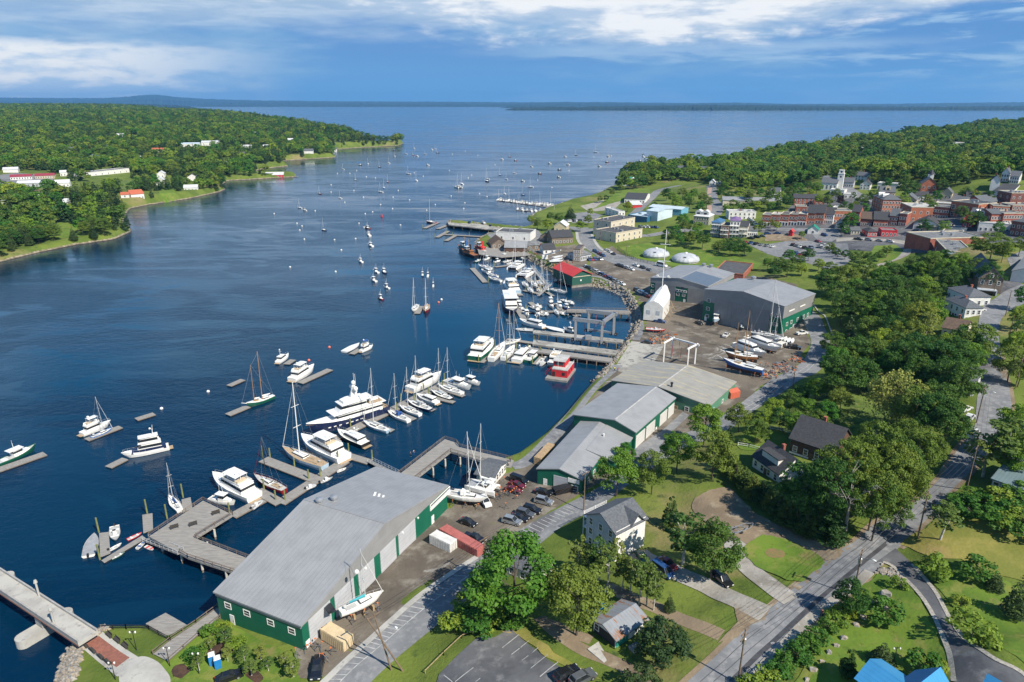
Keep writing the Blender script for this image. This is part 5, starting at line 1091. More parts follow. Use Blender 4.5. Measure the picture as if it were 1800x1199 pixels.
TN = [ # name, label, A, B, D, depth, eave, rise, ridge, wall+roof, (front windows, side windows, floors), chimneys
 ('warehouse','low deep blue front block of the blue warehouse',(1103,391),(1137,391),None,24,6,0,'flat','DW',0,0),('warehouse','tall middle block of the blue warehouse with a pale side wall',(1137,388),(1154,389.5),(1180,382),0,8.5,1.2,'x','WW',0,0),('warehouse','long sky blue block at the back of the blue warehouse',(1140,378),(1197,379),None,16,7,1.2,'x','BW',0,0),  # deep blue of the low block is shade put into its wall colour
 ('office_block','cream flat roofed block with small scattered windows above the harbour street',(1055,418),(1073,429.5),(1120,419),0,7,0,'flat','ct',(2,5,2),0),('office_block','taller cream block rising behind the scattered windows',(1053,410),(1062,418),(1105,408),0,11,0,'flat','ct',(2,4,3),0),
 ('shop_building','red painted building with a flat blue grey roof beside the cream blocks',(1050,401),(1072,399),(1101,393),0,7,0,'flat','rf',(3,0,2),0),('white_building','plain white flat roofed building behind the red painted building',(1063,377),(1087,382),(1096,380),0,6,0,'flat','wl',(4,2,2),0),
 ('arched_shed','red shed with a white arched roof near the shore road',(1100,361),(1112,366),(1123,362),0,3.2,2.2,'y','rw',(2,0,1),0),('long_house','long white house with a black roof beside the shore road',(1099,355),(1132,358.5),(1141,349),0,4.2,3,'x','wk',(7,3,1),0),
 ('green_roofed_house','white house with a green dormered roof alone on the shore point',(1094,326.5),(1118,327),None,11,5,5,'x','wG',(5,2,1),0),
 ('wharf_hall','long cream hall with a black flat roof on the wharf',(872,421),(932,424),None,17,5.6,0,'flat','wt',(3,0,1),0),('wharf_house','steep brown gabled house at the water end of the wharf hall',(864,438),(892,438),None,15,5,4,'y','nn',(3,2,2),0),('wharf_barn','brown wharf barn under a silver roof',(887,449),(925.5,443.5),None,15,5.5,3,'x','kM',(4,2,1),0),
 ('wharf_shed','low timber shed under a grey roof attached to the silver roofed barn',(926,440),(948,438.5),None,12,3.2,1.8,'x','nf',(2,0,1),0),('shop','small shop with a dark green gable roof behind the wharf shed',(949,425),(969,424),None,14,4,2.6,'y','ng',(2,1,1),0),('shop','long shingled shop with a dark grey roof beside the harbour street',(970,430),(1007,427),None,13,5,4,'x','nk',(6,2,1),0),
 ('shop','wood gabled shop behind the long shingled shop',(973,408),(996,407),None,12,4.5,3.2,'y','tw',(2,1,1),0),('boat_house','little black roofed boat house with a white gable end',(955,447),(976,446),None,9,3.2,3.2,'x','wk',(2,1,1),0),
 ('restaurant','three storey weathered house with white trim by the gravel car park',(1006,461),(1020,459.5),None,14,8,0,'flat','nt',(4,3,3),0),('restaurant','low wing beside the three storey weathered house',(1020.5,459.5),(1039,456),None,12,3.6,1.4,'x','pf',(5,2,1),0),
 ('inn','olive inn with two gables in its pale hip roof',(1218.5,394),(1245,396.5),(1254,391),0,6.4,3.4,'hip','vw',(6,3,2),1),('balcony_house','tall blue grey balcony house with a blue roof',(1248.6,416),(1264,417),None,14,10.5,2,'hip','gb',(2,3,3),0),('balcony_house','brown balcony house between the blue grey and the white one',(1264.6,419),(1280,419),None,15,9,0,'flat','dt',(3,2,3),0),
 ('balcony_house','tallest white balcony house with a purple roof',(1281,418.5),(1298,418),None,15,12.5,1.6,'hip','wp',(3,3,4),0),('balcony_house','cream house with a black roof beside the purple roofed house',(1298.5,418),(1313,417.5),None,13,8.5,2.6,'x','ck',(3,2,2),0),('balcony_house','low white house at the right end of the balcony row',(1313.6,416),(1331,414.5),None,11,4.5,2.2,'x','ws',(5,2,1),0),
 ('row_house','long white block with a pale flat roof behind the balcony houses',(1280.5,386),(1328,384),None,12,6,0,'flat','wl',(6,1,2),1),('cold_store','very long grey roofed cream warehouse in the trees',(1270,362),(1378,353.5),None,18,5,2,'x','cM',(0,0,1),0),
 ('apartment_block','brick apartment block with a black roof behind the shop row',(1395,361),(1447,360),None,13,6,2.6,'x','bk',(7,2,2),1),('annex','low red flat roofed annex behind the terraced shops',(1398,373),(1417,372),None,10,4.5,0,'flat','bf',(2,0,1),0),
 ('mansard_building','large brick building with a grey green mansard roof',(1531,367),(1548.5,375),(1578,371),0,10,4,'hip','os',(4,6,3),2),('tan_house','tan gabled house right of the mansard building',(1580.5,362),(1608,363),None,14,5.5,4,'y','ts',(3,3,2),0),('brick_block','flat roofed brick block in front of the tan house',(1579,380),(1598,389),(1638,379),0,9.5,0,'flat','ol',(2,4,2),0),
 ('brick_block','narrow brick block left of the arched bank',(1638,384),(1666,382),None,14,8,0,'flat','bf',(6,2,2),0),('bank_building','orange brick bank with big arched windows',(1667,381),(1716,380.5),None,18,10.5,0,'flat','ot',(4,2,2),0),
 ('hall','white gabled hall with a black roof in the middle of the brick blocks',(1604,403),(1649,401),None,17,4,4.2,'y','wk',(3,2,1),1),('workshop','low flat roofed workshop with a brick corner below the white hall',(1614,409),(1646,408),None,10,4.5,0,'flat','cf',(3,1,1),0),('workshop','long white workshop with a dark flat roof above the brick market',(1650,412),(1699,406),None,10,4.5,0,'flat','wf',(4,0,1),1),
 ('red_hall','small hall with a bright red roof among the brick blocks',(1691,399),(1709,399),None,9,4,3,'x','rr',(2,0,1),0),('dormer_house','slate roofed house with three dormers right of the bank',(1700,393),(1732,391),None,12,5.4,4.5,'x','ds',(5,2,1),2),('brick_house','brick house with a low slate roof at the corner',(1740,393),(1761,391),None,14,8,2,'x','bs',(4,3,2),1),
 ('brick_house','brick terrace with a flat roof right of the low slate roof',(1761.5,392),(1795,389),None,13,7,0,'flat','bf',(7,2,2),1),('store','low white store with a pale flat roof behind the huge tree',(1718,407),(1775,405),None,14,5.5,0,'flat','wl',(6,0,1),0),('schoolhouse','dark brick building with a hip roof and white framed windows at the right edge',(1776,412),(1815,420),(1850,405),0,8.5,3,'hip','ds',(5,4,2),1),
 ('theatre','biggest dark brick block at the top right of the town',(1753,355),(1771,362),(1835,356),0,9,0,'flat','df',(2,6,2),0),('dark_roofed_house','house with a dark roof left of the theatre block',(1694,354),(1728,353),None,12,4.5,4,'x','wk',(4,2,1),1),('gabled_hall','brick hall with a long sloping roof beside the theatre block',(1726,366),(1756,360),None,14,4,4,'x','bs',(4,2,1),0),
 ('market_building','large flat roofed brick market nearest the round lawn',(1599,435),(1620,445),(1719,428),0,9,0,'flat','bf',(0,0,1),0),('market_wing','lower brick wing with a pale blue end wall in front of the market',(1641,440),(1664,449.5),(1716,440),0,6,0,'flat','df',(3,0,1),0),
 ('red_cottage','red cottage with a black hip roof below the shop row',(1524,416.5),(1541,416),None,10,3.4,2,'hip','rk',(3,2,1),0),('red_store','red store with a grey flat roof below the shop row',(1548,416),(1576,415.5),None,10,4,0,'flat','rf',(4,1,1),0),('orange_cottage','tiny orange cottage beside the red cottage',(1495,412.5),(1511,412),None,7,3,2,'x','ts',(3,1,1),0),
 ('gabled_house','steep black gabled house on the square',(1466,402.5),(1483,402),None,12,3.4,4,'y','pk',(2,1,2),0),('teal_roofed_shed','white shed with a teal gable roof on the square',(1419,411.5),(1438,411.5),None,9,3.2,2.6,'y','wG',(1,0,1),0),('tool_shed','small red shed on the gravel lot',(1385,416),(1393,415),None,4,3.6,1.4,'y','rr',(0,0,1),0),
 ('church_annex','flat roofed white annex in front of the church',(1458,343),(1483,342.5),None,11,4.6,0,'flat','wl',(5,1,1),0),('white_store','low white store beside the upper street',(1483,349),(1505,348),None,10,3.5,0,'flat','wl',(3,0,1),0),('town_house','white house with a black gable beside the upper street',(1510,334),(1529,333.5),None,11,5,3.2,'y','wk',(3,2,2),1),
 ('town_house','white house half hidden behind the upper street',(1497,317),(1518,316),None,10,5,3,'x','ws',(4,2,2),2),('town_house','narrow white house with a slate roof behind the upper street',(1521,321),(1535,320),None,10,5,3,'y','ws',(2,2,2),0),('row_house','long white flat roofed house above the mansard building',(1541,332),(1578,331),None,12,5,0,'flat','wl',(6,1,1),0),
 ('tan_house','tan house with a front gable above the mansard building',(1546,346),(1573,345),None,12,4.2,4,'x','ts',(4,2,1),0),('brick_chapel','brick gable rising among crowns above the town',(1617,341),(1645,339),None,16,8.5,4.5,'y','os',(3,2,2),0),('town_house','white house below the brick chapel',(1607,354),(1632,352.5),None,10,4.6,2.6,'x','wk',(5,2,1),0),
 ('town_house','tall white gabled house on the hill at the right edge',(1757,320),(1772,318.5),None,13,7,4,'y','ws',(3,2,2),1),('town_house','white house joined to the tall gabled house on the hill',(1772,324),(1790,322.5),None,12,6,3.5,'x','ws',(4,2,2),0),('town_house','white house lowest of three on the hill at the right edge',(1780,331),(1802,330),None,11,5,3.4,'y','wk',(3,2,2),0),
 ('hill_house','long pale roof deep in the wooded hill',(1673,259),(1695,258.5),None,12,5,2.6,'x','wl',(0,0,1),1),('hill_house','grey blue roofed house in the wooded hill above the theatre',(1708,286),(1734,285),None,14,5,3,'x','wf',(3,0,1),0),('hill_house','white house peeping out of the trees below the ridge',(1764,231),(1772,230.5),None,10,6,3,'x','ww',(0,0,1),0),
 ('hill_house','white house in the trees left of the church',(1417,293),(1428,292.5),None,10,5,3,'y','ws',(2,1,2),0),('hill_house','little white house above the church tower',(1452,277),(1459,276.5),None,8,5,3,'y','ws',(0,0,1),0),('hill_house','white house high in the trees behind the upper street',(1509,269),(1518,268.5),None,9,5,3,'x','ww',(0,0,1),0),
 ('point_house','white house with a slate roof at the head of the point',(1224,291),(1246,291.5),None,12,5.5,4,'x','ws',(4,2,1),1),('point_house','white house left of the slate roof on the point',(1203,293),(1219,293),None,10,5,4,'y','ws',(2,2,1),0),('point_house','white house in front of the slate roof on the point',(1229,304),(1252,304.5),None,11,5,3,'x','ws',(4,2,1),0),
 ('point_house','white cottage at the end of the pink path',(1247,326),(1257,326),None,9,3.6,2.8,'y','ww',(2,1,1),0),('point_house','white gabled cottage right of the pink path',(1259,324),(1271,324),None,9,3.6,3.4,'y','ws',(1,1,1),0),('point_house','white gabled house half hidden right of the pink path cottages',(1287,319),(1299,318.5),None,10,5,4,'y','ws',(2,1,1),0),
 ('point_house','grey roofed house deep in the trees of the point',(1296,288),(1308,287.5),None,10,5,3,'x','ws',(0,0,1),0),('point_house','tall white gable on the wooded point',(1322,280),(1332,279.5),None,9,6,4,'y','ws',(0,0,1),0),('point_house','brown roofed house at the tip of the wooded point',(1156,297),(1172,297),None,10,4.5,3,'x','nn',(0,0,1),0),('point_house','tan house below the brown roofed house of the point',(1191,301),(1204,301),None,9,4.5,3,'x','ts',(2,0,1),0),
]
TN += [('brick_block','low brick block with a pale roof left of the dormer house',(1640,372),(1672,370.5),None,11,5.5,0,'flat','bl',(5,0,1),0),('town_house','white house with a slate roof squeezed behind the arched bank',(1676,366),(1700,365.5),None,10,5,3,'x','ws',(4,2,1),1),('brick_block','flat brick block in front of the theatre block',(1742,380),(1772,379),None,11,6.5,0,'flat','of',(6,0,2),1),('brick_block','brick block at the right edge before the theatre',(1776,378),(1812,377),None,11,6,0,'flat','df',(6,0,2),1),
 ('town_house','tan house with a front gable right of the brick chapel',(1652,350),(1672,349.5),None,11,5,3.6,'y','ts',(3,2,1),0),('town_house','long white house among trees above the dormer house',(1702,372),(1730,371),None,10,4.6,3,'x','wk',(5,0,1),0),('store','grey roofed low store behind the terraced shops',(1424,377),(1458,376),None,10,4.2,1.6,'x','cM',(4,0,1),0),('store','white flat store beside the copper beech',(1462,375),(1486,374),None,10,4.2,0,'flat','wl',(4,0,1),0),
 ('brick_block','small brick block between the white hall and the market',(1652,421),(1690,418),None,9,4.2,0,'flat','bt',(5,0,1),0),('town_house','white house with a dark gable above the right brick terrace',(1736,345),(1752,344),None,11,5.5,4,'y','wk',(3,2,2),1),('town_house','pale house behind the church annex',(1482,330),(1500,329.5),None,10,5,3.4,'x','ps',(4,2,1),1),('town_house','white house left of the brick apartment block',(1352,348),(1370,347),None,10,5,3.4,'x','ws',(3,2,1),0)]
SHOPS = [(1338,1353),(1353,1369),(1369,1385),(1385,1400.5),(1400.5,1416)]
for i, (a, b) in enumerate(SHOPS): TN.append(('brick_shop','flat roofed red brick shop of the terrace',(a,397.2-i*.25),(b,397-i*.25),None,13,8.2,0,'flat','b' + 'fltfl'[i],(3,2,1),i % 2))
for a, b in ((1416,1431.5),(1431.5,1447)): TN.append(('brick_shop','brick shop with a steep black roof in the terrace',(a,394.5),(b,394),None,14,8.4,5,'x','ok',(3,0,2),1))
TN += [('white_shop','white shop with dark arches in the terrace',(1447,394),(1464,393.5),None,13,7,4.2,'x','wk',(5,0,2),0),('brick_shop','orange brick shop with an awning behind the big round tree',(1464,393),(1494,392),None,13,9,0,'flat','of',(6,0,2),0),('brick_shop','brick shop with a black roof right of the round tree',(1495,391),(1509,391),None,12,8,4,'x','bk',(3,0,2),0),
 ('brick_shop','dark red shop front under a brown roof in the shop row',(1511,398),(1531,398),None,12,5.6,4,'x','dn',(5,0,1),0),('brick_shop','brick shop with a wide blue black roof in the shop row',(1534,398.5),(1560,398),None,12,5.2,4.6,'x','bk',(5,0,1),0),('brick_shop','tall narrow brick shop with a slate roof in the shop row',(1561,397),(1576,396.5),None,12,7,4.2,'x','bs',(3,0,2),1),('brick_shop','brick shop with white pilasters at the right end of the shop row',(1577,398),(1592,397),None,12,8.5,0,'flat','bf',(3,0,2),0)]
LEFT = [('far_house','white roofed shed at the far left of the opposite shore',(5,304),(33,303),None,14,4,2.5,'x','ww',(0,0,1),0),('motel','long motel building with a maroon roof on the opposite shore',(18,317),(57,315),None,14,3.6,2,'x','wm',(8,0,1),0),('motel','second maroon roofed motel building beside the car park across the water',(61,315),(97,313),None,14,3.6,2,'x','tm',(8,0,1),0),('far_house','long grey roofed building in front of the maroon roofs',(30,328),(70,328),None,13,4,2.4,'x','pw',(5,0,1),0),
 ('far_house','white house with a grey roof right of the long grey building',(97,329),(123,328.5),None,12,4.5,3,'x','ww',(4,0,1),0),('far_house','small white house behind the motel end',(106,310),(123,309.5),None,11,4.6,2.4,'x','ww',(3,0,1),0),('shopping_hall','very long white hall with a dark flat roof across the water',(140,311),(228,303),None,16,5,0,'flat','wt',(8,0,1),0),('far_house','white house above the long hall',(155,280),(173,280),None,12,4.5,3,'y','wb',(2,0,1),0),
 ('far_house','lonely white house high in the far forest',(206,242),(218,242),None,12,5,3,'x','ww',(0,0,1),0),('far_house','cream house with an orange roof among the far trees',(266,268),(293,267.5),None,14,4.5,3,'x','co',(0,0,1),0),('far_house','long blue roofed hall in the far forest',(317,259),(352,258),None,22,6,2,'x','wW',(0,0,1),0),('far_house','pale roofed hall beside the blue roofed hall',(353,257),(386,255.5),None,24,6,3,'x','ww',(0,0,1),0),('far_house','low pale house right of the two forest halls',(422,261),(443,260.5),None,13,4.5,2,'x','ww',(0,0,1),0),
 ('shore_house','tall white house with a long lawn on the opposite shore',(274,326),(290,325.5),None,13,6,3,'y','ww',(2,2,2),0),('shore_house','white house behind the long lawn across the water',(276,312),(290,312),None,11,5,3,'y','ww',(2,0,1),0),('shore_house','white grey roofed house nearest the far shore beach',(324,333),(347,334.5),None,12,4,2.6,'x','ww',(4,0,1),0),('shore_house','white gabled house above the far shore beach',(330,318),(348,318),None,12,5,3.6,'y','ws',(2,0,1),0),
 ('shore_house','white house with an orange red roof on the far shore',(231,347),(254,347.5),None,12,5.5,3.6,'x','wo',(4,2,1),0),('shore_house','small white shed beside the orange red roof',(213,348),(227,348),None,9,3.4,2,'x','wo',(1,0,1),0),('shore_house','white house on the far shore right beside the jetty',(387,296),(408,295.5),None,12,6,3,'y','ww',(2,0,1),0),('shore_house','white roof cut by the left edge near the clearing',(-10,395),(20,393),None,14,4,2.4,'x','ww',(3,0,1),0),
 ('shore_house','brown roofed house cut by the left edge',(-8,358),(11,357),None,12,4,2.6,'x','wn',(2,0,1),0),('lobster_shop','red lobster shop with a long white roof on the jetty',(467,311),(498,311),None,16,4,3,'x','rw',(5,0,1),0),('cape_house','grey roofed house on the little cape',(534,271),(551,271),None,12,5,3.6,'x','ws',(0,0,1),0),('cape_house','white house on the wooded cape ridge',(481,238),(487,238),None,12,6,4,'y','ww',(0,0,1),0),('cape_house','white house high on the cape',(528,226),(536,226),None,12,6,4,'x','ww',(0,0,1),0),
 ('cape_house','white house at the tip of the cape',(680,251),(688,251),None,12,5,3,'x','ww',(0,0,1),0),('cape_house','white house left on the cape ridge',(448,240),(454,240),None,12,6,4,'x','ww',(0,0,1),0),('cape_house','white house above the little cape beach',(545,256),(552,256),None,12,5,3,'x','ww',(0,0,1),0)]
for i, (x, y, r) in enumerate([(58,262,'w'),(120,268,'s'),(245,284,'w'),(300,282,'w'),(180,262,'s'),(350,292,'w'),(420,276,'s'),(462,262,'w'),(60,350,'n'),(110,366,'w'),(505,250,'w'),(580,248,'s')]): LEFT.append(('far_house','little ' + {'w':'white','s':'grey roofed','n':'brown roofed'}[r] + ' house half hidden in the far forest',(x,y),(x+11,y-.5),None,11,5,3,'x','w'+r,(2,0,1),0))
TOWNFR = []
def town(row):
 nm, lb, A, B, D, dp, ev, rs, rg, wr, wn, ch = row
 if D is None: D = (B[0] + .6*(B[0]-A[0])*.1 + 3, B[1] - 4)
 fr = house(nm, lb, 'shop' if 'shop' in nm else 'house' if 'house' in nm else 'building', A, B, D, ev, rs, rg, WALL[wr[0]], ROOF[wr[1]], over=.4, deep=dp or None, base=2.5, doors=0, fm=M_CREAM if (rg == 'flat' and wr[0] in 'bdo') else None, parapet=.45,
  chim=ch, win=None)
 if wn:
  nf, nsd, fl = wn
  for k in range(fl):
   z = 1.7 + k*(ev - .6)/max(1, fl) if fl > 1 else min(1.8, ev*.5); hh = min(1.6,(ev - .6)/fl*.6)
   if 'bank' in nm: hh = 2.6; z = 2.4 + k*4.6
   for sd, n in (('f', nf), ('r', nsd), ('l', nsd)):
    L = fr.Lx if sd == 'f' else fr.Ly
    for i in range(n): window(fr.root, fr, sd, (i+.5)/n, z, min(1.15 if 'bank' not in nm else 2.2, L/n*.62), hh)
 if nm == 'brick_shop' and rg == 'flat' and 'terrace' in lb:
  MB().box((0,-fr.Ly/2-.08,1.6),(fr.Lx-.1,.2,3.2)).build('shop_front', M_WHITE, fr.root)
  for i in range(3): o = MB().box((0,0,0),(fr.Lx/3*.55,.16,2.2)).build('shop_window', M_GLASS, fr.root); on_wall(o, fr, 'f', (i+.5)/3, 1.5, .2)
  for i in range(3): window(fr.root, fr, 'f',(i+.5)/3,5.6,1.0,1.7)
 if nm == 'balcony_house' and ev > 8:
  for z in (3.0,6.0,9.0):
   if z < ev: 
    b = MB().box((0,-fr.Ly/2-.9, z),(fr.Lx-.2,1.8,.16)); 
    for q in (.5,1.0): b.box((0,-fr.Ly/2-1.75, z+q),(fr.Lx-.2,.07,.07))
    for x in np.linspace(-fr.Lx/2+.2, fr.Lx/2-.2,6): b.box((x, -fr.Ly/2-1.75, z+.5),(.08,.08,1.0))
    b.build('balcony', M_TRIM, fr.root)
 if rg == 'flat' and fr.Lx*fr.Ly > 250:
  rr = random.Random(lb)
  for i in range(3): MB().box((rr.uniform(-.35,.35)*fr.Lx, rr.uniform(-.3,.35)*fr.Ly, ev+.75),(rr.uniform(1.2,2.4), rr.uniform(1.2,2),1.3)).build('roof_unit', M_STEEL, fr.roof)
 TOWNFR.append(fr); pend(fr.root, lb, (A[0]+B[0])/2, A[1])
 if 'terrace' in lb: fr.root['group'] = 'brick shops of the terrace'
 return fr
for row in TN + LEFT: town(row)
fr_by = {f.root['label']: f for f in TOWNFR}
def dormers(lb, xs, w=2.2, hh=1.8, side=-1, m=None, rm=None):
 f = fr_by[lb]
 for x in xs:
  y = side*f.Ly*.27; z = f.eave + f.rise*(1 - abs(y)/(f.Ly/2)) + .3
  d = MB().loft([[(x*f.Lx-w/2, yy, z-.6),(x*f.Lx+w/2, yy, z-.6),(x*f.Lx+w/2, yy, z+hh*.55),(x*f.Lx, yy, z+hh),(x*f.Lx-w/2, yy, z+hh*.55)] for yy in (y+side*1.6,0)]).build('dormer', m or M_WHITE, f.roof)
  MB().box((x*f.Lx, y+side*1.62, z+.25),(w*.45,.1, hh*.45)).build('pane', M_GLASS, d)
dormers('white house with a green dormered roof alone on the shore point', (-.22,.22), 3.2, 2.6); dormers('olive inn with two gables in its pale hip roof', (-.25,.2), 5, 3.0, m=M_ROOFW)
dormers('slate roofed house with three dormers right of the bank', (-.2,0,.2)); dormers('large brick building with a grey green mansard roof', (-.2,.2), 2, 1.8)
dormers('tan house with a front gable above the mansard building',(0,),4,3.0, m=M_TAN)
fw = fr_by['lower brick wing with a pale blue end wall in front of the market']; o = MB().box((fw.Lx/2+.1, 0, 2.2), (.2, fw.Ly*.98, 7.4)).build('wall', mat('pale_blue_render', (.36,.48,.60), .8), fw.root); o['label'] = 'pale blue end wall'
def church():
 fr = Fr((1442,335),(1470,334.5),(1474,330)); fr.Ly = 14; root = thing('church', 'white wooden church with a square bell tower', 'church', fr.c, fr.rz); hx, hy = fr.Lx/2, fr.Ly/2
 fr.root = root; TOWNFR.append(fr); E, RS = 7,4
 MB().loft([[(s*hx,-hy,-2),(s*hx,hy,-2),(s*hx,hy,E),(s*hx,0,E+RS),(s*hx,-hy,E)] for s in (-1,1)]).build('wall', M_WHITE, root)
 rf = MB().loft([[(s*(hx+.4),-hy-.4,E-.2),(s*(hx+.4),0,E+RS+.05),(s*(hx+.4),hy+.4,E-.2),(s*(hx+.4),hy+.4,E+.05),(s*(hx+.4),0,E+RS+.3),(s*(hx+.4),-hy-.4,E+.05)] for s in (-1,1)]).build('roof', M_SHING, root)
 for i in range(4): window(root, fr, 'f',(i+.5)/4,3.4,1.2,3.2)
 t = MB().box((hx+1.5,0,6.5),(5,5,17)); t.box((hx+1.5,0,15.2),(5.6,5.6,.4)); tw = t.build('tower', M_WHITE, root)
 MB().box((hx+1.5,0,16.6),(4,4,2.4)).box((hx+1.5,0,18.0),(4.4,4.4,.4)).build('belfry', M_WHITE, tw)
 for z in (12.5,16.6): MB().box((hx+1.5,-2.52 if z < 15 else -2.03,z),(1.4,.1,1.5)).build('louvre', M_GLASS, tw)
church()
tr = fr_by['brick gable rising among crowns above the town']; MB().box((tr.Lx*.1, 4, 13), (4,4,4)).build('turret', M_WHITE, tr.root); MB().lathe([(3.4,0),(.1,4)], (tr.Lx*.1,4,15), 4).build('turret_roof', M_SHINGD, tr.root)
# ---------------------------------------------------------------- plant the woods, leaving the houses their sky
cen = [(f.c.x, f.c.y, max(f.Lx, f.Ly)/2 + 4) for f in TOWNFR if f.c.y > 430]
def thin(P):
 k = np.ones(len(P), bool)
 for x, y, r in cen:
  L = math.hypot(x, y); ux, uy = -x/L, -y/L; dx, dy = P[:, 0]-x, P[:, 1]-y; al = dx*ux + dy*uy; ac = np.abs(dx*uy - dy*ux)
  k &= ~((dx**2 + dy**2 < r*r) | ((al > 0) & (al < 12 + .02*L) & (ac < r*.8)))
 return P[k]
RW = thin(RW); LW = thin(LW)
order = np.argsort(RW[:, 1]); n_ind = 62
ind = RW[order[:n_ind]]; rest = RW[order[n_ind:]]
rw = random.Random(3)
def pxof(p): q = pr_(np.array([[p[0], p[1], p[2]]]))[0]; return float(q[0]), float(q[1])
for (x, y), z in zip(ind, hts(ind)):
 tree_w(rw.choice(('oak','maple','oak','elm')), Vector((x, y, z)), rw.uniform(10, 14), 'green crown of the wooded hill above the houses', 'trees of the wooded hill', 1.0, None, *pxof((x, y, z)), rnd=rw)
order = np.argsort(np.hypot(LW[:, 0], LW[:, 1])); indl = LW[order[:62]]; restl = LW[order[62:]]
for (x, y), z in zip(indl, hts(indl)):
 tree_w(rw.choice(('oak','maple','oak','spruce')), Vector((x, y, z)), rw.uniform(9, 14), 'tree in the near corner of the opposite shore', 'trees in the near corner of the opposite shore', 1.05, None, *pxof((x, y, z)), rnd=rw)
FARK = [leaves_mesh('far_crown', crown_clumps(s, 5.0, 4.6, 7.6, 26, 1.3, 2.4), 800, 1.25, LM[k], s) for s, k in ((201,'maple'),(202,'oak'),(203,'oak'),(204,'elm'),(205,'maple'))]
def fsp(seed):
 cl = []; rg = random.Random(seed)
 for i in range(9):
  for j in range(4): a = rg.uniform(0,6.28); r = 3.0*(1 - i/9.5); cl.append((r*.7*math.cos(a), r*.7*math.sin(a),1.5 + i*1.35, max(.4, r*.5)))
 return leaves_mesh('far_crown', cl, 620, 1.0, LM['spruce'], seed, up=.1)
FARK += [fsp(301), fsp(302)]
def woods(name, P, label, conif):
 """one far-off wood: geometry nodes set one of the tree crowns on every point"""
 Z = hts(P); n = len(P); rg = np.random.default_rng(len(P)); me = bpy.data.meshes.new(name); me.vertices.add(n); me.vertices.foreach_set('co', np.c_[P, Z - .6].ravel())
 cl = np.sin(P[:, 0]*.011 + 1.3*np.sin(P[:, 1]*.007)) + np.sin(P[:, 1]*.013 + P[:, 0]*.004)
 kd = rg.integers(0,5, n); kd[(rg.uniform(size=n) < conif + .28*(cl > .45)) ] = 5; kd[(kd == 5) & (rg.uniform(size=n) < .5)] = 6
 a = me.attributes.new('kind_index', 'INT', 'POINT'); a.data.foreach_set('value', kd.astype(np.int32))
 s = me.attributes.new('size', 'FLOAT', 'POINT'); s.data.foreach_set('value', np.clip(rg.normal(.98, .23, n), .5, 1.55).astype(np.float32))
 r = me.attributes.new('turn', 'FLOAT', 'POINT'); r.data.foreach_set('value', rg.uniform(0, 6.28, n).astype(np.float32))
 o = link(name, me); tag(o, label, 'wood', kind='stuff')
 ng = bpy.data.node_groups.new(name + '_nodes', 'GeometryNodeTree'); ng.interface.new_socket('Geometry', in_out='INPUT', socket_type='NodeSocketGeometry'); ng.interface.new_socket('Geometry', in_out='OUTPUT', socket_type='NodeSocketGeometry')
 gi = ng.nodes.new('NodeGroupInput'); go = ng.nodes.new('NodeGroupOutput'); L = ng.links.new
 ip = ng.nodes.new('GeometryNodeInstanceOnPoints'); g2i = ng.nodes.new('GeometryNodeGeometryToInstance')
 for kk, fo in reversed(list(enumerate(FAROB))): oi = ng.nodes.new('GeometryNodeObjectInfo'); oi.inputs[0].default_value = fo; L(oi.outputs['Geometry'], g2i.inputs[0])
 def att(nm, ty): q = ng.nodes.new('GeometryNodeInputNamedAttribute'); q.data_type = ty; q.inputs[0].default_value = nm; return q.outputs[0]
 L(gi.outputs[0], ip.inputs['Points']); L(g2i.outputs[0], ip.inputs['Instance']); ip.inputs['Pick Instance'].default_value = True
 L(att('kind_index', 'INT'), ip.inputs['Instance Index']); L(att('size', 'FLOAT'), ip.inputs['Scale'])
 cb = ng.nodes.new('ShaderNodeCombineXYZ'); L(att('turn', 'FLOAT'), cb.inputs[2]); L(cb.outputs[0], ip.inputs['Rotation']); L(ip.outputs[0], go.inputs[0])
 md = o.modifiers.new('plant', 'NODES'); md.node_group = ng; return o
FAROB = []
for i, (cm, p) in enumerate(zip(FARK, restl[:len(FARK)])):
 z = h(p[0], p[1]); t = thing('wood_edge_tree', 'tree at the edge of the far shore wood', 'tree', (p[0], p[1], z - .4), i*.9, 'trees at the edge of the far shore wood'); FAROB.append(link('crown', cm, t)); link('trunk', KIND['oak'][2][0][1], t); pend(t, t['label'], *pxof((p[0], p[1], z)))
woods('far_shore_woods', restl[len(FARK):], 'mixed wood covering the opposite shore', .36)
woods('hill_woods', rest, 'broadleaf wood covering the hill above the town', .05)
# ---------------------------------------------------------------- boats
M_GEL = mat('white_gelcoat', (.80,.79,.76), .28, (.70,.69,.66), .4, coat=.3); M_TEAK = mat('teak_deck', (.42,.31,.20), .75, (.33,.24,.15), 1.5); M_DECKG = mat('grey_deck', (.46,.46,.45), .8, (.38,.38,.37), .8)
M_ALU = mat('aluminium_spar', (.72,.72,.71), .35, (.62,.62,.62), 1.0, metal=.3); M_SPRUCE = mat('varnished_spar', (.45,.24,.09), .4, (.36,.18,.06), 1.0); M_SMOKE = mat('smoked_glass', (.015,.018,.022), .1, (.03,.035,.04), .8)
M_WIRE = mat('rigging_wire', (.30,.30,.31), .5); M_BOT = mat('bottom_paint', (.05,.035,.035), .8); M_CANVB = mat('blue_canvas', (.03,.10,.32), .8, (.02,.075,.26), 1.0); M_CANVG = mat('grey_canvas', (.30,.31,.33), .85, (.24,.25,.27), 1.0); M_RUBB = mat('grey_rubber', (.45,.46,.47), .6); M_BLACKP = mat('black_plastic', (.02,.02,.022), .5)
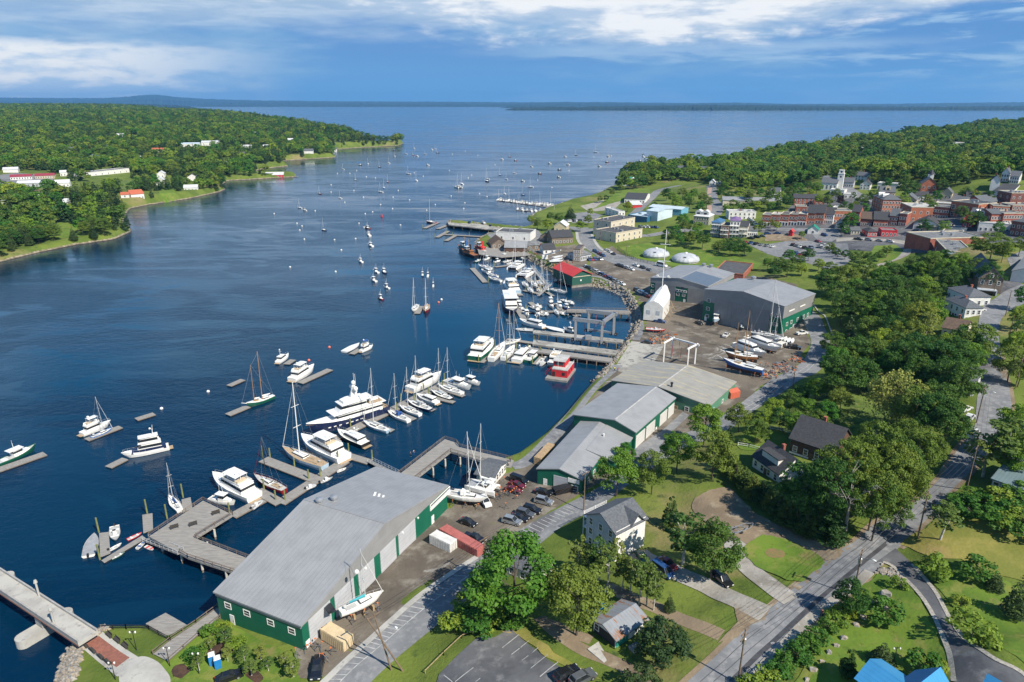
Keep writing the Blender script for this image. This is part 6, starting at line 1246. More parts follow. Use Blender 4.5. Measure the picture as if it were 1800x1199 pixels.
HULLC = dict(w=M_GEL, n=M_NAVY, g=mat('green_hull', (.01,.10,.06), .3), r=mat('red_hull', (.22,.015,.02), .3), b=mat('blue_hull', (.02,.12,.38), .3), k=mat('black_hull', (.015,.015,.018), .3), t=mat('teal_hull', (.03,.20,.24), .35), l=mat('pale_blue_hull', (.35,.47,.58), .3), y=mat('yellow_hull', (.65,.42,.08), .4), o=mat('wood_hull', (.28,.12,.045), .4), G=mat('grey_hull', (.3,.32,.34), .4), R=mat('bright_red_hull', (.6,.03,.025), .35))
def beam(t, full, stern):
 """half-beam fraction from stern 0 to bow 1"""
 return (stern + (1-stern)*min(1, t/.42)**.8) if t < .42 else max(0.02,1 - ((t-.42)/.58)**full)
def hull(o, L, B, F, m, full=2.3, stern=.75, rake=.10, sheer=.35, draft=.5, deckm=None, bot=True, rise=.6, deckdrop=.18):
 st = [0,.03,.15,.3,.45,.6,.72,.83,.92,.975,1.0]; rings = []; dk = []
 for t in st:
  b = B/2*beam(t, full, stern); zs = F*(1 + sheer*max(0, t-.35)**2*2.2) ; x = -L/2 + L*t; xk = x - (L*rake*max(0,(t-.7)/.3)**2); fl = .86 - .30*max(0, t-.5)
  rings.append([(x, b, zs),(x - (x-xk)*.4, b*.97, zs*.55),(xk, b*fl, .12),(xk, b*.55,-draft*.6),(xk, 0,-draft),(xk, -b*.55,-draft*.6),(xk, -b*fl, .12),(x - (x-xk)*.4,-b*.97, zs*.55),(x, -b, zs)])
  dk.append([(x, b*.95, zs-deckdrop),(x, 0, zs-deckdrop+.05),(x, -b*.95, zs-deckdrop)])
 n = 9; vs = [p for r in rings for p in r]; mb = MB(); fs = []; ms = []
 for j in range(len(rings)-1):
  for i in range(n-1): fs.append((j*n+i, j*n+i+1,(j+1)*n+i+1,(j+1)*n+i)); ms.append(1 if 2 <= i <= 5 else 0)
 fs.append(tuple(range(n))); ms.append(0)
 mb.v = vs; mb.f = fs; mb.m = ms
 h_ = mb.build('hull',[m, M_BOT], o, False)
 d = MB().loft(dk, cap=False, closed=False); d.build('deck', deckm or M_GEL, o)
 return F, dk
def zdeck(F, t, sheer=.35): return F*(1 + sheer*max(0, t-.35)**2*2.2)
def rig(o, L, mx, H, spar, jib=True, boom=.36, cover=None, base=0.0, wire=True, hullF=1.0, jibc=None, spread=2, rake=.02):
 top = Vector((mx*L - rake*H, 0, H)); b = Vector((mx*L, 0, base))
 r = max(.09, H*.0072); m = MB().bar(b, top, 2*r, n=6, w2=1.4*r).build('mast', spar, o)
 if wire:
  w = MB(); rr = max(.035, H*.0022)
  for s in (-1,1): w.bar((mx*L-.3, s*L*.14, hullF), top, rr, n=3)
  w.bar((-L*.48,0, hullF), top, rr, n=3); w.build('rigging', M_WIRE, o)
  sp = MB()
  for k in range(spread): z = base + (H-base)*(.4 + .28*k); sp.bar((mx*L-rake*z, -L*.075, z),(mx*L-rake*z, L*.075, z), max(.08, r*.6), n=4)
  sp.build('spreader', spar, m)
 if jib: MB().bar((L*.485,0, hullF*1.15), top.lerp(b, .06), max(.1, H*.010), n=5, w2=.05).build('furled_sail', jibc or M_GEL, o)
 if boom:
  z = base + max(.9, L*.07); bo = MB().bar((mx*L-.1,0, z),(mx*L-boom*L, 0, z+.1),.16, n=6).build('boom', spar, o)
  if cover: MB().loft([[(x, .05, z+.55*k),(x, .2*k, z+.3),(x, .16*k, z+.03),(x, -.16*k, z+.03),(x, -.2*k, z+.3),(x, -.05, z+.55*k)] for x, k in ((mx*L-.15,1.15),(mx*L-boom*L*.5,.9),(mx*L-boom*L*.97,.5))]).build('sail_cover', cover, bo)
def cabin(o, x0, x1, w0, w1, z0, hh, m, glass=True, name='cabin', rake0=.25, rake1=.5, top=.86, gl=(.35,.78), parent=None):
 """coachroof from x0 (aft) to x1 (forward) with a band of windows"""
 def ring(k, ext=0.0): f = k; a = rake0*hh*f; c = rake1*hh*f; q = 1 - (1-top)*f; return [(x0+a-ext, -w0*q-ext, z0+hh*f),(x1-c+ext, -w1*q-ext, z0+hh*f),(x1-c+ext, w1*q+ext, z0+hh*f),(x0+a-ext, w0*q+ext, z0+hh*f)]
 c = MB().loft([ring(0), ring(1)]).build(name, m, parent or o)
 if glass: MB().loft([ring(gl[0],.035), ring(gl[1],.035)], cap=False).build('window', M_SMOKE, c)
 return c
def sailboat(o, L, hc='w', H=None, cover=None, spar=None, deckm=None, far=False, jibc=None, dink=False, mizzen=False, dodger=None, stand=0.0):
 B = L*.29 if L < 13 else L*.25; F = .085*L+.15; H = H or L*1.3; hull(o, L, B, F, HULLC[hc],2.0,.62,.14,.5,.5 if not stand else 1.0, deckm=deckm)
 cabin(o, -L*.08, L*.24, B*.27, B*.17, F-.1,.5+L*.012, M_GEL, not far, 'coachroof',.3,1.2,.85)
 if not far:
  MB().box((-L*.26,0, F-.05),(L*.24, B*.42,.14)).build('cockpit', M_TEAK if deckm else M_DECKG, o)
  if dodger: MB().loft([[(x, -w, F+.35),(x, -w*.8, F+zt),(x, w*.8, F+zt),(x, w, F+.35)] for x, w, zt in ((-L*.12, B*.3,1.35),(-L*.03, B*.28,1.2),(-L*.0, B*.26,.5))]).build('sprayhood', dodger, o)
  p = MB()
  for s in (-1,1):
   pts = [(-L/2+L*t, s*B/2*beam(t, 2.0,.62)*.93, zdeck(F, t, .5)) for t in (.02,.2,.4,.6,.8,.95)]
   for q in pts: p.bar(q, (q[0], q[1], q[2]+.62),.05, n=3)
   for q, w in zip(pts, pts[1:]): p.bar((q[0], q[1], q[2]+.6),(w[0], w[1], w[2]+.6),.035, n=3)
  p.build('guardrail', M_ALU, o)
  MB().lathe([(.32,-.1),(.35,0),(.32,.12)],(-L*.38,0, F+.55),10).build('wheel', M_ALU, o)
 rig(o, L, .08, H, spar or M_ALU, True, .38, cover, F, not far, F, jibc)
 if mizzen: rig(o, L, -.36, H*.66, spar or M_ALU, False, .2, cover, F, not far, F)
def motor(o, L, hc='w', fly=True, hard=True, tall=1.0, deckm=None, bimini=None, plat=True, mastm=True, wide=.31, two=False):
 B = L*wide; F = .10*L+.25; hull(o, L, B, F, HULLC[hc],2.6,.86,.12,.45,.6, deckm=deckm); hh = 1.5*tall + .03*L
 c = cabin(o, -L*.36, L*.22, B*.40, B*.30, F-.15, hh, M_GEL, True, 'deckhouse',.05,1.0,.9,(.45,.8)); z = F-.15+hh
 cabin(o, L*.12, L*.36, B*.28, B*.12, F+.0,.6, M_GEL, False, 'foredeck_trunk',.2,1.2,.85)
 if fly:
  f = cabin(o, -L*.34, L*.08, B*.40, B*.34, z, .16, M_GEL, False, 'flybridge',0,0,1.0)
  w = MB()
  for s in (-1,1): w.box((-L*.12, s*B*.36, z+.45),(L*.4,.07,.6))
  w.box((L*.07, 0, z+.5), (.08, B*.7, .7)); w.build('coaming', M_GEL, f); MB().box((L*.02, 0, z+.65), (.5, B*.4, .8)).build('helm_console', M_GEL, f)
  MB().box((-L*.2, 0, z+.45), (1.4, B*.5, .5)).build('seat', mat('tan_cushion', (.55,.45,.32), .8), f)
  if hard or bimini:
   t = MB().loft([[(x, -B*.34, z+2.0),(x, 0, z+2.12),(x, B*.34, z+2.0),(x, B*.34, z+2.1),(x, 0, z+2.24),(x, -B*.34, z+2.1)] for x in (-L*.24, L*.07)])
   tp = t.build('hardtop' if not bimini else 'bimini', bimini or M_GEL, o); q = MB()
   for x in (-L*.22, L*.05):
    for s in (-1,1): q.bar((x, s*B*.33, z+.3),(x, s*B*.32, z+2.05),.09, n=4)
   q.build('support', M_ALU, tp)
 if two:
  cabin(o, -L*.44, L*.3, B*.46, B*.36, F-.3, .95, M_NAVY, False, 'stripe', 0, .3, 1.0); cabin(o, -L*.30, L*.14, B*.38, B*.3, z+.1, 1.9, M_GEL, True, 'upper_cabin', .1, .5, .94); z += 2.0; MB().box((-L*.1, 0, z+.1), (L*.42, B*.8, .12)).build('roof', M_GEL, o)
 if mastm:
  m = MB().bar((-L*.2,0, z),(-L*.23,0, z+2.4+L*.07),.22, n=6, w2=.1); m.bar((-L*.21,-B*.22, z+1.9),(-L*.21, B*.22, z+1.9),.12).build('mast', M_GEL, o)
  MB().lathe([(.05,0),(.32,.15),(.32,.4),(.1,.6)],(-L*.17, B*.12, z+2.1 if not fly or not hard else z+2.25),8).build('radar_dome', M_GEL, o)
 if plat: MB().box((-L/2-.5,0,.45),(1.1, B*.72,.14)).build('swim_platform', M_TEAK, o)
 r = MB()
 for s in (-1,1):
  pts = [(-L/2+L*t, s*B/2*beam(t, 2.6,.86)*.95, zdeck(F, t, .45)) for t in (.5,.62,.74,.86,.96)]
  for q in pts: r.bar(q, (q[0], q[1], q[2]+.7),.05, n=3)
  for q, w in zip(pts, pts[1:]): r.bar((q[0], q[1], q[2]+.68),(w[0], w[1], w[2]+.68),.04, n=3)
 r.build('bow_rail', M_ALU, o)
def lobster(o, L, hc='w', top=None, far=False, deckm=None):
 B = L*.31; F = .075*L+.3; hull(o, L, B, F, HULLC[hc],2.1,.82,.08,.9,.6, deckm=deckm or M_DECKG)
 cabin(o, L*.08, L*.34, B*.34, B*.2, F-.05,.75, M_GEL, False, 'trunk_cabin',.1,.7,.88)
 if far: cabin(o, -L*.10, L*.14, B*.34, B*.3, F-.1,1.75, M_GEL, True, 'wheelhouse',0,.25,.9,(.55,.85)); return
 w = cabin(o, -L*.10, L*.14, B*.34, B*.3, F-.1,1.85, M_GEL, True, 'wheelhouse',0,.25,.92,(.52,.85))
 MB().box((-L*.02,0, F+1.86),(L*.36, B*.72,.12)).build('roof', top or M_GEL, w)
 MB().bar((0, B*.15, F+1.9),(-.1, B*.15, F+3.6),.08, n=5).bar((-L*.05,-B*.1, F+1.9),(-L*.05,-B*.1, F+5.0),.05, n=4).build('antenna', M_GEL, w)
 MB().box((-L*.3,0, F-.2),(L*.12, B*.45,.5)).build('engine_box', M_GEL, o)
def launch(o, L, hc='w', cover=None, motor_=True, console=True, seatm=None):
 B = L*.36; F = .42 if L < 5 else .65; hull(o, L, B, F, HULLC[hc],2.2,.85,.1,.5,.25, deckm=cover or M_DECKG, deckdrop=.02 if cover else .16)
 if console and not cover:
  c = MB().box((0, 0, F+.35), (.8, B*.3, .9)).build('console', M_GEL, o); MB().box((.3, 0, F+.95), (.08, B*.3, .5)).build('windscreen', M_SMOKE, c)
 if not cover: MB().box((-L*.22,0, F-.02),(.35, B*.8,.1)).box((L*.2,0, F-.0),(.35, B*.7,.1)).build('thwart', seatm or M_GEL, o)
 if motor_: MB().box((-L/2-.2,0, F+.15),(.4,.38,.75)).box((-L/2-.25,0,-.1),(.18,.15,.7)).build('outboard', M_BLACKP, o)
def rib(o, L):
 B = L*.42; b = MB(); pts = [(-L/2,-B*.36),(L*.2,-B*.36),(L*.42,-B*.18),(L*.49,0),(L*.42, B*.18),(L*.2, B*.36),(-L/2, B*.36)]
 for p, q in zip(pts, pts[1:]): b.bar((*p, .4),(*q, .45),.5, n=8)
 b.build('tube', M_RUBB, o); MB().box((-.05*L, 0, .22), (L*.85, B*.6, .2)).build('floor', M_DECKG, o); MB().box((-L*.05, 0, .7), (.8, .6, 1.0)).build('console', M_GEL, o); MB().box((-L/2-.1, 0, .6), (.4, .4, .9)).build('outboard', M_BLACKP, o)
def catamaran(o, L, H=None, cover=None, far=False, stand=0):
 B = L*.54; F = 1.3; m = MB(); n = 9
 for s in (-1,1):
  rings = []
  for t in (0,.04,.2,.5,.75,.92,1.0):
   b = L*.055*beam(t, 2.4,.7); x = -L/2+L*t; y = s*B*.38; z = F*(1+.15*max(0,t-.4)); rings.append([(x, y+b, z),(x, y+b, .3),(x, y, -.5),(x, y-b, .3),(x, y-b, z)])
  m.loft(rings)
 m.build('hull', M_GEL, o); MB().loft([[(x, -B*.38, F*.75), (x, B*.38, F*.75), (x, B*.38, F+.12), (x, -B*.38, F+.12)] for x in (-L*.42, L*.16)]).build('bridge_deck', M_GEL, o)
 MB().box((L*.3,0, F+.02),(L*.26, B*.66,.05)).build('trampoline', M_CANVG, o)
 c = cabin(o, -L*.22, L*.14, B*.33, B*.24, F+.1, 1.15, M_GEL, True, 'coachroof', .1, 1.3, .85, (.3,.72)); MB().box((-L*.3, 0, F+1.9), (L*.22, B*.6, .12)).build('bimini', M_GEL, o)
 q = MB()
 for s in (-1,1): q.bar((-L*.39, s*B*.28, F),(-L*.38, s*B*.28, F+1.9),.09)
 q.build('support', M_ALU, o); rig(o, L, .06, H or L*1.45, M_ALU, True, .4, cover or M_GEL, F+1.2, not far, F)
def place(name, stern, bow, z=0.0, Lfix=None, lift=0.0, ground=False):
 a, b = (G(*stern), G(*bow)) if ground else (W(*stern, z), W(*bow, z)); d = (b - a).to_2d(); c = (a + b)/2
 o = thing(name, None, 'boat',(c.x, c.y, (max(a.z, b.z) if ground else z) + lift), math.atan2(d.y, d.x)); return o, Lfix or d.length
BT = [] # (kind, stern, bow, label, kwargs)
def S(st, bw, lb, **k): BT.append((sailboat, 'sailboat', st, bw, lb, k))
def Mo(st, bw, lb, **k): BT.append((motor, 'motor_yacht', st, bw, lb, k))
def Lo(st, bw, lb, **k): BT.append((lobster, 'lobster_boat', st, bw, lb, k))
def La(st, bw, lb, **k): BT.append((launch, k.pop('nm', 'motorboat'), st, bw, lb, k))
def Ri(st, bw, lb, **k): BT.append((rib, 'inflatable_boat', st, bw, lb, k))
def Ct(st, bw, lb, **k): BT.append((catamaran, 'catamaran', st, bw, lb, k))
Lo((-6,820), (65,790), 'white lobster boat with a green hull at the left edge', hc='g'); S((161,772), (199,756), 'white sailboat with a blue hull line moored on a float in open water', hc='b', H=13); Mo((144,767), (196,746), 'white flybridge motorboat behind the blue lined sailboat', hard=True)
Mo((298,789), (215,807), 'white trawler yacht with a dark blue stripe and a flat upper deck', hc='w', fly=True, hard=False, tall=1.3, wide=.24, two=True); Mo((488,640), (508,627), 'small white cabin boat on a float in mid channel', fly=False); Mo((513,672), (553,649), 'white motor yacht with a high radar arch beside a long float', fly=True)
La((605,620), (632,606), 'long covered white launch rafted to a float in mid channel', cover=M_GEL, motor_=False); Mo((634,620), (656,611), 'small white trawler with a blue canvas top in mid channel', fly=True, hard=False, bimini=M_CANVB)
S((572,826), (497,796), 'large white sloop with a teak deck and the tallest mast of the near docks', hc='l', H=25, deckm=M_TEAK, spar=M_GEL); Mo((606,813), (531,778), 'large white motor yacht between the tall sloop and the blue hulled yacht', wide=.30); Mo((644,787), (594,764), 'white express cruiser with a black waterline near the pier gangway', fly=False, hc='k', tall=.75)
S((683,761), (639,746), 'pale blue sailboat tied under the stern of the blue hulled yacht', hc='l', H=21, cover=M_GEL); S((719,743), (680,726), 'white sailboat with a long blue sail cover', hc='w', H=16, cover=M_CANVB, dodger=M_CANVB); S((739,732), (702,718), 'white sailboat right of the long blue sail cover', H=16.5, cover=M_GEL); S((758,724), (715,708), 'white sailboat with a sprayhood, third in the dock row', H=19, hc='n', cover=M_GEL, dodger=M_CANVG)
Mo((769,712), (733,699), 'low white motorboat with a blue sunroof in the sailboat row', fly=False, tall=.7, mastm=False); S((794,705), (757,690), 'dark hulled sailboat near the end of the dock row', hc='k', H=18.5, cover=M_GEL); S((813,695), (769,681), 'white sailboat with a dark hull stripe last in the dock row', hc='w', H=17, cover=M_GEL); Lo((784,672), (829,687), 'white lobster yacht at the outer end of the sailboat dock'); Lo((812,669), (845,679), 'smaller white lobster boat outermost at the dock end'); Mo((720,690), (776,664), 'white motor yacht with two decks on the outside of the sailboat dock', wide=.30, tall=1.2)
Mo((449,881), (376,845), 'white flybridge motor yacht beside the near timber platform', wide=.30); Lo((370,879), (415,889), 'small white cabin boat tucked beside the near timber platform'); S((501,867), (447,842), 'dark red sailboat with a red furled sail at the near dock', hc='r', H=15, jibc=HULLC['r'], deckm=M_DECKG, spar=M_BLACKP); S((317,901), (298,877), 'small white sailboat with a blue cockpit at the platform corner', H=12.5, cover=M_CANVB)
La((156,980), (167,942), 'grey covered cabin boat at the outermost finger float', cover=M_CANVG); La((202,928), (203,954), 'white motorboat with two dark hatches at the outermost finger float'); Ri((442,897), (461,883), 'white inflatable with red seats beside the near dock'); Ri((540,861), (553,856), 'small grey inflatable at the back of the near dock'); La((563,850), (585,841), 'grey tender in the middle of the near dock', hc='G'); La((592,831), (609,825), 'white skiff at the corner of the near dock', motor_=False, console=False)
La((224,951), (250,939), 'red kayak stack on the gangway float', hc='R', motor_=False, console=False, nm='kayak'); La((245,963), (253,956), 'round white dinghy with a blue floor by the gangway', motor_=False, console=False, seatm=M_CANVB, nm='dinghy'); La((258,963), (269,968), 'white dinghy with a red thwart by the gangway', motor_=False, console=False, seatm=HULLC['R'], nm='dinghy'); La((198,984), (218,974), 'dark green canoe beside the diagonal float', hc='g', motor_=False, console=False, nm='canoe'); La((197,967), (210,960), 'white dinghy beside the diagonal float', console=False, nm='dinghy')
Mo((833,636), (866,606), 'green hulled trawler yacht at the outer end of the slips', hc='g', wide=.33, tall=1.25); S((863,636), (888,609), 'white sailboat with a tall varnished mast beside the green trawler', H=22, spar=M_SPRUCE, deckm=M_GEL); S((884,634), (905,613), 'white sailboat with an aluminium mast beside the varnished mast', H=19, cover=M_GEL); S((887,606), (916,600), 'white sailboat lying across the slip end', H=15); Mo((907,639), (932,617), 'broad white motor yacht with an oval dark windscreen in the slips', fly=False, tall=.9); Lo((926,638), (947,622), 'white topped lobster boat with a green hull in the slips', hc='g'); La((948,643), (962,629), 'small white open boat in the slips'); Mo((969,644), (987,625), 'white motorboat behind the red houseboat', fly=True, hard=False)
Mo((956,578), (913,568), 'white trawler yacht outside the travel lift pier', fly=False, wide=.27); Ri((938,582), (906,580), 'large white tender beside the travel lift pier'); La((993,584), (957,576), 'white covered boat against the travel lift pier', cover=M_GEL); Mo((1008,586), (990,580), 'white boat with a blue canvas beside the travel lift pier', fly=False, bimini=M_CANVB)
Mo((906,518), (889,501), 'white yacht with a pale blue hull at the inner marina', hc='l', wide=.36); S((864,474), (840,469), 'white sailboat innermost on the outer float', H=13); Mo((863,482), (846,477), 'low white motorboat on the outer float', fly=False); S((875,488), (854,483), 'white sailboat in the middle of the outer float', H=14, cover=M_CANVB); S((881,496), (858,490), 'white sailboat with a blue ball at the end of the outer float', H=12, cover=M_CANVB); Ct((914,466), (899,475), 'white catamaran at the inner marina quay', H=21); Ct((931,479), (915,489), 'white catamaran with a blue sail cover', H=22, cover=M_CANVB)
for i, (a, b, hc, cv, lb) in enumerate([((920,499),(928,509),'w',None,'white sailboat bow on beside the blue cover catamaran'),((937,498),(942,508),'w',M_CANVB,'white sailboat with a bright blue cover in the inner marina'),((946,497),(956,508),'y',None,'cream sailboat with a yellow bag on deck'),((957,505),(964,516),'t',M_CANVB,'teal hulled sailboat with a blue cover'),((930,509),(936,518),'w',None,'small white sailboat bow on at the inner float'),((969,511),(997,518),'w',M_CANVG,'long white sailboat with a grey sail cover beside the red roofed shed'),((946,510),(951,518),'y',None,'little cream sailboat right of the teal hull')]): S(a, b, lb, hc=hc, cover=cv, H=13 + i % 3*2)
SM = [((905,528),(911,536),Lo),((910,534),(916,542),Lo),((914,540),(921,548),La),((922,550),(929,559),Lo),((932,539),(943,545),Ri),((946,536),(951,546),La),((941,547),(949,560),Mo),((956,547),(963,559),La),((964,534),(973,545),Mo),((979,535),(988,545),Lo),((975,546),(983,558),S),((986,547),(993,558),La),((992,547),(999,557),La),((988,528),(1000,534),La),((990,540),(1002,546),Lo),((999,528),(1010,540),La),((1012,549),(1020,558),La),((834,462),(846,457),La),((850,458),(862,455),Lo),((862,452),(874,450),La),((880,455),(893,451),Lo),((884,462),(900,459),La),((868,462),(880,460),Lo),((893,446),(905,450),La),((912,452),(922,457),La),((1004,478+70),(1012,556),Ri),((846,446),(858,450),Lo),((902,462),(890,467),La),((950,548),(955,556),Ri)]
for i, (a, b, f) in enumerate(SM): f(a, b, {La:'small open motorboat among the inner marina floats', Lo:'little white lobster boat among the inner marina floats', Ri:'grey inflatable among the inner marina floats', Mo:'white cabin cruiser among the inner marina floats', S:'small sailboat among the inner marina floats'}[f], **({'hc':'wwbwwg'[i % 6]} if f in (La, Lo) else {}))
S((734,539),(725,550), 'white sloop rafted left of a mooring float', H=17); S((752,539),(748,553), 'dark red sloop rafted right of a mooring float', hc='r', H=17, deckm=M_TEAK)
MOT = [((638,465),(630,459)),((668,484),(656,477)),((679,485),(671,477)),((664,500),(652,492)),((688,511),(674,505)),((676,531),(664,524)),((657,437),(647,431)),((651,420),(645,412)),((736,490),(743,483)),((744,491),(753,484)),((754,508),(762,502)),((653,404),(641,401)),((749,292),(754,290)),((730,276),(736,274)),((631,292),(635,290)),((757,264),(761,263)),((531,372),(540,369)),((945,308),(952,304)),((963,289),(968,287)),((995,292),(1001,288)),((981,301),(985,297)),((991,277),(995,275)),((1066,277),(1071,274)),((1064,287),(1069,285)),((1051,294),(1055,292)),((1101,288),(1105,286)),((1123,285),(1127,283)),((977,313),(986,311)),((916,320),(920,318)),((904,284),(908,282)),((1128,277),(1133,275)),((880,282),(884,280)),((1128,288),(1134,286))]
for i, (a, b) in enumerate(MOT): Lo((a[0]*.5+b[0]*.5+3.4,(a[1]+b[1])/2+.0), (a[0]*.5+b[0]*.5-3.4,(a[1]+b[1])/2-.7) if a[1] < 380 else b, 'small ' + ('white','white','dark hulled')[i % 3] + ' motorboat on a mooring in the ' + ('channel' if a[1] > 400 else 'outer bay'), hc='wwnwwr'[i % 6] if i != 11 else 'r', far=a[1] < 380)
SAI = [(603,298,288),(647,288,278),(667,294,282),(683.5,287,276),(693,264,258),(713.5,271,262),(726,273,265),(728,261,251),(747,271,265),(769,269,258),(718,306,292),(732,318,302),(625,317,305),(681.5,320,307),(675,331,315),(669,338,322),(562,341,327),(598,349,336),(527,366,351),(569,405,384),(805,330,308),(812,324,305),(855.5,319,297),(857,315,302),(878.5,308,295),(890,315,304),(895.5,276,266),(887,341,328),(934,293,281),(1012,273,262),(1047,268,255),(1071,274,261),(1130,271,265),(932.5,329,313),(919,343,328),(904,305,297),(757,392,353),(694,275,266),(765,262,254)]
for i, (x, y, t) in enumerate(SAI):
 d = W(x, y).y; Hm = max(8,(y - t)*d/1200*1.06); Lb = max(6.5, Hm/1.5); p = W(x, y); rz = random.uniform(-.35,.35) + 2.3
 o = thing('sailboat', None, 'boat', p, rz); hc = 'wwnwbwrwwn'[i % 10] if i not in (13,) else 'r'
 if i in (20,): catamaran(o, Lb*1.1, Hm, None, True)
 else: sailboat(o, Lb, hc, Hm, M_CANVB if i % 3 == 1 else None, None, None, True)
 o['group'] = 'boats on moorings'; pend(o, ('white' if hc == 'w' else 'red hulled' if hc == 'r' else 'dark hulled') + ' sailboat at anchor ' + ('between the two shores' if y > 300 else 'in the outer bay'), x, y)
for f, nm, st, bw, lb, k in BT:
 o, L = place(nm, st, bw); f(o, min(max(L, 3.0), 8.5 if ' on a mooring in ' in lb or 'inner marina floats' in lb else 60), **k); o['group'] = 'boats afloat in the harbour'; pend(o, lb, (st[0]+bw[0])/2, (st[1]+bw[1])/2)
rm = random.Random(4)
for row, (y0, y1, n) in enumerate(((352.5,362.5,22),(368.5,374.5,9))):
 for i in range(n):
  x = 876 + (100*i/n if row == 0 else 34 + 72*i/n); y = y0 + (y1-y0)*i/n + rm.uniform(-1,1); p = W(x, y); o = thing('sailboat' if i % 4 == 0 else 'motorboat', None, 'boat', p, rm.uniform(1.2, 1.9), 'boats in the marina beyond the breakwater')
  if i % 4 == 0: sailboat(o, rm.uniform(8,11),'w', rm.uniform(11,15), None, None, None, True)
  else: lobster(o, rm.uniform(7,11),'wwn'[i % 3], far=True)
  pend(o, ('little sailboat' if i % 4 == 0 else 'little motorboat') + ' in the ' + ('long' if row == 0 else 'short') + ' row of the marina beyond the breakwater', x, y)
# ------------------------------------------------ the blue hulled motor yacht
def superyacht():
 o, L = place('motor_yacht', (678,723), (541,767)); o['label'] = 'largest motor yacht, dark blue hull with white stepped decks and a high mast'; o['group'] = 'boats afloat in the harbour'; L *= 1.02; B = L*.21; F = 2.9
 hull(o, L, B, F, M_NAVY, 2.4,.85,.10,.55,1.4, deckm=M_TEAK, deckdrop=.5)
 MB().loft([[(-L/2+L*t, s*B/2*beam(t,2.4,.85)*k, zdeck(F,t,.55)+dz) for s, k, dz in ((1,1.0,-.02),(1,.93,.28),(-1,.93,.28),(-1,1.0,-.02))] for t in (.46,.6,.72,.83,.92,.97,.995)]).build('bulwark', M_GEL, o)
 a = cabin(o, -L*.40, L*.18, B*.46, B*.36, F-.3,2.7, M_GEL, True, 'main_deck',.0,.5,.97,(.45,.68)); z = F+2.4
 MB().box((-L*.12,0, z+.02),(L*.66, B*.94,.16)).build('deck_edge', M_GEL, a)
 b = cabin(o, -L*.22, L*.13, B*.40, B*.30, z+.1,2.4, M_GEL, True, 'bridge_deck',.1,.8,.94,(.42,.72)); z2 = z+2.5
 MB().box((-L*.10, 0, z2+.02), (L*.40, B*.82, .16)).build('deck_edge', M_GEL, b); MB().box((-L*.34, 0, z+.2), (L*.16, B*.7, .12)).build('teak_deck', M_TEAK, a)
 MB().loft([[(x, -w, z2+.1),(x, w, z2+.1),(x, w*.9, z2+hh),(x, -w*.9, z2+hh)] for x, w, hh in ((-L*.2, B*.3,.9),(-.02*L, B*.32,1.1),(L*.06, B*.26,.9))]).build('sun_deck_coaming', M_GEL, b)
 m = MB(); m.loft([[(-L*.10-w, -w*.7, zz),(-L*.10+w*1.4,-w*.5, zz),(-L*.10+w*1.4, w*.5, zz),(-L*.10-w, w*.7, zz)] for zz, w in ((z2,1.3),(z2+3.0,.7),(z2+5.4,.35))]).bar((-L*.1,-2.2, z2+3.6),(-L*.1,2.2, z2+3.6),.35).bar((-L*.09,-1.3,z2+4.8),(-L*.09,1.3,z2+4.8),.25)
 mm = m.build('mast', M_GEL, o)
 for y, zz, r in ((1.5,4.3,.75),(-1.6,4.2,.6),(.1,6.0,.7)): MB().ell((-L*.1, y, z2+zz),(r, r, r*1.05)).build('radome', M_GEL, mm)
 for y in (-.5,.5): MB().bar((-L*.12, y, z2+5),(-L*.12, y, z2+9),.09, n=4).build('antenna', M_GEL, mm)
 t = MB().loft([[(x, y, z+.2+hh) for y, hh in ((-.9,.5),(-.7,.9),(.7,.9),(.9,.5),(.6,.1),(-.6,.1))] for x in (-L*.38,-L*.28)]); t.build('tender', M_GEL, a)
 for x in (-L*.20,-L*.26): MB().bar((x, B*.3, z),(x, B*.3, z+3.6),.28, n=6).build('funnel', M_GEL, a)
 r = MB()
 for s in (-1,1):
  for k in range(8): x = -L*.46+k*L*.012*3; r.bar((x, s*B*.42, F),(x, s*B*.42, F+1),.05, n=3)
  r.bar((-L*.47, s*B*.42, F+1),(-L*.2, s*B*.42, F+1),.06, n=3)
 r.build('railing', M_ALU, o)
 w = MB()
 for s in (-1,1):
  for x in (-.12,-.06,.0,.06,.14,.2,.26): w.box((x*L, s*(B/2*beam(x+.5,2.4,.85)*.97+.02),1.7),(.9,.12,.28))
 w.build('porthole', M_GEL, o); MB().box((L*.10, -B*.43, F+.55), (.9,.12,1.7)).build('door', M_SPRUCE, a)
superyacht()
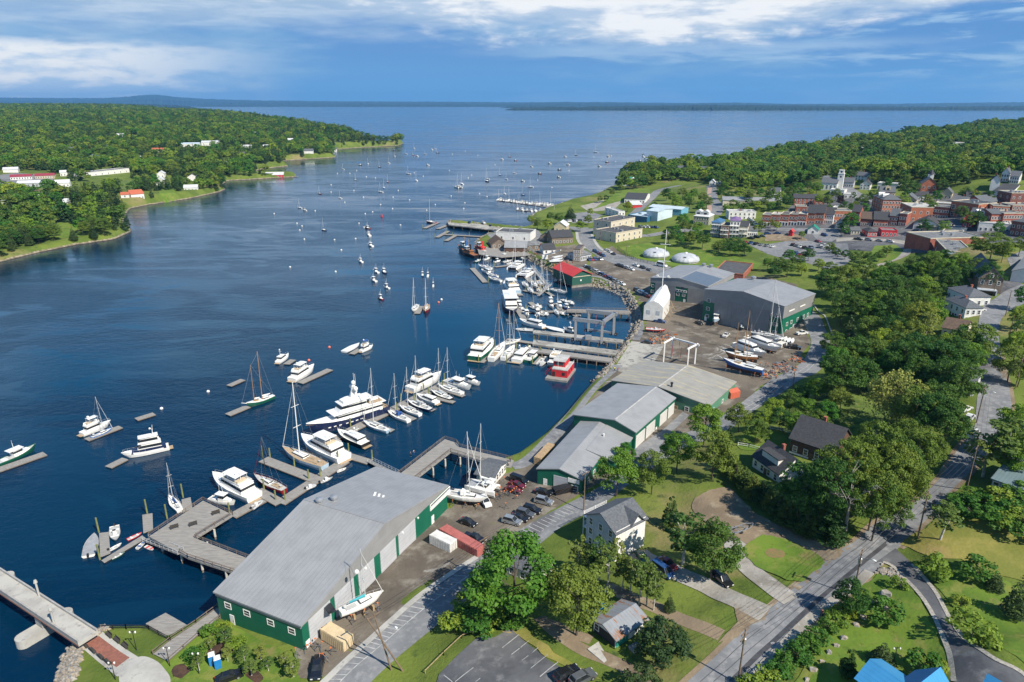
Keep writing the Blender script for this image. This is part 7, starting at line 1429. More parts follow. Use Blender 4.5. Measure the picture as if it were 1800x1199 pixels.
def schooner(st, bw, lb, hc, L=None, lift=0.0, ground=False, H=(19,15), cat='boat', sc=1.0):
 o, l = place('schooner', st, bw, 0, L, lift, ground); o['label'] = lb; L = l; B = L*.25; F = 1.25; o['group'] = 'wooden sailing boats'
 hull(o, L, B, F, HULLC[hc],2.0,.55,.12,.8,1.0 if not ground else 1.5, deckm=M_TEAK)
 MB().loft([[(-L/2+L*t, s*B/2*beam(t,2.0,.55)*k, zdeck(F,t,.8)+dz) for s, k, dz in ((1,1.01,-.12),(1,1.01,.06),(-1,1.01,.06),(-1,1.01,-.12))] for t in (0,.03,.15,.3,.45,.6,.72,.83,.92,.975)], cap=False).build('rail', M_GEL, o)
 cabin(o, -L*.3, -L*.08, B*.25, B*.22, F-.1, .7, M_GEL, True, 'cabin', .1, .2, .95); cabin(o, L*.05, L*.2, B*.2, B*.16, F-.1, .6, M_WOOD, False, 'cabin', .1, .2, .95)
 MB().bar((L*.44,0, F*1.3),(L*.64,0, F*1.3+1.0),.28, n=6, w2=.14).build('bowsprit', M_GEL, o)
 for mx, hh in ((-.08, H[0]),(.2, H[1])): rig(o, L, mx, hh, M_SPRUCE, False, .3 if mx < 0 else .2, M_GEL, F, True, F, spread=1)
 MB().bar((L*.62,0, F*1.3+.9),(L*.2-.02*H[1],0, H[1]*.95),.06, n=3).bar((L*.2-.02*H[1],0, H[1]*.97),(-L*.08-.02*H[0],0, H[0]*.97),.05, n=3).build('stay', M_WIRE, o)
 return o
schooner((482,700), (433,718), 'two masted wooden schooner with a dark green hull on a float', 'g')
def tug(st, bw, lb, hc, house_m, L=None, fun=None, tall=1.0):
 o, L = place('tugboat', st, bw, 0, L); o['label'] = lb; o['group'] = 'tugboats at the wharf'; B = L*.3; F = 2.0; hull(o, L, B, F, HULLC[hc], 2.6, .8, .06, .9, 1.2, deckm=mat('rust_deck', (.30,.12,.06), .85, (.2,.08,.045), .8))
 k = MB()
 for s in (-1,1): k.box((-.05*L, s*B*.49, F+.1),(L*.7,.4,.5))
 k.build('fender', M_BLACKP, o)
 a = cabin(o, -L*.18, L*.22, B*.32, B*.26, F-.2, 2.6, house_m, True, 'deckhouse', 0, .1, .97, (.5,.7)); b = cabin(o, L*.04, L*.21, B*.26, B*.22, F+2.4, 2.3*tall, M_GEL, True, 'wheelhouse', 0, .1, .97, (.45,.8))
 MB().box((L*.12, 0, F+2.45+2.3*tall), (L*.2, B*.6, .15)).build('roof', M_GEL, b); MB().lathe([(.7,0),(.65,3.2),(.75,3.3),(.75,3.8)], (-L*.08, 0, F+2.3), 10).build('funnel', fun or HULLC['R'], o); m_ = MB().bar((L*.03, 0, F+4.5), (L*.02, 0, F+10), .25, n=6, w2=.1); m_.bar((L*.03,-1.2,F+8),(L*.03,1.2,F+8),.12).build('mast', M_SPRUCE, o)
tug((829,447), (806,438), 'navy tugboat with a white wheelhouse outermost at the wharf', 'n', HULLC['t'], 20, HULLC['b']); tug((836,453), (814,446), 'tugboat with a rust red deck lying before the navy one', 'k', HULLC['o'], 19, M_BLACKP, .7); tug((856,447), (836,440), 'tugboat with a bright red deckhouse against the wharf', 'k', HULLC['R'], 19)
def workboat():
 o, L = place('passenger_boat', (893,527), (901,556)); o['label'] = 'navy hulled passenger boat with stacked white decks, bow towards the slips'; o['group'] = 'boats afloat in the harbour'; B = L*.27; F = 1.9; hull(o, L, B, F, M_NAVY, 2.6, .85, .06, .7, .9, deckm=M_DECKG)
 a = cabin(o, -L*.4, L*.26, B*.44, B*.36, F-.2, 2.6, M_GEL, True, 'main_cabin', 0, .1, .98, (.45,.75)); b = cabin(o, -L*.3, L*.2, B*.4, B*.34, F+2.5, 2.4, M_GEL, True, 'upper_cabin', 0, .15, .97, (.4,.78)); MB().box((-L*.05, 0, F+4.98), (L*.55, B*.85, .15)).build('roof', M_GEL, b); MB().bar((0,0,F+5),(-.2,0,F+9),.25,n=6).bar((0,-1.5,F+7.5),(0,1.5,F+7.5),.14).build('mast', M_GEL, o)
workboat()
# ------------------------------------------------ boats ashore on stands
M_STAND = mat('orange_stand_paint', (.55,.16,.05), .6); M_STANDB = mat('blue_stand_paint', (.09,.10,.12), .6)
def stands(o, L, B, hgt, label, n=3):
 for i in range(n):
  for s in (-1,1):
   x = (i/(n-1) - .5)*L*.6; t = thing('boat_stand', label, 'stand', o.matrix_basis @ Vector((x, s*B*.42, -hgt)), o.rotation_euler.z, 'stands under boats ashore')
   b = MB()
   for a in (0,2.1,4.2): b.bar((.7*math.cos(a),.7*math.sin(a),.03),(0,0, hgt*.62),.09, n=4)
   b.build('leg', M_STANDB, t); MB().bar((0,0,hgt*.55), (0, -s*B*.09, hgt*.86), .09, n=5).box((0, -s*B*.09, hgt*.88), (.35,.35,.07)).build('pad', M_STAND, t)
 for i in range(3): tag(MB().box((0,0,0), (.4, 1.2, hgt-.95)).build('keel_block', M_WOOD, None), 'timber block under the keel of a boat ashore', 'block', 'keel blocks').matrix_world = Matrix.Translation(o.matrix_basis @ Vector(((i-1)*L*.22, 0, -hgt/2 - .46))) @ Matrix.Rotation(o.rotation_euler.z, 4, 'Z')
def ashore(kind, nm, st, bw, lb, hgt=1.9, L=None, st_n=3, **k):
 o, l = place(nm, st, bw, 0, L, hgt, True); o['label'] = lb; o['group'] = 'boats ashore'; kind(o, l, **k); stands(o, l, l*.28, hgt, 'boat stand under the ' + ' '.join(lb.split(',')[0].split()[:11]), st_n); return o
def keel(o, L, m=None): MB().loft([[(x, -.14,-.3),(x, .14,-.3),(x, .1,-1.55),(x, -.1,-1.55)] for x in (-L*.12, L*.1)]).build('keel', m or M_BOT, o)
b1 = ashore(sailboat, 'sailboat', (600,1098), (676,1062), 'white sailboat on stands beside the long storage shed', 2.1, H=13, cover=mat('turquoise_canvas', (.05,.36,.42), .8)); keel(b1, 12)
pn = MB().box((-6.6, 0, 2.6), (1.6, 2.8, .1)).build('solar_panel', M_SMOKE, b1); MB().ell((-.6, 0, 8.2), (.45,.45,.5)).build('radome', M_GEL, b1)
b2 = ashore(sailboat, 'sailboat', (784,882), (858,892), 'white pilothouse sailboat on land beside the end of the long shed', 1.5, H=19, cover=M_GEL, dodger=M_GEL); keel(b2, 14)
b3 = ashore(catamaran, 'catamaran', (874,872), (822,862), 'white catamaran on land at the inner basin', .9, H=19, st_n=2)
b4 = schooner((1340,664), (1268,650), 'wooden ketch with a bright blue hull on land in the yard', 'b', None, 2.0, True, (17, 14)); stands(b4, 18, 4.6, 2.0, 'boat stand under the blue wooden ketch'); keel(b4, 18, HULLC['r'])
b5 = schooner((1330,640), (1272,636), 'brown wooden ketch on land behind the blue one', 'o', None, 2.0, True, (19, 14)); stands(b5, 15, 4, 2.0, 'boat stand under the brown wooden ketch')
ashore(motor, 'motor_yacht', (1292,616), (1345,636), 'white motor yacht hauled out behind the wooden ketches', 1.4, fly=False); ashore(motor, 'motor_yacht', (1316,606), (1370,626), 'white express cruiser hauled out in the middle of the yard row', 1.3, fly=False, tall=.7); ashore(sailboat, 'sailboat', (1318,600), (1376,606), 'grey sailboat with a tall mast hauled out beside the tall hall', 1.8, hc='G', H=25); ashore(catamaran, 'catamaran', (1378,613), (1345,604), 'white catamaran hauled out at the right of the yard row', .9, H=16, st_n=2)
ashore(lobster, 'fishing_boat', (1264,560), (1253,577), 'pale fishing boat on blocks before the sliding doors', 1.2, 11, hc='l'); ashore(launch, 'motorboat', (1300,575), (1306,583), 'small green topped boat before the sliding doors', .7, 6, hc='g')
for i, (a, b) in enumerate([((1376,604),(1382,597)),((1382,606),(1388,599)),((1389,607),(1394,600))]): ashore(launch, 'motorboat', a, b, 'small white covered boat, ' + ('left','middle','right')[i] + ' one of three by the grass verge', .5, 5.5, 2, cover=M_GEL)
ashore(launch, 'motorboat', (1136,583), (1170,585), 'red and white workboat on a trailer in front of the white tent', .8, 9, hc='R')
for i, (a, b) in enumerate([((966,466),(990,462)),((968,461),(992,457)),((972,456),(990,453))]): ashore(launch, 'motorboat', a, b, 'boat under white wrap behind the red roofed shed, ' + ('nearest','middle','farthest')[i] + ' of three', .8, 9, 2, cover=M_GEL, motor_=False)
# ------------------------------------------------ floats, piles, piers
def pile_ob(p, top, m, label, grp_, r=.22, z0=-5, cap=True):
 o = MB().lathe([(r, z0),(r*.92, top)],(0,0,0),8); o = o.build('pile', m, None); o.location = (p[0], p[1],0)
 tag(o, label, 'pile', grp_); return o
M_PILE = mat('pile_wood', (.20,.16,.11), .9, (.13,.10,.07), 1.0); M_PILEG = mat('mossy_pile', (.22,.24,.08), .9, (.14,.15,.06), 1.0); M_PILEW = mat('pile_wrap', (.55,.53,.47), .7, (.42,.40,.35), 1.0)
def dock(a, b, w, label, z=.5, m=None, piles=0, group='floating docks', name='float', th=.65):
 p, q = W(*a, z), W(*b, z); d = (q - p).to_2d(); L = d.length; c = (p+q)/2; o = thing(name, None, 'dock',(c.x, c.y, z), math.atan2(d.y, d.x), group); pend(o, label, (a[0]+b[0])/2,(a[1]+b[1])/2)
 MB().box((0,0,-.08),(L, w, .16)).build('decking', m or M_GREYWX, o); f = MB()
 f.box((0,0,-.16-th/2),(L-.3, w-.4, th)); f.build('flotation', M_BLACKP, o); e = MB()
 for s in (-1,1): e.box((0, s*(w/2+.06),-.14),(L, .12,.26))
 e.build('fender_rail', M_WEATH, o)
 for i in range(piles):
  s = (i/(max(1,piles-1)) - .5)*(L-1); u = d.normalized(); pp = (c.x + u.x*s - u.y*(w/2+.3), c.y + u.y*s + u.x*(w/2+.3)); pend(pile_ob(pp, 3.4, M_PILEG, None, 'dock piles', .24), 'mossy pile beside the ' + ' '.join(label.split(',')[0].split()[:7]), a[0]*(1-i)+b[0]*i, a[1])
 return o
DK = [((-4,826),(79,797),3.2,'long float beside the lobster boat at the left edge',0),((152,773),(212,750),2.6,'float between the two boats in open water',0),((239,737),(271,727),2.6,'empty float alone in the dark water',0),((190,821),(220,806),2.6,'float at the bow of the blue striped trawler yacht',0),((402,678),(427,667),2.4,'short empty float above the schooner',0),((400,729),(436,714),2.8,'float at the bow of the schooner',0),((503,640),(515,632),2.6,'short float beside the small cabin boat',0),((527,673),(580,649),3.0,'long float beside the yacht with the radar arch',0),((618,622),(636,611),2.6,'float between two boats in mid channel',0),
 ((463,807),(556,843),3.4,'finger float left of the tall sloop',3),((452,862),(493,884),3.0,'float below the dark red sailboat',2),((492,884),(606,810),3.4,'main near dock running to the corner',3),((606,810),(572,776),3.0,'connecting float by the express cruiser',2),((572,778),(790,670),3.6,'long dock beside the blue hulled yacht and the sailboat row',6),((604,798),(650,812),2.8,'float leading to the pier gangway',2),((408,907),(462,878),3.0,'float joining the platform to the docks',1),
 ((634,738),(690,757),2.0,'finger float in the sailboat row, nearest the pier',1),((690,722),(728,737),2.0,'finger float after the blue sail cover',1),((722,708),(762,721),2.0,'middle finger float of the sailboat row',1),((748,695),(798,707),2.0,'finger float near the dock end, sailboat row',1),((772,682),(815,696),2.0,'last finger float of the sailboat row',1),
 ((891,596),(938,603),2.4,'slip float outside the travel lift piers',2),((902,614),(948,624),2.6,'slip float along the small motor yachts',3),((846,637),(876,608),2.2,'finger float beside the green trawler',2),((895,637),(912,616),1.8,'finger float between sailboat and broad yacht',1),((940,640),(955,624),1.8,'finger float beside the small open boat',1),((948,625),(1076,637),2.0,'walkway float behind the red houseboat',2),
 ((830,471),(853,496),3.2,'outer float of the four boat row',2),((906,510),(916,519),2.4,'short float at the pale blue yacht',1),((920,510),(948,516),2.4,'float before the row of bows',2),((904,532),(921,561),3.0,'float beside the navy passenger boat',2),((932,531),(954,551),2.6,'middle float of the small boat marina',2),((924,548),(1000,547),2.6,'cross float of the small boat marina',2),((975,533),(990,548),2.0,'inner float of the small boat marina',1),((1000,548),(1014,556),2.0,'last float below the small boat marina',0),((900,462),(936,497),3.2,'float along the catamarans',2),((936,497),(972,520),2.0,'float under the harbour crane',1),((870,469),(896,466),2.4,'float behind the outer boats',1),((733,551),(741,538),2.8,'float between the two rafted sloops',0),
 ((746,401),(770,391),3.4,'breakwater float, outermost of four',2),((769,402),(791,394),3.4,'breakwater float, second of four',2),((768,417),(788,406),3.2,'breakwater float, third of four',2),((784,423),(800,414),3.2,'breakwater float, innermost of four',2),((782,412),(866,417),3.0,'long float parallel to the wharf',3),((876,352),(980,366),3.0,'long float of the marina beyond the breakwater',0),((908,369),(984,375),3.0,'short float of the marina beyond the breakwater',0),((495,309),(524,311),3.0,'jetty of the lobster shop across the water',0)]
for k_, (a, b, w, lb, n) in enumerate(DK): dock(a, b, w, lb, .44 + .012*(k_ % 11), None, n)
def vfloat(c4, label):
 p = [W(*c, .5) for c in c4]; o = thing('float', label, 'dock', ((p[0]+p[1]+p[2]+p[3])/4), 0, 'floating docks'); c = o.location
 MB().prism([(q.x-c.x, q.y-c.y) for q in p], -.16, 0).build('decking', M_GREYW, o); MB().prism([((q.x-c.x)*.94, (q.y-c.y)*.94) for q in p], -.8, -.17).build('flotation', M_BLACKP, o); return o
vfloat([(174,937),(191,935),(194,972),(176,979)], 'outermost finger float with two boats by the footbridge'); vfloat([(250,905),(268,902),(269,930),(252,937)], 'empty finger float beside the timber platform'); vfloat([(319,878),(335,874),(338,892),(321,901)], 'finger float beside the blue cockpit sailboat'); vfloat([(178,985),(183,989),(256,946),(250,941)], 'diagonal float joining the finger floats')
for i, (x, y) in enumerate([(174,936),(176,984),(259,903),(322,875),(463,806),(294,912),(408,848)]): p = W(x, y, 0); pend(pile_ob(p, 4.2, M_PILEG, None, 'tall green topped piles'), 'tall green topped pile at the near floats', x, y)
def rails(mb, pts, z, hh=1.1, step=2.4, closed=False):
 pts = [Vector(p).to_2d() for p in pts]
 for a, b in zip(pts, pts[1:] + ([pts[0]] if closed else [])):
  n = max(1, int((b-a).length/step))
  for i in range(n+1): p = a.lerp(b, i/n); mb.bar((p.x, p.y, z),(p.x, p.y, z+hh),.11, n=4)
  for k in (.45,.8,1.0): mb.bar((a.x, a.y, z+hh*k),(b.x, b.y, z+hh*k),.07, n=4)
def pier(name, label, poly_px, z, rail_px, m=None, th=.5, pile_m=None, step=6, edge=None, roof=False, z0=-5, rm=None, inset=.6):
 """timber deck on piles; outline in photo pixels at deck height"""
 pl = [W(*p, z).to_2d() for p in poly_px]; c = sum(pl, Vector((0,0)))/len(pl); o = thing(name, label, 'pier',(c.x, c.y, 0)); loc = [(p.x-c.x, p.y-c.y) for p in pl]
 MB().prism(loc, z-th, z).build('decking', m or M_GREYW, o)
 if rail_px:
  r = MB()
  for run in rail_px: rails(r, [W(*p, z).to_2d() - c for p in run], z)
  r.build('railing', rm or M_WEATH, o)
 k = 0
 for a, b in zip(loc, loc[1:] + loc[:1]):
  a, b = Vector(a), Vector(b); n = max(1, int((b-a).length/step))
  for i in range(n):
   q = a.lerp(b, (i+.5)/n); q = q*(1 - inset/max(q.length, 1))
   if k < 60: MB().lathe([(.24, z0), (.22, -.2+.9)], (q.x, q.y, 0), 7).build('pile', M_PILE, o); MB().lathe([(.28, .7), (.27, z-th)], (q.x, q.y, 0), 7).build('pile_cap', pile_m or M_PILEW, o); k += 1
 return o
pier('timber_platform', 'square timber platform pier with benches beside the near docks', [(262,943),(357,880),(409,905),(343,946),(447,986),(421,1010),(330,980)], 3.3, [[(262,943),(357,880),(409,905)],[(343,946),(447,986)],[(421,1010),(330,980),(316,972)],[(345,944),(409,905)]])
pier('boardwalk_pier', 'bent timber boardwalk pier around the inner basin', [(692,842),(704,832),(766,784),(782,772),(802,778),(808,786),(903,809),(898,822),(872,818),(792,794),(720,850),(706,852)], 3.5, [[(692,842),(704,832),(766,784),(782,772),(802,778),(808,786),(903,809)],[(872,818),(792,794),(720,850)]])
pier('lift_pier', 'concrete travel lift pier, farther of two', [(938,580),(937,584.5),(1094,603),(1096,597)], 2.9, [], M_APRON, .7, M_PILE, 4); pier('lift_pier', 'concrete travel lift pier, nearer of two', [(938,597),(936,605),(1082,624),(1087,616)], 2.9, [], M_APRON, .7, M_PILE, 4)
pier('lift_pier', 'timber wharf in front of the two travel lift piers', [(929,610),(926,616),(1077,637),(1081,630)], 2.4, [], M_GREYW, .6, M_PILE, 4)
pier('breakwater_pier', 'long stone and timber breakwater pier with the wharf', [(786,389.5),(789,395),(850,402),(935,407),(940,400),(870,394)], 2.8, [], M_APRON, .8, M_PILE, 8)
pier('wharf_deck', 'timber wharf deck under the silver roofed barn', [(838,433),(842,447),(880,452),(932,448),(935,436),(880,428)], 2.4, [], M_GREYW, .5, M_PILE, 6)
pier('yard_gangway', 'gangway pier from the small boat marina to the shore', [(998,543),(996,548),(1106,552),(1108,546)], 2.2, [[(998,543),(1108,546)],[(996,548),(1106,552)]], M_GREYW, .4, M_PILE, 7)
pier('raft_platform', 'low weathered timber raft beside the boardwalk', [(256,1096),(291,1077),(333,1101),(297,1122)], 1.6, [], M_GREYW, .5, M_PILE, 5)
def gangway(a, b, za, zb, label, w=1.5):
 p, q = W(*a, za), W(*b, zb); d = (q-p); c = (p+q)/2; o = thing('gangway', label, 'gangway', c, math.atan2(d.y, d.x)); L = d.to_2d().length; s = (zb-za)
 MB().loft([[(x, -w/2, x/L*s-.1),(x, w/2, x/L*s-.1),(x, w/2, x/L*s+.05),(x, -w/2, x/L*s+.05)] for x in (-L/2, L/2)]).build('decking', M_GREYWX, o); r = MB(); n = int(L/1.8)
 for y in (-w/2, w/2):
  for i in range(n+1): x = -L/2+L*i/n; r.bar((x, y, x/L*s),(x, y, x/L*s+1.1),.07, n=4)
  for k in (.5,1.1): r.bar((-L/2, y, -s/2+k),(L/2, y, s/2+k),.06, n=4)
 r.build('railing', M_ALU, o)
gangway((650,811),(697,834),.6,3.5,'aluminium gangway down to the corner of the near docks'); gangway((256,948),(318,972),.6,3.2,'sloping gangway under the edge of the timber platform'); gangway((946,520),(968,500),.6,2.8,'ramp beside the red roofed shed')
gangway((960,500),(934,468),2.6,.6,'white ramp down to the catamaran float')
# ------------------------------------------------ mooring buoys
M_BUOY = mat('white_buoy', (.75,.74,.72), .5); M_BUOYO = mat('orange_buoy', (.75,.18,.10), .5)
BU = [(284,719),(366,689),(579,611),(543,634),(771,532),(776,527),(482,376),(522,393),(531,398),(527,405),(588,422),(535,421),(631,393),(642,376),(655,373),(606,356),(639,347),(669,360),(690,367),(691,347),(728,304),(744,310),(660,313),(622,335),(593,305),(615,305),(627,300),(644,311),(582,338),(582,325),(554,371),(795,271),(840,273),(818,266),(793,345),(843,341),(856,346),(823,313),(829,308),(765,360),(817,357),(815,367),(750,370),(704,396),(720,352),(700,335),(790,300),(870,290),(640,400),(625,420),(600,440),(510,470),(590,478),(945,317),(1044,276),(1082,284),(1000,300),(970,330)]
bm_ = [MB().ell((0,0,.15),(.55,.55,.55),8,6).build('mooring_buoy', m, None) for m in (M_BUOY, M_BUOYO)]
for i, (x, y) in enumerate(BU):
 s = bm_[1 if i in (2,3,4) else 0]; o = s if i in (0,2) else s.copy()
 if i not in (0,2): C.objects.link(o)
 o.location = W(x, y, 0); o.scale = (1 + .0012*o.location.y/4,)*3; tag(o, 'white mooring buoy floating among the anchored boats' if s is bm_[0] else None, 'buoy', 'mooring buoys')
 if s is bm_[1]: pend(o, 'orange mooring buoy floating in the channel', x, y)
rb = thing('channel_buoy', 'red channel buoy standing out in the open water', 'buoy', W(671,381,0)); MB().lathe([(1.0,-.5),(1.0,.6),(.7,.7),(.45,2.4),(.1,2.6)], n=10).build('body', HULLC['R'], rb)
# ---------------------------------------------------------------- vehicles
PAINT = dict(w=mat('white_car_paint', (.74,.74,.73), .25, coat=.6), k=mat('black_car_paint', (.012,.012,.015), .2, coat=.7), s=mat('silver_car_paint', (.42,.44,.46), .3, metal=.5, coat=.6), r=mat('red_car_paint', (.30,.018,.022), .25, coat=.6), m=mat('maroon_car_paint', (.12,.012,.022), .25, coat=.6), b=mat('blue_car_paint', (.025,.07,.20), .25, coat=.6), g=mat('grey_car_paint', (.15,.16,.175), .3, metal=.4, coat=.6), G=mat('green_car_paint', (.03,.10,.075), .25, coat=.6), c=mat('bright_blue_car_paint', (.02,.20,.50), .25, coat=.6), t=mat('turquoise_car_paint', (.06,.38,.42), .25, coat=.6))
CNAME = dict(w='white', k='black', s='silver', r='red', m='maroon', b='dark blue', g='grey', G='dark green', c='bright blue', t='turquoise')
M_TYRE = mat('tyre_rubber', (.02,.02,.02), .85); M_LAMP = mat('lamp_glass', (.75,.75,.72), .15); M_TAIL = mat('tail_lamp', (.4,.01,.01), .2)
CARK = {'car': (4.6, 1.8, 1.45, [(-2.3,.35),(-2.28,.85),(-1.75,.98),(.95,.95),(2.1,.78),(2.28,.55),(2.3,.3)], (-1.75,-1.0,.15,1.0), 1.45), 'suv': (4.8, 1.9, 1.75, [(-2.4,.4),(-2.38,1.0),(-2.2,1.08),(1.0,1.06),(2.25,.95),(2.4,.6),(2.4,.35)], (-2.25,-1.95,.3,1.1), 1.75), 'van': (5.2, 1.95, 2.0, [(-2.6,.4),(-2.58,1.05),(-2.5,1.1),(1.6,1.1),(2.4,.95),(2.6,.6),(2.6,.35)], (-2.5,-2.4,1.0,1.75), 2.0), 'pickup': (5.5, 1.95, 1.8, [(-2.75,.45),(-2.74,1.08),(-.9,1.1),(1.2,1.08),(2.5,1.0),(2.72,.65),(2.75,.4)], (-.85,-.7,.55,1.25), 1.8)}
CM = {}
def car_mesh(k, c, simple):
 if (k, c, simple) in CM: return CM[(k, c, simple)]
 L, w, H, pr, (g0, g1, g2, g3), zt = CARK[k]; p = PAINT[c]; b = MB(); zb = pr[2][1]-.04
 b.loft([[(x, s*w/2*q, z) for x, z in pr + [(pr[-1][0]-.1,.25),(pr[0][0]+.1,.25)]] for s, q in ((-1,.93),(-.96,1.0),(.96,1.0),(1,.93))])
 b.loft([[(g1+.05,-w*.36, zt-.04),(g2-.02,-w*.36, zt-.04),(g2-.02, w*.36, zt-.04),(g1+.05, w*.36, zt-.04)],[(g1+.12,-w*.33, zt+.04),(g2-.1,-w*.33, zt+.04),(g2-.1, w*.33, zt+.04),(g1+.12, w*.33, zt+.04)]])
 for s in (-1,1):
  for x0, x1 in ((g0, g1),(g3, g2)): b.bar((x0, s*w*.455, zb),(x1, s*w*.37, zt),.09, n=4)
 if k == 'pickup': b.box((-1.8,0,1.05),(1.5, w*.8,.03), mi=1)
 if simple:
  for x in (-L*.3, L*.3):
   for y in (-w*.46, w*.46): b.bar((x, y-.1,.33),(x, y+.1,.33),.66, n=10, mi=1)
 g = MB().loft([[(g0+.02,-w*.45, zb),(g3-.02,-w*.45, zb),(g3-.02, w*.45, zb),(g0+.02, w*.45, zb)],[(g1,-w*.365, zt-.03),(g2,-w*.365, zt-.03),(g2, w*.365, zt-.03),(g1, w*.365, zt-.03)]])
 wh = MB().bar((0,-.11,0),(0,.11,0),.68, n=14); rim = MB().bar((0,-.125,0),(0,.125,0),.4, n=10)
 CM[(k, c, simple)] = (b.mesh('body', [p, M_BLACKP if k == 'pickup' and not simple else M_TYRE]), g.mesh('window', M_SMOKE), wh.mesh('wheel', M_TYRE), rim.mesh('rim', M_STEEL), MB().box((0,0,0), (.08,.4,.16)).mesh('headlight', M_LAMP), MB().box((0,0,0), (.08,.35,.18)).mesh('tail_light', M_TAIL)); return CM[(k, c, simple)]
def car(k, c, x, y, dx, dy, lb, group='parked cars', simple=False):
 p = G(x, y, .1); q = G(x+dx, y+dy); d = (q-p).to_2d(); o = thing({'car':'parked_car','suv':'parked_suv'.replace('suv','car'),'van':'parked_van','pickup':'pickup_truck'}[k], None, 'van' if k == 'van' else 'truck' if k == 'pickup' else 'car', p, math.atan2(d.y, d.x), group)
 m = car_mesh(k, c, simple); link('body', m[0], o); link('window', m[1], o); L, w = CARK[k][:2]
 if not simple:
  for a in (-L*.3, L*.3):
   for b in (-w*.46, w*.46): t = link('wheel', m[2], o); t.location = (a, b, .34); link('rim', m[3], t)
  for b in (-w*.33, w*.33): link('headlight', m[4], o).location = (L/2-.02, b, .72); link('tail_light', m[5], o).location = (-L/2+.01, b, .85)
 pend(o, CNAME[c] + ' ' + {'car':'car','suv':'estate car','van':'van','pickup':'pickup'}[k] + ' ' + lb, x, y); return o
for k, c, x, y, lb in [('van','k',912,848,'at the far end of the three beside the shelter'),('car','m',909,856,'in the three beside the shelter'),('car','m',903,865,'nearest the heap of boat stands'),('car','k',955,869,'alone before the green workshop'),('suv','s',956,885,'beside the hatched kerb lane'),('suv','k',935,900,'in the row by the kerb lane'),('suv','g',923,907,'in the row by the kerb lane'),('car','k',913,914,'between two paler cars by the kerb lane'),('suv','s',900,920,'by the kerb lane, nearest the red container')]: car(k, c, x, y, 28, 7, lb)
for k, c, x, y, dx, dy, lb in [('car','k',823,922,24,7,'with a pale roof on the dirt beside the long shed'),('pickup','k',834,951,26,9,'behind the red shipping container'),('suv','w',853,886,8,10,'parked under the bow of the pilothouse sailboat'),('pickup','k',559,1179,-3,14,'beside the stands near the long shed'),('car','k',404,1194,20,-8,'cut by the bottom edge near the blue toilets'),('suv','k',997,1190,14,-8,'in the bottom car park, left one'),('suv','g',1024,1197,14,-8,'in the bottom car park, right one'),('car','G',1129,985,20,12,'half hidden by the birches on the gravel drive'),('car','c',1048,1075,16,-12,'behind the rusty roofed garage'),('car','r',1173,995,18,12,'at the head of the gravel drive'),('van','b',1164,1008,18,12,'beside the red car on the gravel drive'),('suv','k',1269,1023,18,12,'on the grass below the dark maple'),('van','w',1709,767,12,-10,'on the verge of the hill street'),('suv','w',1703,738,10,-12,'in the drive below the hill street bend'),('car','w',1697,722,12,-8,'beside the trees at the hill street bend'),('car','w',1722,547,12,-2,'before the stepped hip roofed house'),
 ('pickup','w',1276,592,14,-12,'with a trailer in the middle of the boatyard'),('pickup','w',1409,588,16,-3,'on the grass verge right of the tall hall'),('car','k',1229,570,12,6,'in the shade before the tall hall'),('pickup','k',1396,613,16,2,'behind the hauled out boats'),('car','k',1138,604,16,2,'on the concrete apron'),('pickup','b',1160,567,16,2,'under the near end of the white tent')]: car(k, c, x, y, dx, dy, lb)
cs = 'wbskbwkrwsbkwkgws'; ks = ('car','suv','car','pickup','suv')
def crow(n, a, b, dx, dy, lb, off=0, group=None):
 for i in range(n): t = i/max(1, n-1); car(ks[(i+off) % 5], cs[(i*3+off) % 17], a[0]+(b[0]-a[0])*t, a[1]+(b[1]-a[1])*t, dx, dy, lb, group or ('cars ' + lb)[:60], True)
crow(14, (1030,470), (1092,501), 10, 3, 'in the gravel row by the red roof'); crow(5, (1087,468), (1110,475), 9, 3, 'in the short row under the low wall', 3); crow(7, (1120,512), (1142,524), 10, 3, 'in the shade left of the lower boat hall', 6); crow(9, (996,390), (1024,389), 4, 4, 'in the shore car park', 2); crow(5, (1036,458), (1056,457), 4, 3, 'before the low restaurant wing', 4); crow(4, (1046,443), (1060,451), 8, 3, 'above the restaurant wing', 1)
crow(3, (1066,441), (1078,448), 8, 3, 'beside the bend of the harbour street', 5); crow(3, (1118,468), (1141,476), 8, 3, 'along the harbour street below the tanks', 8); crow(5, (1126,400), (1152,401), 6, 1, 'in the yard of the blue warehouse', 9); crow(9, (1445,431), (1478,451), 7, -1, 'in the angled row of the town car park', 2); crow(6, (1310,427), (1358,435), 7, -2, 'at the left side of the town car park', 7); crow(6, (1394,432), (1427,440), 7, -3, 'in the middle of the town car park', 11); crow(3, (1399,446), (1406,450), 6, -3, 'at the near edge of the town car park', 1); crow(4, (1508,422), (1564,426), 8, 1, 'along the street above the round lawn', 13); crow(3, (1320,420), (1341,416), 6, 1, 'beside the low end of the balcony row', 3); crow(5, (1318,386), (1328,396), 6, 1, 'behind the balcony houses', 5); crow(8, (826,404), (868,408), 5, 2, 'on the wharf beside the cream hall', 10); crow(2, (1349,412), (1367,411), 6, 0, 'on the gravel lot by the red shed', 1); crow(3, (1449,414), (1426,437), 6, 2, 'on the square by the teal roofed shed', 4)
rv = car('van', 'w', 1163, 469, 10, 2, 'largest camper on the harbour street beside the tanks', simple=True); rv.scale = (1.4, 1.15, 1.45)
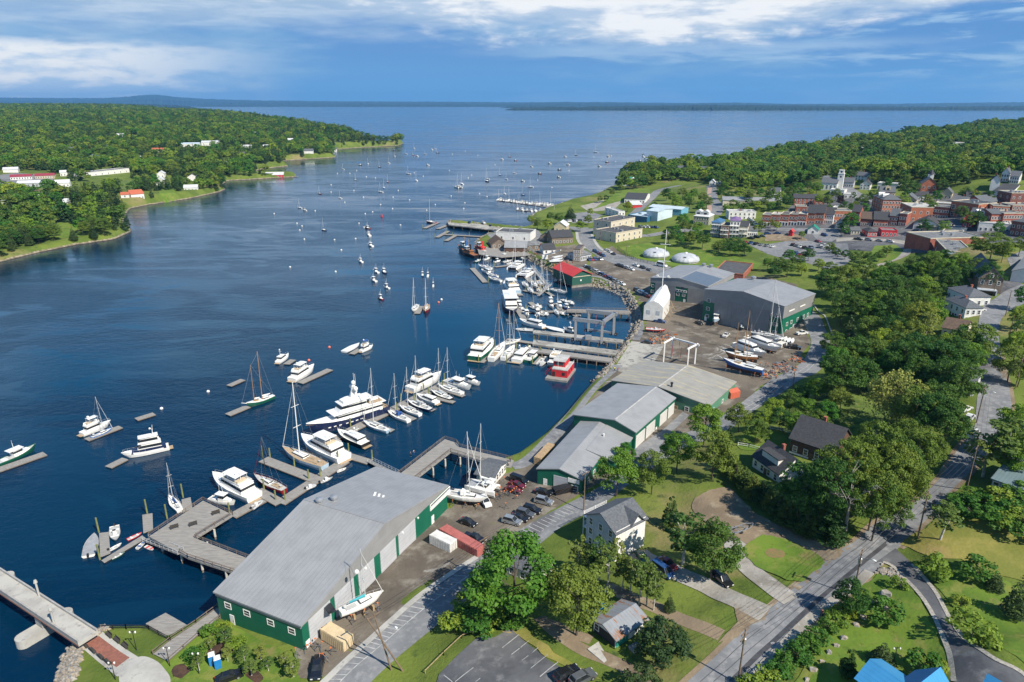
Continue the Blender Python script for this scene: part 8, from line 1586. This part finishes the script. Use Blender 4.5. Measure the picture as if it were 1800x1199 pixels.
# ---------------------------------------------------------------- containers, lifts, street furniture
def container(A, B, D, m, label, dm=None, L=None, Wd=2.5, H=2.6):
 fr = Fr(A, B, D); lx, ly = (L or fr.Lx), Wd; o = thing('shipping_container', label, 'container', fr.c + Vector((0,0,.15)), fr.rz)
 b = MB(); b.box((0,0,H/2),(lx-.1, ly-.1, H-.1)); k = int(lx/.55)
 for s in (-1,1):
  for i in range(k): b.box((-lx/2+.4+i*(lx-.8)/(k-1), s*ly*.49, H/2),(.26,.09, H-.3))
 b.build('body', m, o); f = MB()
 for x in (-1,1):
  for y in (-1,1): f.box((x*(lx/2-.06), y*(ly/2-.06), H/2),(.16,.16,H+.02))
 f.build('frame', m, o)
 for s in (-.25,.25): d = MB().box((lx/2+.02, s*ly*.92, H/2), (.1, ly*.44, H-.35)).build('door', dm or m, o); MB().bar((lx/2+.1, s*ly*.92, .3), (lx/2+.1, s*ly*.92, H-.3), .06).build('handle', M_STEEL, d)
container((757,957), (791,971), (800,962), mat('white_container', (.66,.66,.64), .5, (.55,.54,.52)), 'short white container beside the red one', L=6.1); container((778,950), (832,977), (843,966), mat('red_container', (.42,.13,.11), .6, (.34,.10,.085)), 'long faded red shipping container beside the street', L=12.2); container((570,1125), (605,1143), (617,1132), mat('cream_container', (.62,.49,.30), .6, (.54,.42,.26)), 'cream container beside the sailboat on stands', L=6.1)
def lift(A, B, C_, D, H, m, label, wheels=True):
 """boat hoist: four columns, three top beams, wheels"""
 z0 = 2.95 if wheels else None
 p = [W(*q, z0) if wheels else G(*q) for q in (A, B, C_, D)]; c = sum(p, Vector())/4; o = thing('travel_lift', label, 'boat lift', c); q = [v - c for v in p]; cols = []
 for v in q: MB().bar((v.x, v.y, .6 if wheels else -.2),(v.x, v.y, H),1.05 if wheels else .45).build('column', m, o)
 for a, b in ((0,1),(1,2),(2,3)) if wheels else ((0,3),(3,2),(2,1)):
  u, v = q[a], q[b]; d = (v-u).normalized()*1.2; MB().bar((u.x-d.x, u.y-d.y, H+.3),(v.x+d.x, v.y+d.y, H+.3), *((1.0,1.5) if wheels else (.45,.6))).build('top_beam', m, o)
 for a, b in ((0,1),(3,2)) if wheels else ():
  u, v = q[a], q[b]; MB().bar((u.x, u.y, 1.3),(v.x, v.y, 1.3),.9 if wheels else .4).build('sill_beam', m, o)
  d = (v-u).normalized()
  for e in (u, v):
   for s in (-1.1,1.1):
    cc = e + d*s; nn = Vector((-d.y, d.x, 0))*.35; w = MB().bar((cc.x-nn.x, cc.y-nn.y, .75), (cc.x+nn.x, cc.y+nn.y, .75), 1.5, n=14).build('wheel', M_TYRE, o); MB().bar((cc.x-nn.x*1.1, cc.y-nn.y*1.1, .75), (cc.x+nn.x*1.1, cc.y+nn.y*1.1, .75), .7, n=10).build('rim', m, w)
 for t in (.3,.7):
  for a, b in ((0,1),(3,2)): e = q[a].lerp(q[b], t); MB().bar((e.x, e.y, H), (e.x*.8, e.y*.8, 3.5), .14).build('sling', mat('red_sling', (.4,.05,.04), .8), o)
 if wheels: e = q[0].lerp(q[1],.5); MB().box((e.x, e.y, 2.6),(2.6,1.8,1.8)).build('engine_box', m, o)
lift((1011,600), (1057,606), (1078,590), (1034,584), 9.6, M_STEEL, 'big grey travel lift standing on the two concrete piers'); lift((1166,638), (1208,647), (1221,640), (1180,630), 8.0, M_TRIM, 'smaller white boat hoist behind the pale roofed shed', False)
M_POLE = mat('pole_wood',(.20,.14,.095),.9,(.14,.10,.07),1.5); POLES = {}
def pole(key, base, Hh, lb, arms=1, tr=False, lamp=False, rz=.8, lean=(0,0)):
 p = G(*base); o = thing('utility_pole', lb, 'pole', p, rz); MB().bar((0,0,-.5), (lean[0],lean[1],Hh), .34, n=8, w2=.22).build('post', M_POLE, o)
 for i in range(arms): MB().box((lean[0],lean[1],Hh-.5-i*1.1),(2.6,.14,.16)).build('crossarm', M_POLE, o)
 if tr: MB().lathe([(.28,-.1),(.34,0),(.34,1.0),(.2,1.15)],(.5,.15,Hh-3.2),10).build('transformer', M_STEEL, o)
 if lamp: a = MB().bar((0,0,Hh-1.8), (0,-2.0,Hh-1.2), .08).build('lamp_arm', M_STEEL, o); MB().ell((0,-2.2,Hh-1.2), (.2,.4,.14), 8, 5).build('lamp_head', M_LAMP, a)
 POLES[key] = p + Vector((lean[0], lean[1], Hh-.4)); return o
for a in [('A',(689,1178),12,'rough pole leaning over the street, left of two',1,False,True,.8,(-1.4,2.2)),('A2',(710,1179),12.5,'brown brace pole leaning beside the street, right of two',0,False,False,.8,(-4.6,3.2)),('B',(852,1022),11,'pole beside the big bright maple on the waterfront street',1),('C',(1026,898),11,'pole at the corner of the white apartment house',1),('D',(1297,1203),11,'pole with transformer and two crossarms at the bottom of the hill street',2,True),('E',(1500,1046),10,'pole with a street light by the driveway mouth',1,True,True),('F',(1613,946),11,'pole beside the flat topped tree on the dry lawn',1),('H',(1699,860),11,'pole at the hill street under the birches',1),('I',(1716,744),11,'pole with a street light before the hill street bend',1,False,True),('J',(1784,684),10,'pole at the side road beyond the hill street',1),('K',(1767,556),10,'reddish pole at the upper hill street',1),('L',(1745,520),9,'pole before the big brown barn',1),('M',(1393,683),9,'pole on the verge of the waterfront street bend',1),('N',(1465,620),9,'pole at the wood edge beside the street bend',1),('O',(1772,598),9,'pale street light pole on the upper hill street',0,False,True),('Q',(1055,425),9,'pole at the corner of the cream block',1),('R',(1081,444),10,'pole on the grass below the cream block',1),('S',(1100,453),9,'lamp pole beside the tank enclosure',0,False,True)]: pole(*a)
def wire(ks, n, lb):
 b = MB()
 for u, v in zip(ks, ks[1:]):
  p, q = POLES[u], POLES[v]; L = (q-p).length; side = Vector((-(q-p).y, (q-p).x, 0)).normalized()
  for k in range(n):
   o = side*(k-(n-1)/2)*.9 + Vector((0,0,-.25*(k % 2))); pts = [p.lerp(q, t) + o - Vector((0,0,L*.025*4*t*(1-t))) for t in np.linspace(0,1,9)]
   for a, c in zip(pts, pts[1:]): b.bar(a, c, .05, n=3)
 tag(b.build('power_line', M_BLACKP), lb, 'power line')
wire(['A','B','C'], 3, 'wires along the waterfront street between three poles'); wire(['D','E','F','H','I'], 4, 'wires along the hill street pole to pole'); wire(['I','J'], 2, 'wires crossing to the side road pole'); wire(['K','L'], 2, 'wires up to the brown barn'); wire(['M','N'], 2, 'wires at the waterfront street bend')
def bridge():
 P = lambda x, y, z=5.0: W(x, y, z); a, b, c, d = P(-60,1000), P(137,1131), P(174,1110), P(-60,946); u = (b-a).to_2d().normalized(); n = Vector((-u.y, u.x)); wd = max(3.5,(c-b).to_2d().dot(n)); e = b.to_2d(); s = e - u*62
 o = thing('footbridge', 'pale concrete footbridge on rounded piers at the lower left', 'bridge', (e.x, e.y, 0), math.atan2(u.y, u.x)); L = 62
 MB().box((-L/2, wd/2,4.6),(L, wd, .8)).build('deck', M_CONC, o); g = MB()
 for y in (.15, wd-.15): g.box((-L/2, y, 5.25),(L-.05,.3,.55))
 g.build('parapet', mat('parapet', (.36,.35,.33), .8, (.28,.27,.26)), o); MB().box((-L/2, -.03, 4.35), (L, .1, .3)).build('edge_beam', mat('rusty_edge', (.22,.10,.07), .8), o)
 for x in (-15,-38): m = MB(); k = 15; m.prism([(x+1.5*math.cos(t), wd/2+(wd/2+1.2)*(1 if math.sin(t) > 0 else -1.5) + 1.5*math.sin(t)) for t in np.linspace(.01,2*math.pi+.01,19)[:-1]],-5,1.9); m.box((x, wd/2,3.2),(2.4, wd*.9,2.2)); m.build('bridge_pier', M_CONC, o)
 for x, y in ((-20,wd-.4),(-9,.5),(-42,wd-.4)): l = MB().bar((x,y,5.0),(x,y,8.2),.4, n=8).lathe([(.3,8.2),(.4,8.3),(.25,8.9)],(x,y,0),8).build('lamp_post', M_CONC, o)
bridge()
sheet('paved_landing', [(137,1134),(176,1108),(250,1160),(232,1186),(206,1190)], M_CONC, .12); sheet('brick_paving', [(150,1133),(174,1119),(228,1157),(205,1174)], M_BRICKP, .17); sheet('round_plaza', [(212,1180),(225,1165),(250,1155),(275,1163),(290,1178),(300,1196),(290,1220),(240,1230),(212,1205)], M_CONC, .2, round_=True); sheet('plank_walk', [(270,1152),(300,1128),(345,1098),(383,1070),(392,1080),(350,1118),(296,1165)], M_GREYW, .35)
def fence(name, lb, px, hh, m, step=2.5, n=2):
 o = thing(name, lb, 'fence', G(*px[0])); c = o.location; pts = [G(*q) - c for q in px]; r = MB()
 for a, b in zip(pts, pts[1:]):
  k = max(1, int((b-a).length/step))
  for i in range(k+1): e = a.lerp(b, i/k); MB().box((e.x, e.y, e.z+hh/2),(.13,.13,hh+.2)).build('post', m, o)
  for q in range(n): r.bar(a + Vector((0,0,hh*(q+1)/n-.06)), b + Vector((0,0,hh*(q+1)/n-.06)),.1)
 r.build('rail', m, o)
fence('railing', 'weathered railing along the planked boardwalk beside the raft', [(270,1152),(300,1128),(345,1098),(383,1070)], 1.2, M_WEATH); fence('railing', 'weathered railing on the land side of the planked boardwalk', [(296,1166),(350,1119),(388,1088)], 1.2, M_WEATH); fence('railing', 'dark railing along the sea wall by the bridge landing', [(176,1107),(222,1106),(262,1107),(296,1126)], 1.1, M_BLACKP); fence('log_fence', 'long pale log rail above the bottom car park', [(748,1184),(780,1152),(812,1122),(850,1107),(892,1092)], .8, M_WOOD, 5, 1); fence('white_fence', 'white rail fence beside the cottage lawn', [(1297,784),(1316,787),(1334,792)], 1.1, M_TRIM); fence('white_fence', 'white rail fence behind the brown house lawn', [(1354,755),(1375,759),(1394,765)], 1.1, M_TRIM); fence('guard_rail', 'pale guard rail along the car park by the harbour walk', [(1040,478),(1075,494),(1105,514),(1120,535)], .8, M_CREAM, 3, 1)
fence('site_fence', 'black screened fence around the two tanks', [(1086,438),(1100,449),(1120,459),(1150,466)], 1.8, M_BLACKP, 3, 3)
M_BENCH = mat('dark_bench',(.05,.045,.04),.7)
def bench(px, py, lb, rz, p=None):
 o = thing('bench', None, 'bench', p or G(px, py, .2), rz, 'benches by the water'); MB().box((0,0,.45), (1.9,.5,.08)).build('seat', M_BENCH, o); MB().box((0,.27,.75), (1.9,.07,.5)).build('backrest', M_BENCH, o)
 for s in (-.8,.8): MB().box((s,0,.2),(.08,.45,.42)).build('leg', M_BENCH, o)
 pend(o, lb, px, py)
for x, y in ((192,1120),(206,1129),(220,1139)): bench(x, y, 'dark bench on the far side of the brick landing',-.62)
for x, y in ((150,1137),(164,1147),(178,1158),(190,1167)): bench(x, y, 'dark bench on the near side of the brick landing',2.52)
for x, y in ((307,929),(340,924),(380,904)): bench(x, y, 'dark bench on the timber platform',.6, W(x, y, 3.32))
def lamp(px, py, Hh, lb):
 o = thing('street_lamp', lb, 'street lamp', G(px, py)); MB().bar((0,0,0), (0,0,Hh), .16, n=8, w2=.1).build('post', M_BLACKP, o)
 for s in (-.5,.5): a = MB().bar((0,0,Hh-.3), (s,0,Hh-.1), .07).build('arm', M_BLACKP, o); MB().lathe([(.05,0),(.17,-.2),(.12,-.45)], (s,0,Hh-.1), 8).build('lamp_shade', M_LAMP, a)
lamp(240,1143,4.6,'black twin street lamp on the grass by the sea wall'); lamp(299,1172,4.6,'black twin street lamp at the end of the boardwalk'); lamp(203,1195,4.2,'twin street lamp at the edge of the round plaza'); lamp(350,1185,5,'dark street lamp beside the blue toilets'); lamp(1570,1168,3.6,'lamp post on the lawn by the blue roofed house')
for i, (x, y) in enumerate(((374,1167),(384,1173))):
 o = thing('portable_toilet', 'bright blue portable toilet with a white roof, ' + ('left','right')[i] + ' of two', 'toilet', G(x, y), .5); MB().box((0,0,1.1), (1.15,1.15,2.2)).build('body', PAINT['c'], o); MB().box((0,0,2.25), (1.2,1.2,.18), taper=.8).build('roof', M_TRIM, o); MB().box((0,-.59,1.05), (.8,.06,1.8)).build('door', PAINT['c'], o)
fs = house('shelter', 'open white shelter with a long grey shingle roof at the pier foot', 'shelter', (839,831), (866,840), (888,816), 2.7, 1.3, 'x', M_WHITE, M_SHING, up=2.7, over=.6, doors=0, win=[('r',5,[1.4])])
tb = Fr((941,816), (948,819), (972,792)); o = thing('timber_stack', 'long stack of pale timber beside the workshop', 'timber', tb.c, tb.rz)
for i in range(3): MB().box((0,0,.5+i*.75),(2.2, min(tb.Ly,14),.66)).build('bundle', M_WOOD, o)
o = thing('skip', 'black waste skip beside the green workshop', 'skip', G(988,866), .4); MB().loft([[(-2.2,-.9,.2),(2.2,-.9,.2),(2.2,.9,.2),(-2.2,.9,.2)], [(-2.6,-1.1,1.7),(2.6,-1.1,1.7),(2.6,1.1,1.7),(-2.6,1.1,1.7)]]).build('bin', PAINT['k'], o); MB().box((0,0,1.75), (5.1,2.1,.12)).build('lid', M_BLACKP, o)
o = thing('picnic_table', 'grey picnic table before the rusty roofed garage', 'table', G(1116,1142), .6); MB().box((0,0,.75), (1.9,.8,.08)).build('tabletop', M_GREYW, o)
for s in (-.75,.75): MB().box((0,s,.45), (1.9,.3,.07)).build('seat', M_GREYW, o); MB().box((s,0,.38), (.1,1.5,.74)).build('leg', M_GREYW, o)
def trailer(px, py, lb, rz):
 o = thing('boat_trailer', lb, 'trailer', G(px, py, .15), rz); f = MB()
 for s in (-.9,.9): f.bar((-3,s,.6),(2,s,.6),.12); f.bar((2,s,.6),(3.6,0,.6),.12)
 for x in (-2.5,-1,.5): f.bar((x,-.9,.6),(x,.9,.6),.1)
 f.build('frame', M_STEEL, o)
 for s in (-1.05,1.05): MB().bar((-1,s-.1,.33),(-1,s+.1,.33),.64, n=12).build('wheel', M_TYRE, o)
trailer(1290,936,'bare boat trailer on the dirt, left of two',.3); trailer(1303,933,'bare boat trailer on the dirt, right of two',.5); trailer(877,1066+10,'old trailer frame half hidden under the big maple',1.2)
hm = thing('material_hoist', 'white harbour crane with a long slanting jib', 'crane', G(958,455)); MB().box((0,0,1.2), (3.5,2.4,2.4)).build('cab', M_TRIM, hm); MB().bar((0,0,2.5), (9,-16,9), .8, n=4, w2=.5).build('jib', M_TRIM, hm); MB().bar((9,-16,9), (9,-16,2), .1).build('hook_line', M_WIRE, hm)
tp = thing('red_tarpaulin_shed', 'orange red tarpaulin shed at the corner of the boat shed', 'shed', G(1286,697), .5); MB().loft([[(s,-1.6,0),(s,-1.6,2.2),(s,0,3.0),(s,1.6,2.2),(s,1.6,0)] for s in (-2.2,2.2)]).build('cover', mat('orange_tarp', (.50,.11,.06), .7), tp)
for p, n, lb in ((G(884,871), 22, 'orange footed stand in the heap beside the catamaran'), (G(560,1148), 14, 'orange footed stand in the heap by the long shed corner'), (G(1360,652), 16, 'stand in the scattered heap beside the hauled out boats'), (G(1165,592), 14, 'stand in the heap behind the concrete apron')):
 src = next(x for x in bpy.data.objects if x.name.startswith('boat_stand') and not x.parent); kd = [x for x in bpy.data.objects if x.parent == src]; rs = random.Random(n)
 for i in range(n):
  c = src.copy(); C.objects.link(c); s = 1.0 if n != 16 else 1.9; x, y = p.x + rs.gauss(0,2.6*s), p.y + rs.gauss(0,2.6*s); c.location = (x, y, h(x, y)+.1); c.rotation_euler = (rs.uniform(-.5,.5), rs.uniform(-.5,.5), rs.uniform(0,6.3)); c['label'] = lb; c['group'] = 'heaps of boat stands'
  for q in kd: e = q.copy(); C.objects.link(e); e.parent = c
def rock(b, c, r, rs): 
 k = [(math.sin(t)*math.cos(f), math.sin(t)*math.sin(f), math.cos(t)) for t, n in ((.01,1),(.8,5),(1.7,5),(2.6,4),(3.1,1)) for f in np.linspace(0,6.283, n+1)[:-1]]; o = len(b.v); q = [rs.uniform(.7,1.2) for _ in k]; sx, sy = rs.uniform(.8,1.3), rs.uniform(.8,1.2)
 b.v += [(c[0]+x*r*w*sx, c[1]+y*r*w*sy, c[2]+z*r*w*.75) for (x,y,z), w in zip(k, q)]; f = [(0,1+i,1+(i+1)%5) for i in range(5)] + [(1+i,6+i,6+(i+1)%5,1+(i+1)%5) for i in range(5)] + [(6+i,11+min(i,3),11+min(i+1,3) if i<4 else 11,6+(i+1)%5) for i in range(5)] + [(11+i,15,11+(i+1)%4) for i in range(4)]
 for t in f:
  t = tuple(dict.fromkeys(t))
  if len(t) > 2: b.f.append(tuple(i+o for i in t)); b.m.append(rs.randrange(3))
RK = [mat('pale_rock', (.36,.33,.29), .9, (.25,.22,.19), 1.5), mat('tan_rock', (.33,.27,.2), .9, (.22,.18,.13), 1.5), mat('grey_rock', (.23,.225,.22), .9, (.15,.145,.14), 1.5)]
def revet(name, lb, px, n, w, r0, r1, up=.0):
 rs = random.Random(name); b = MB(); pts = [W(*q).to_2d() for q in px]; Ls = [(q-p).length for p, q in zip(pts, pts[1:])]; T = sum(Ls)
 for i in range(n):
  d = rs.uniform(0, T); k = 0
  while d > Ls[k] and k < len(Ls)-1: d -= Ls[k]; k += 1
  p, q = pts[k], pts[k+1]; u = (q-p).normalized(); c = p + u*d + Vector((u.y,-u.x))*rs.uniform(-1.0, w); z = h(c.x, c.y)
  if z > -1.2: rock(b, (c.x, c.y, max(z, -.2)+.1+up), rs.uniform(r0, r1), rs)
 tag(b.build(name, RK), lb, 'rocks', kind='stuff')
SN = SHORE_NEAR; revet('rock_revetment', 'pale boulders of the sea wall below the green sheds', SN[28:40], 900, 3.6, .35, .95); revet('rock_bank', 'rough boulders around the inner boat basin', SN[38:47], 420, 3.0, .3, .75); revet('rock_slope', 'pale rocks on the bank under the footbridge', SN[1:7], 420, 3.5, .3, .8); revet('wharf_rocks', 'rocks along the breakwater and the wharf edge', SN[46:66], 500, 3, .5, 1.2)
b = MB(); rs = random.Random(2)
for i in range(220): t = rs.uniform(0,1); p = G(1546+46*t + rs.gauss(0,4),1004+26*t*t + rs.gauss(0,3)); rock(b, (p.x,p.y,p.z+.15), rs.uniform(.2,.45), rs)
tag(b.build('stone_heap', RK), 'heap of grey stones beside the driveway mouth', 'stones', kind='stuff')
for i, (x, y, r) in enumerate([(1557,1047,1.1),(1542,1062,.8),(1556,1072,.8),(1517,1087,.6),(1505,1100,.6),(1482,1123,.7),(1469,1136,.6),(1457,1148,.5),(1445,1164,.5),(1429,1179,.6),(1418,1196,.5),(1690,893,.9),(1702,898,.8),(1714,903,.8)]): b = MB(); p = G(x, y); rock(b, (0,0,0), r, rs); o = b.build('boulder', RK); o.location = p + Vector((0,0,r*.3)); tag(o, None, 'boulder', 'boulders on the lawns'); pend(o, 'grey boulder ' + ('on the lawn above the blue roof' if i < 11 else 'at the edge of the dry lawn'), x, y)
b = MB(); rs = random.Random(8)
for cx, cy, n, sp in ((1375,648,130,9),(1352,660,60,8),(1170,596,70,6),(1400,632,60,6),(1150,598,40,5),(985,462,80,9),(930,440,70,14)):
 for i in range(n): p = G(cx+rs.gauss(0,sp), cy+rs.gauss(0,sp*.45)); b.box((p.x,p.y,p.z+.3),(rs.uniform(.3,2.2), rs.uniform(.2,.6), rs.uniform(.2,.7)), rs.uniform(0,3), mi=rs.randrange(5))
tag(b.build('yard_debris', [M_WOOD, M_STAND, M_WEATH, M_STEEL, M_STANDB]), 'scattered planks, crates and fittings on the boatyard gravel', 'debris', kind='stuff')
M_SKIN = mat('skin', (.50,.30,.21), .6); M_HAIR = mat('dark_hair', (.04,.025,.018), .7)
def skin(name, vs, es, rad, m, par):
 me = bpy.data.meshes.new(name); me.from_pydata(vs, es, []); o = link(name, me, par); o.modifiers.new('s', 'SKIN'); sv = me.skin_vertices[0].data
 for i, r in enumerate(rad): sv[i].radius = (r, r)
 sv[0].use_root = True; o.modifiers.new('u', 'SUBSURF').levels = 1; me.materials.append(m); return o
def person(p, rz, shirt, trous, lb, walk=.0):
 o = thing('person', lb, 'person', p, rz); w = walk
 V = [(0,0,.95),(0,0,1.2),(0,0,1.42),(.02,0,1.52),(.03,0,1.64),(0,-.2,1.4),(-w*.5,-.26,1.12),(.05-w,-.27,.86),(0,.2,1.4),(w*.5,.26,1.12),(.05+w,.27,.86),(0,-.1,.9),(w,-.11,.5),(w*.9,-.11,.08),(.16+w*.9,-.12,.04),(0,.1,.9),(-w*.4,.11,.5),(-w*1.5,.11,.1),(.12-w*1.5,.12,.04)]
 E = [(0,1),(1,2),(2,3),(3,4),(2,5),(5,6),(6,7),(2,8),(8,9),(9,10),(0,11),(11,12),(12,13),(13,14),(0,15),(15,16),(16,17),(17,18)]; Rr = [.14,.14,.15,.06,.1,.065,.05,.035,.065,.05,.035,.09,.065,.045,.04,.09,.065,.045,.04]
 skin('body', V, E, Rr, M_SKIN, o); k = [0,1,2,5,6,8,9]; skin('shirt', [V[i] for i in k], [(0,1),(1,2),(2,3),(3,4),(2,5),(5,6)], [.16,.165,.17,.085,.065,.085,.065], shirt, o)
 k = [0,11,12,13,15,16,17]; skin('trousers', [V[i] for i in k], [(0,1),(1,2),(2,3),(0,4),(4,5),(5,6)], [.165,.11,.085,.07,.11,.085,.07], trous, o); MB().ell((.01,0,1.69), (.125,.11,.10), 8, 6).build('hair', M_HAIR, o)
 for y in (-.035,.035): MB().ell((.125,y,1.65),(.012,.014,.01),5,4).build('eye', M_BLACKP, o)
 MB().ell((.14,0,1.62),(.02,.015,.022),5,4).build('nose', M_SKIN, o)
MC = lambda c: PAINT[c]
person(W(722,803,3.5), .6, MC('b'), MC('k'), 'person in dark blue on the boardwalk pier, left of two', .12); person(W(728,800,3.5), 2.2, MC('k'), MC('b'), 'person in black on the boardwalk pier, right of two', .08); person(G(893,820), 1.0, MC('w'), MC('k'), 'person in a white top beside the shelter', .1); person(G(897,813), 4.0, MC('k'), MC('g'), 'person in a black top at the pier foot', .05); person(G(1443,1086,.25), .7, MC('r'), MC('k'), 'person walking on the hill street pavement', .2); person(G(1080,652), 2, mat('yellow_vest', (.6,.65,.05), .7), MC('k'), 'person in a yellow vest on the harbour walk by the apron', .1); person(G(1086,653), 2.4, MC('r'), MC('g'), 'person in a red top on the harbour walk by the apron', .1)
# ---------------------------------------------------------------- the air
def haze():
 x0, x1, y0, y1, z0, z1 = -29000, 29000, -120, 27500, -7, 420
 b = MB().box(((x0+x1)/2, (y0+y1)/2, (z0+z1)/2), (x1-x0, y1-y0, z1-z0)); m = bpy.data.materials.new('air'); m.use_nodes = True; nt = m.node_tree; nt.nodes.clear()
 o = N(nt, 'ShaderNodeOutputMaterial'); v = N(nt, 'ShaderNodeVolumePrincipled'); v.inputs['Color'].default_value = (.22, .54, 1.0, 1); v.inputs['Density'].default_value = HAZE; v.inputs['Anisotropy'].default_value = .1
 nt.links.new(v.outputs[0], o.inputs['Volume']); return tag(b.build('haze', m), kind='stuff')
HAZE = 4.0e-5
haze()
settle()
for o in bpy.data.objects:
 if len(str(o.get('label', '')).split()) > 16: print('LONG', o['label'])
for o in list(bpy.data.objects):
 if o.type in ('MESH', 'EMPTY') and not o.parent and 'label' not in o and o.get('kind') not in ('structure', 'stuff'): print('NO LABEL', o.name)
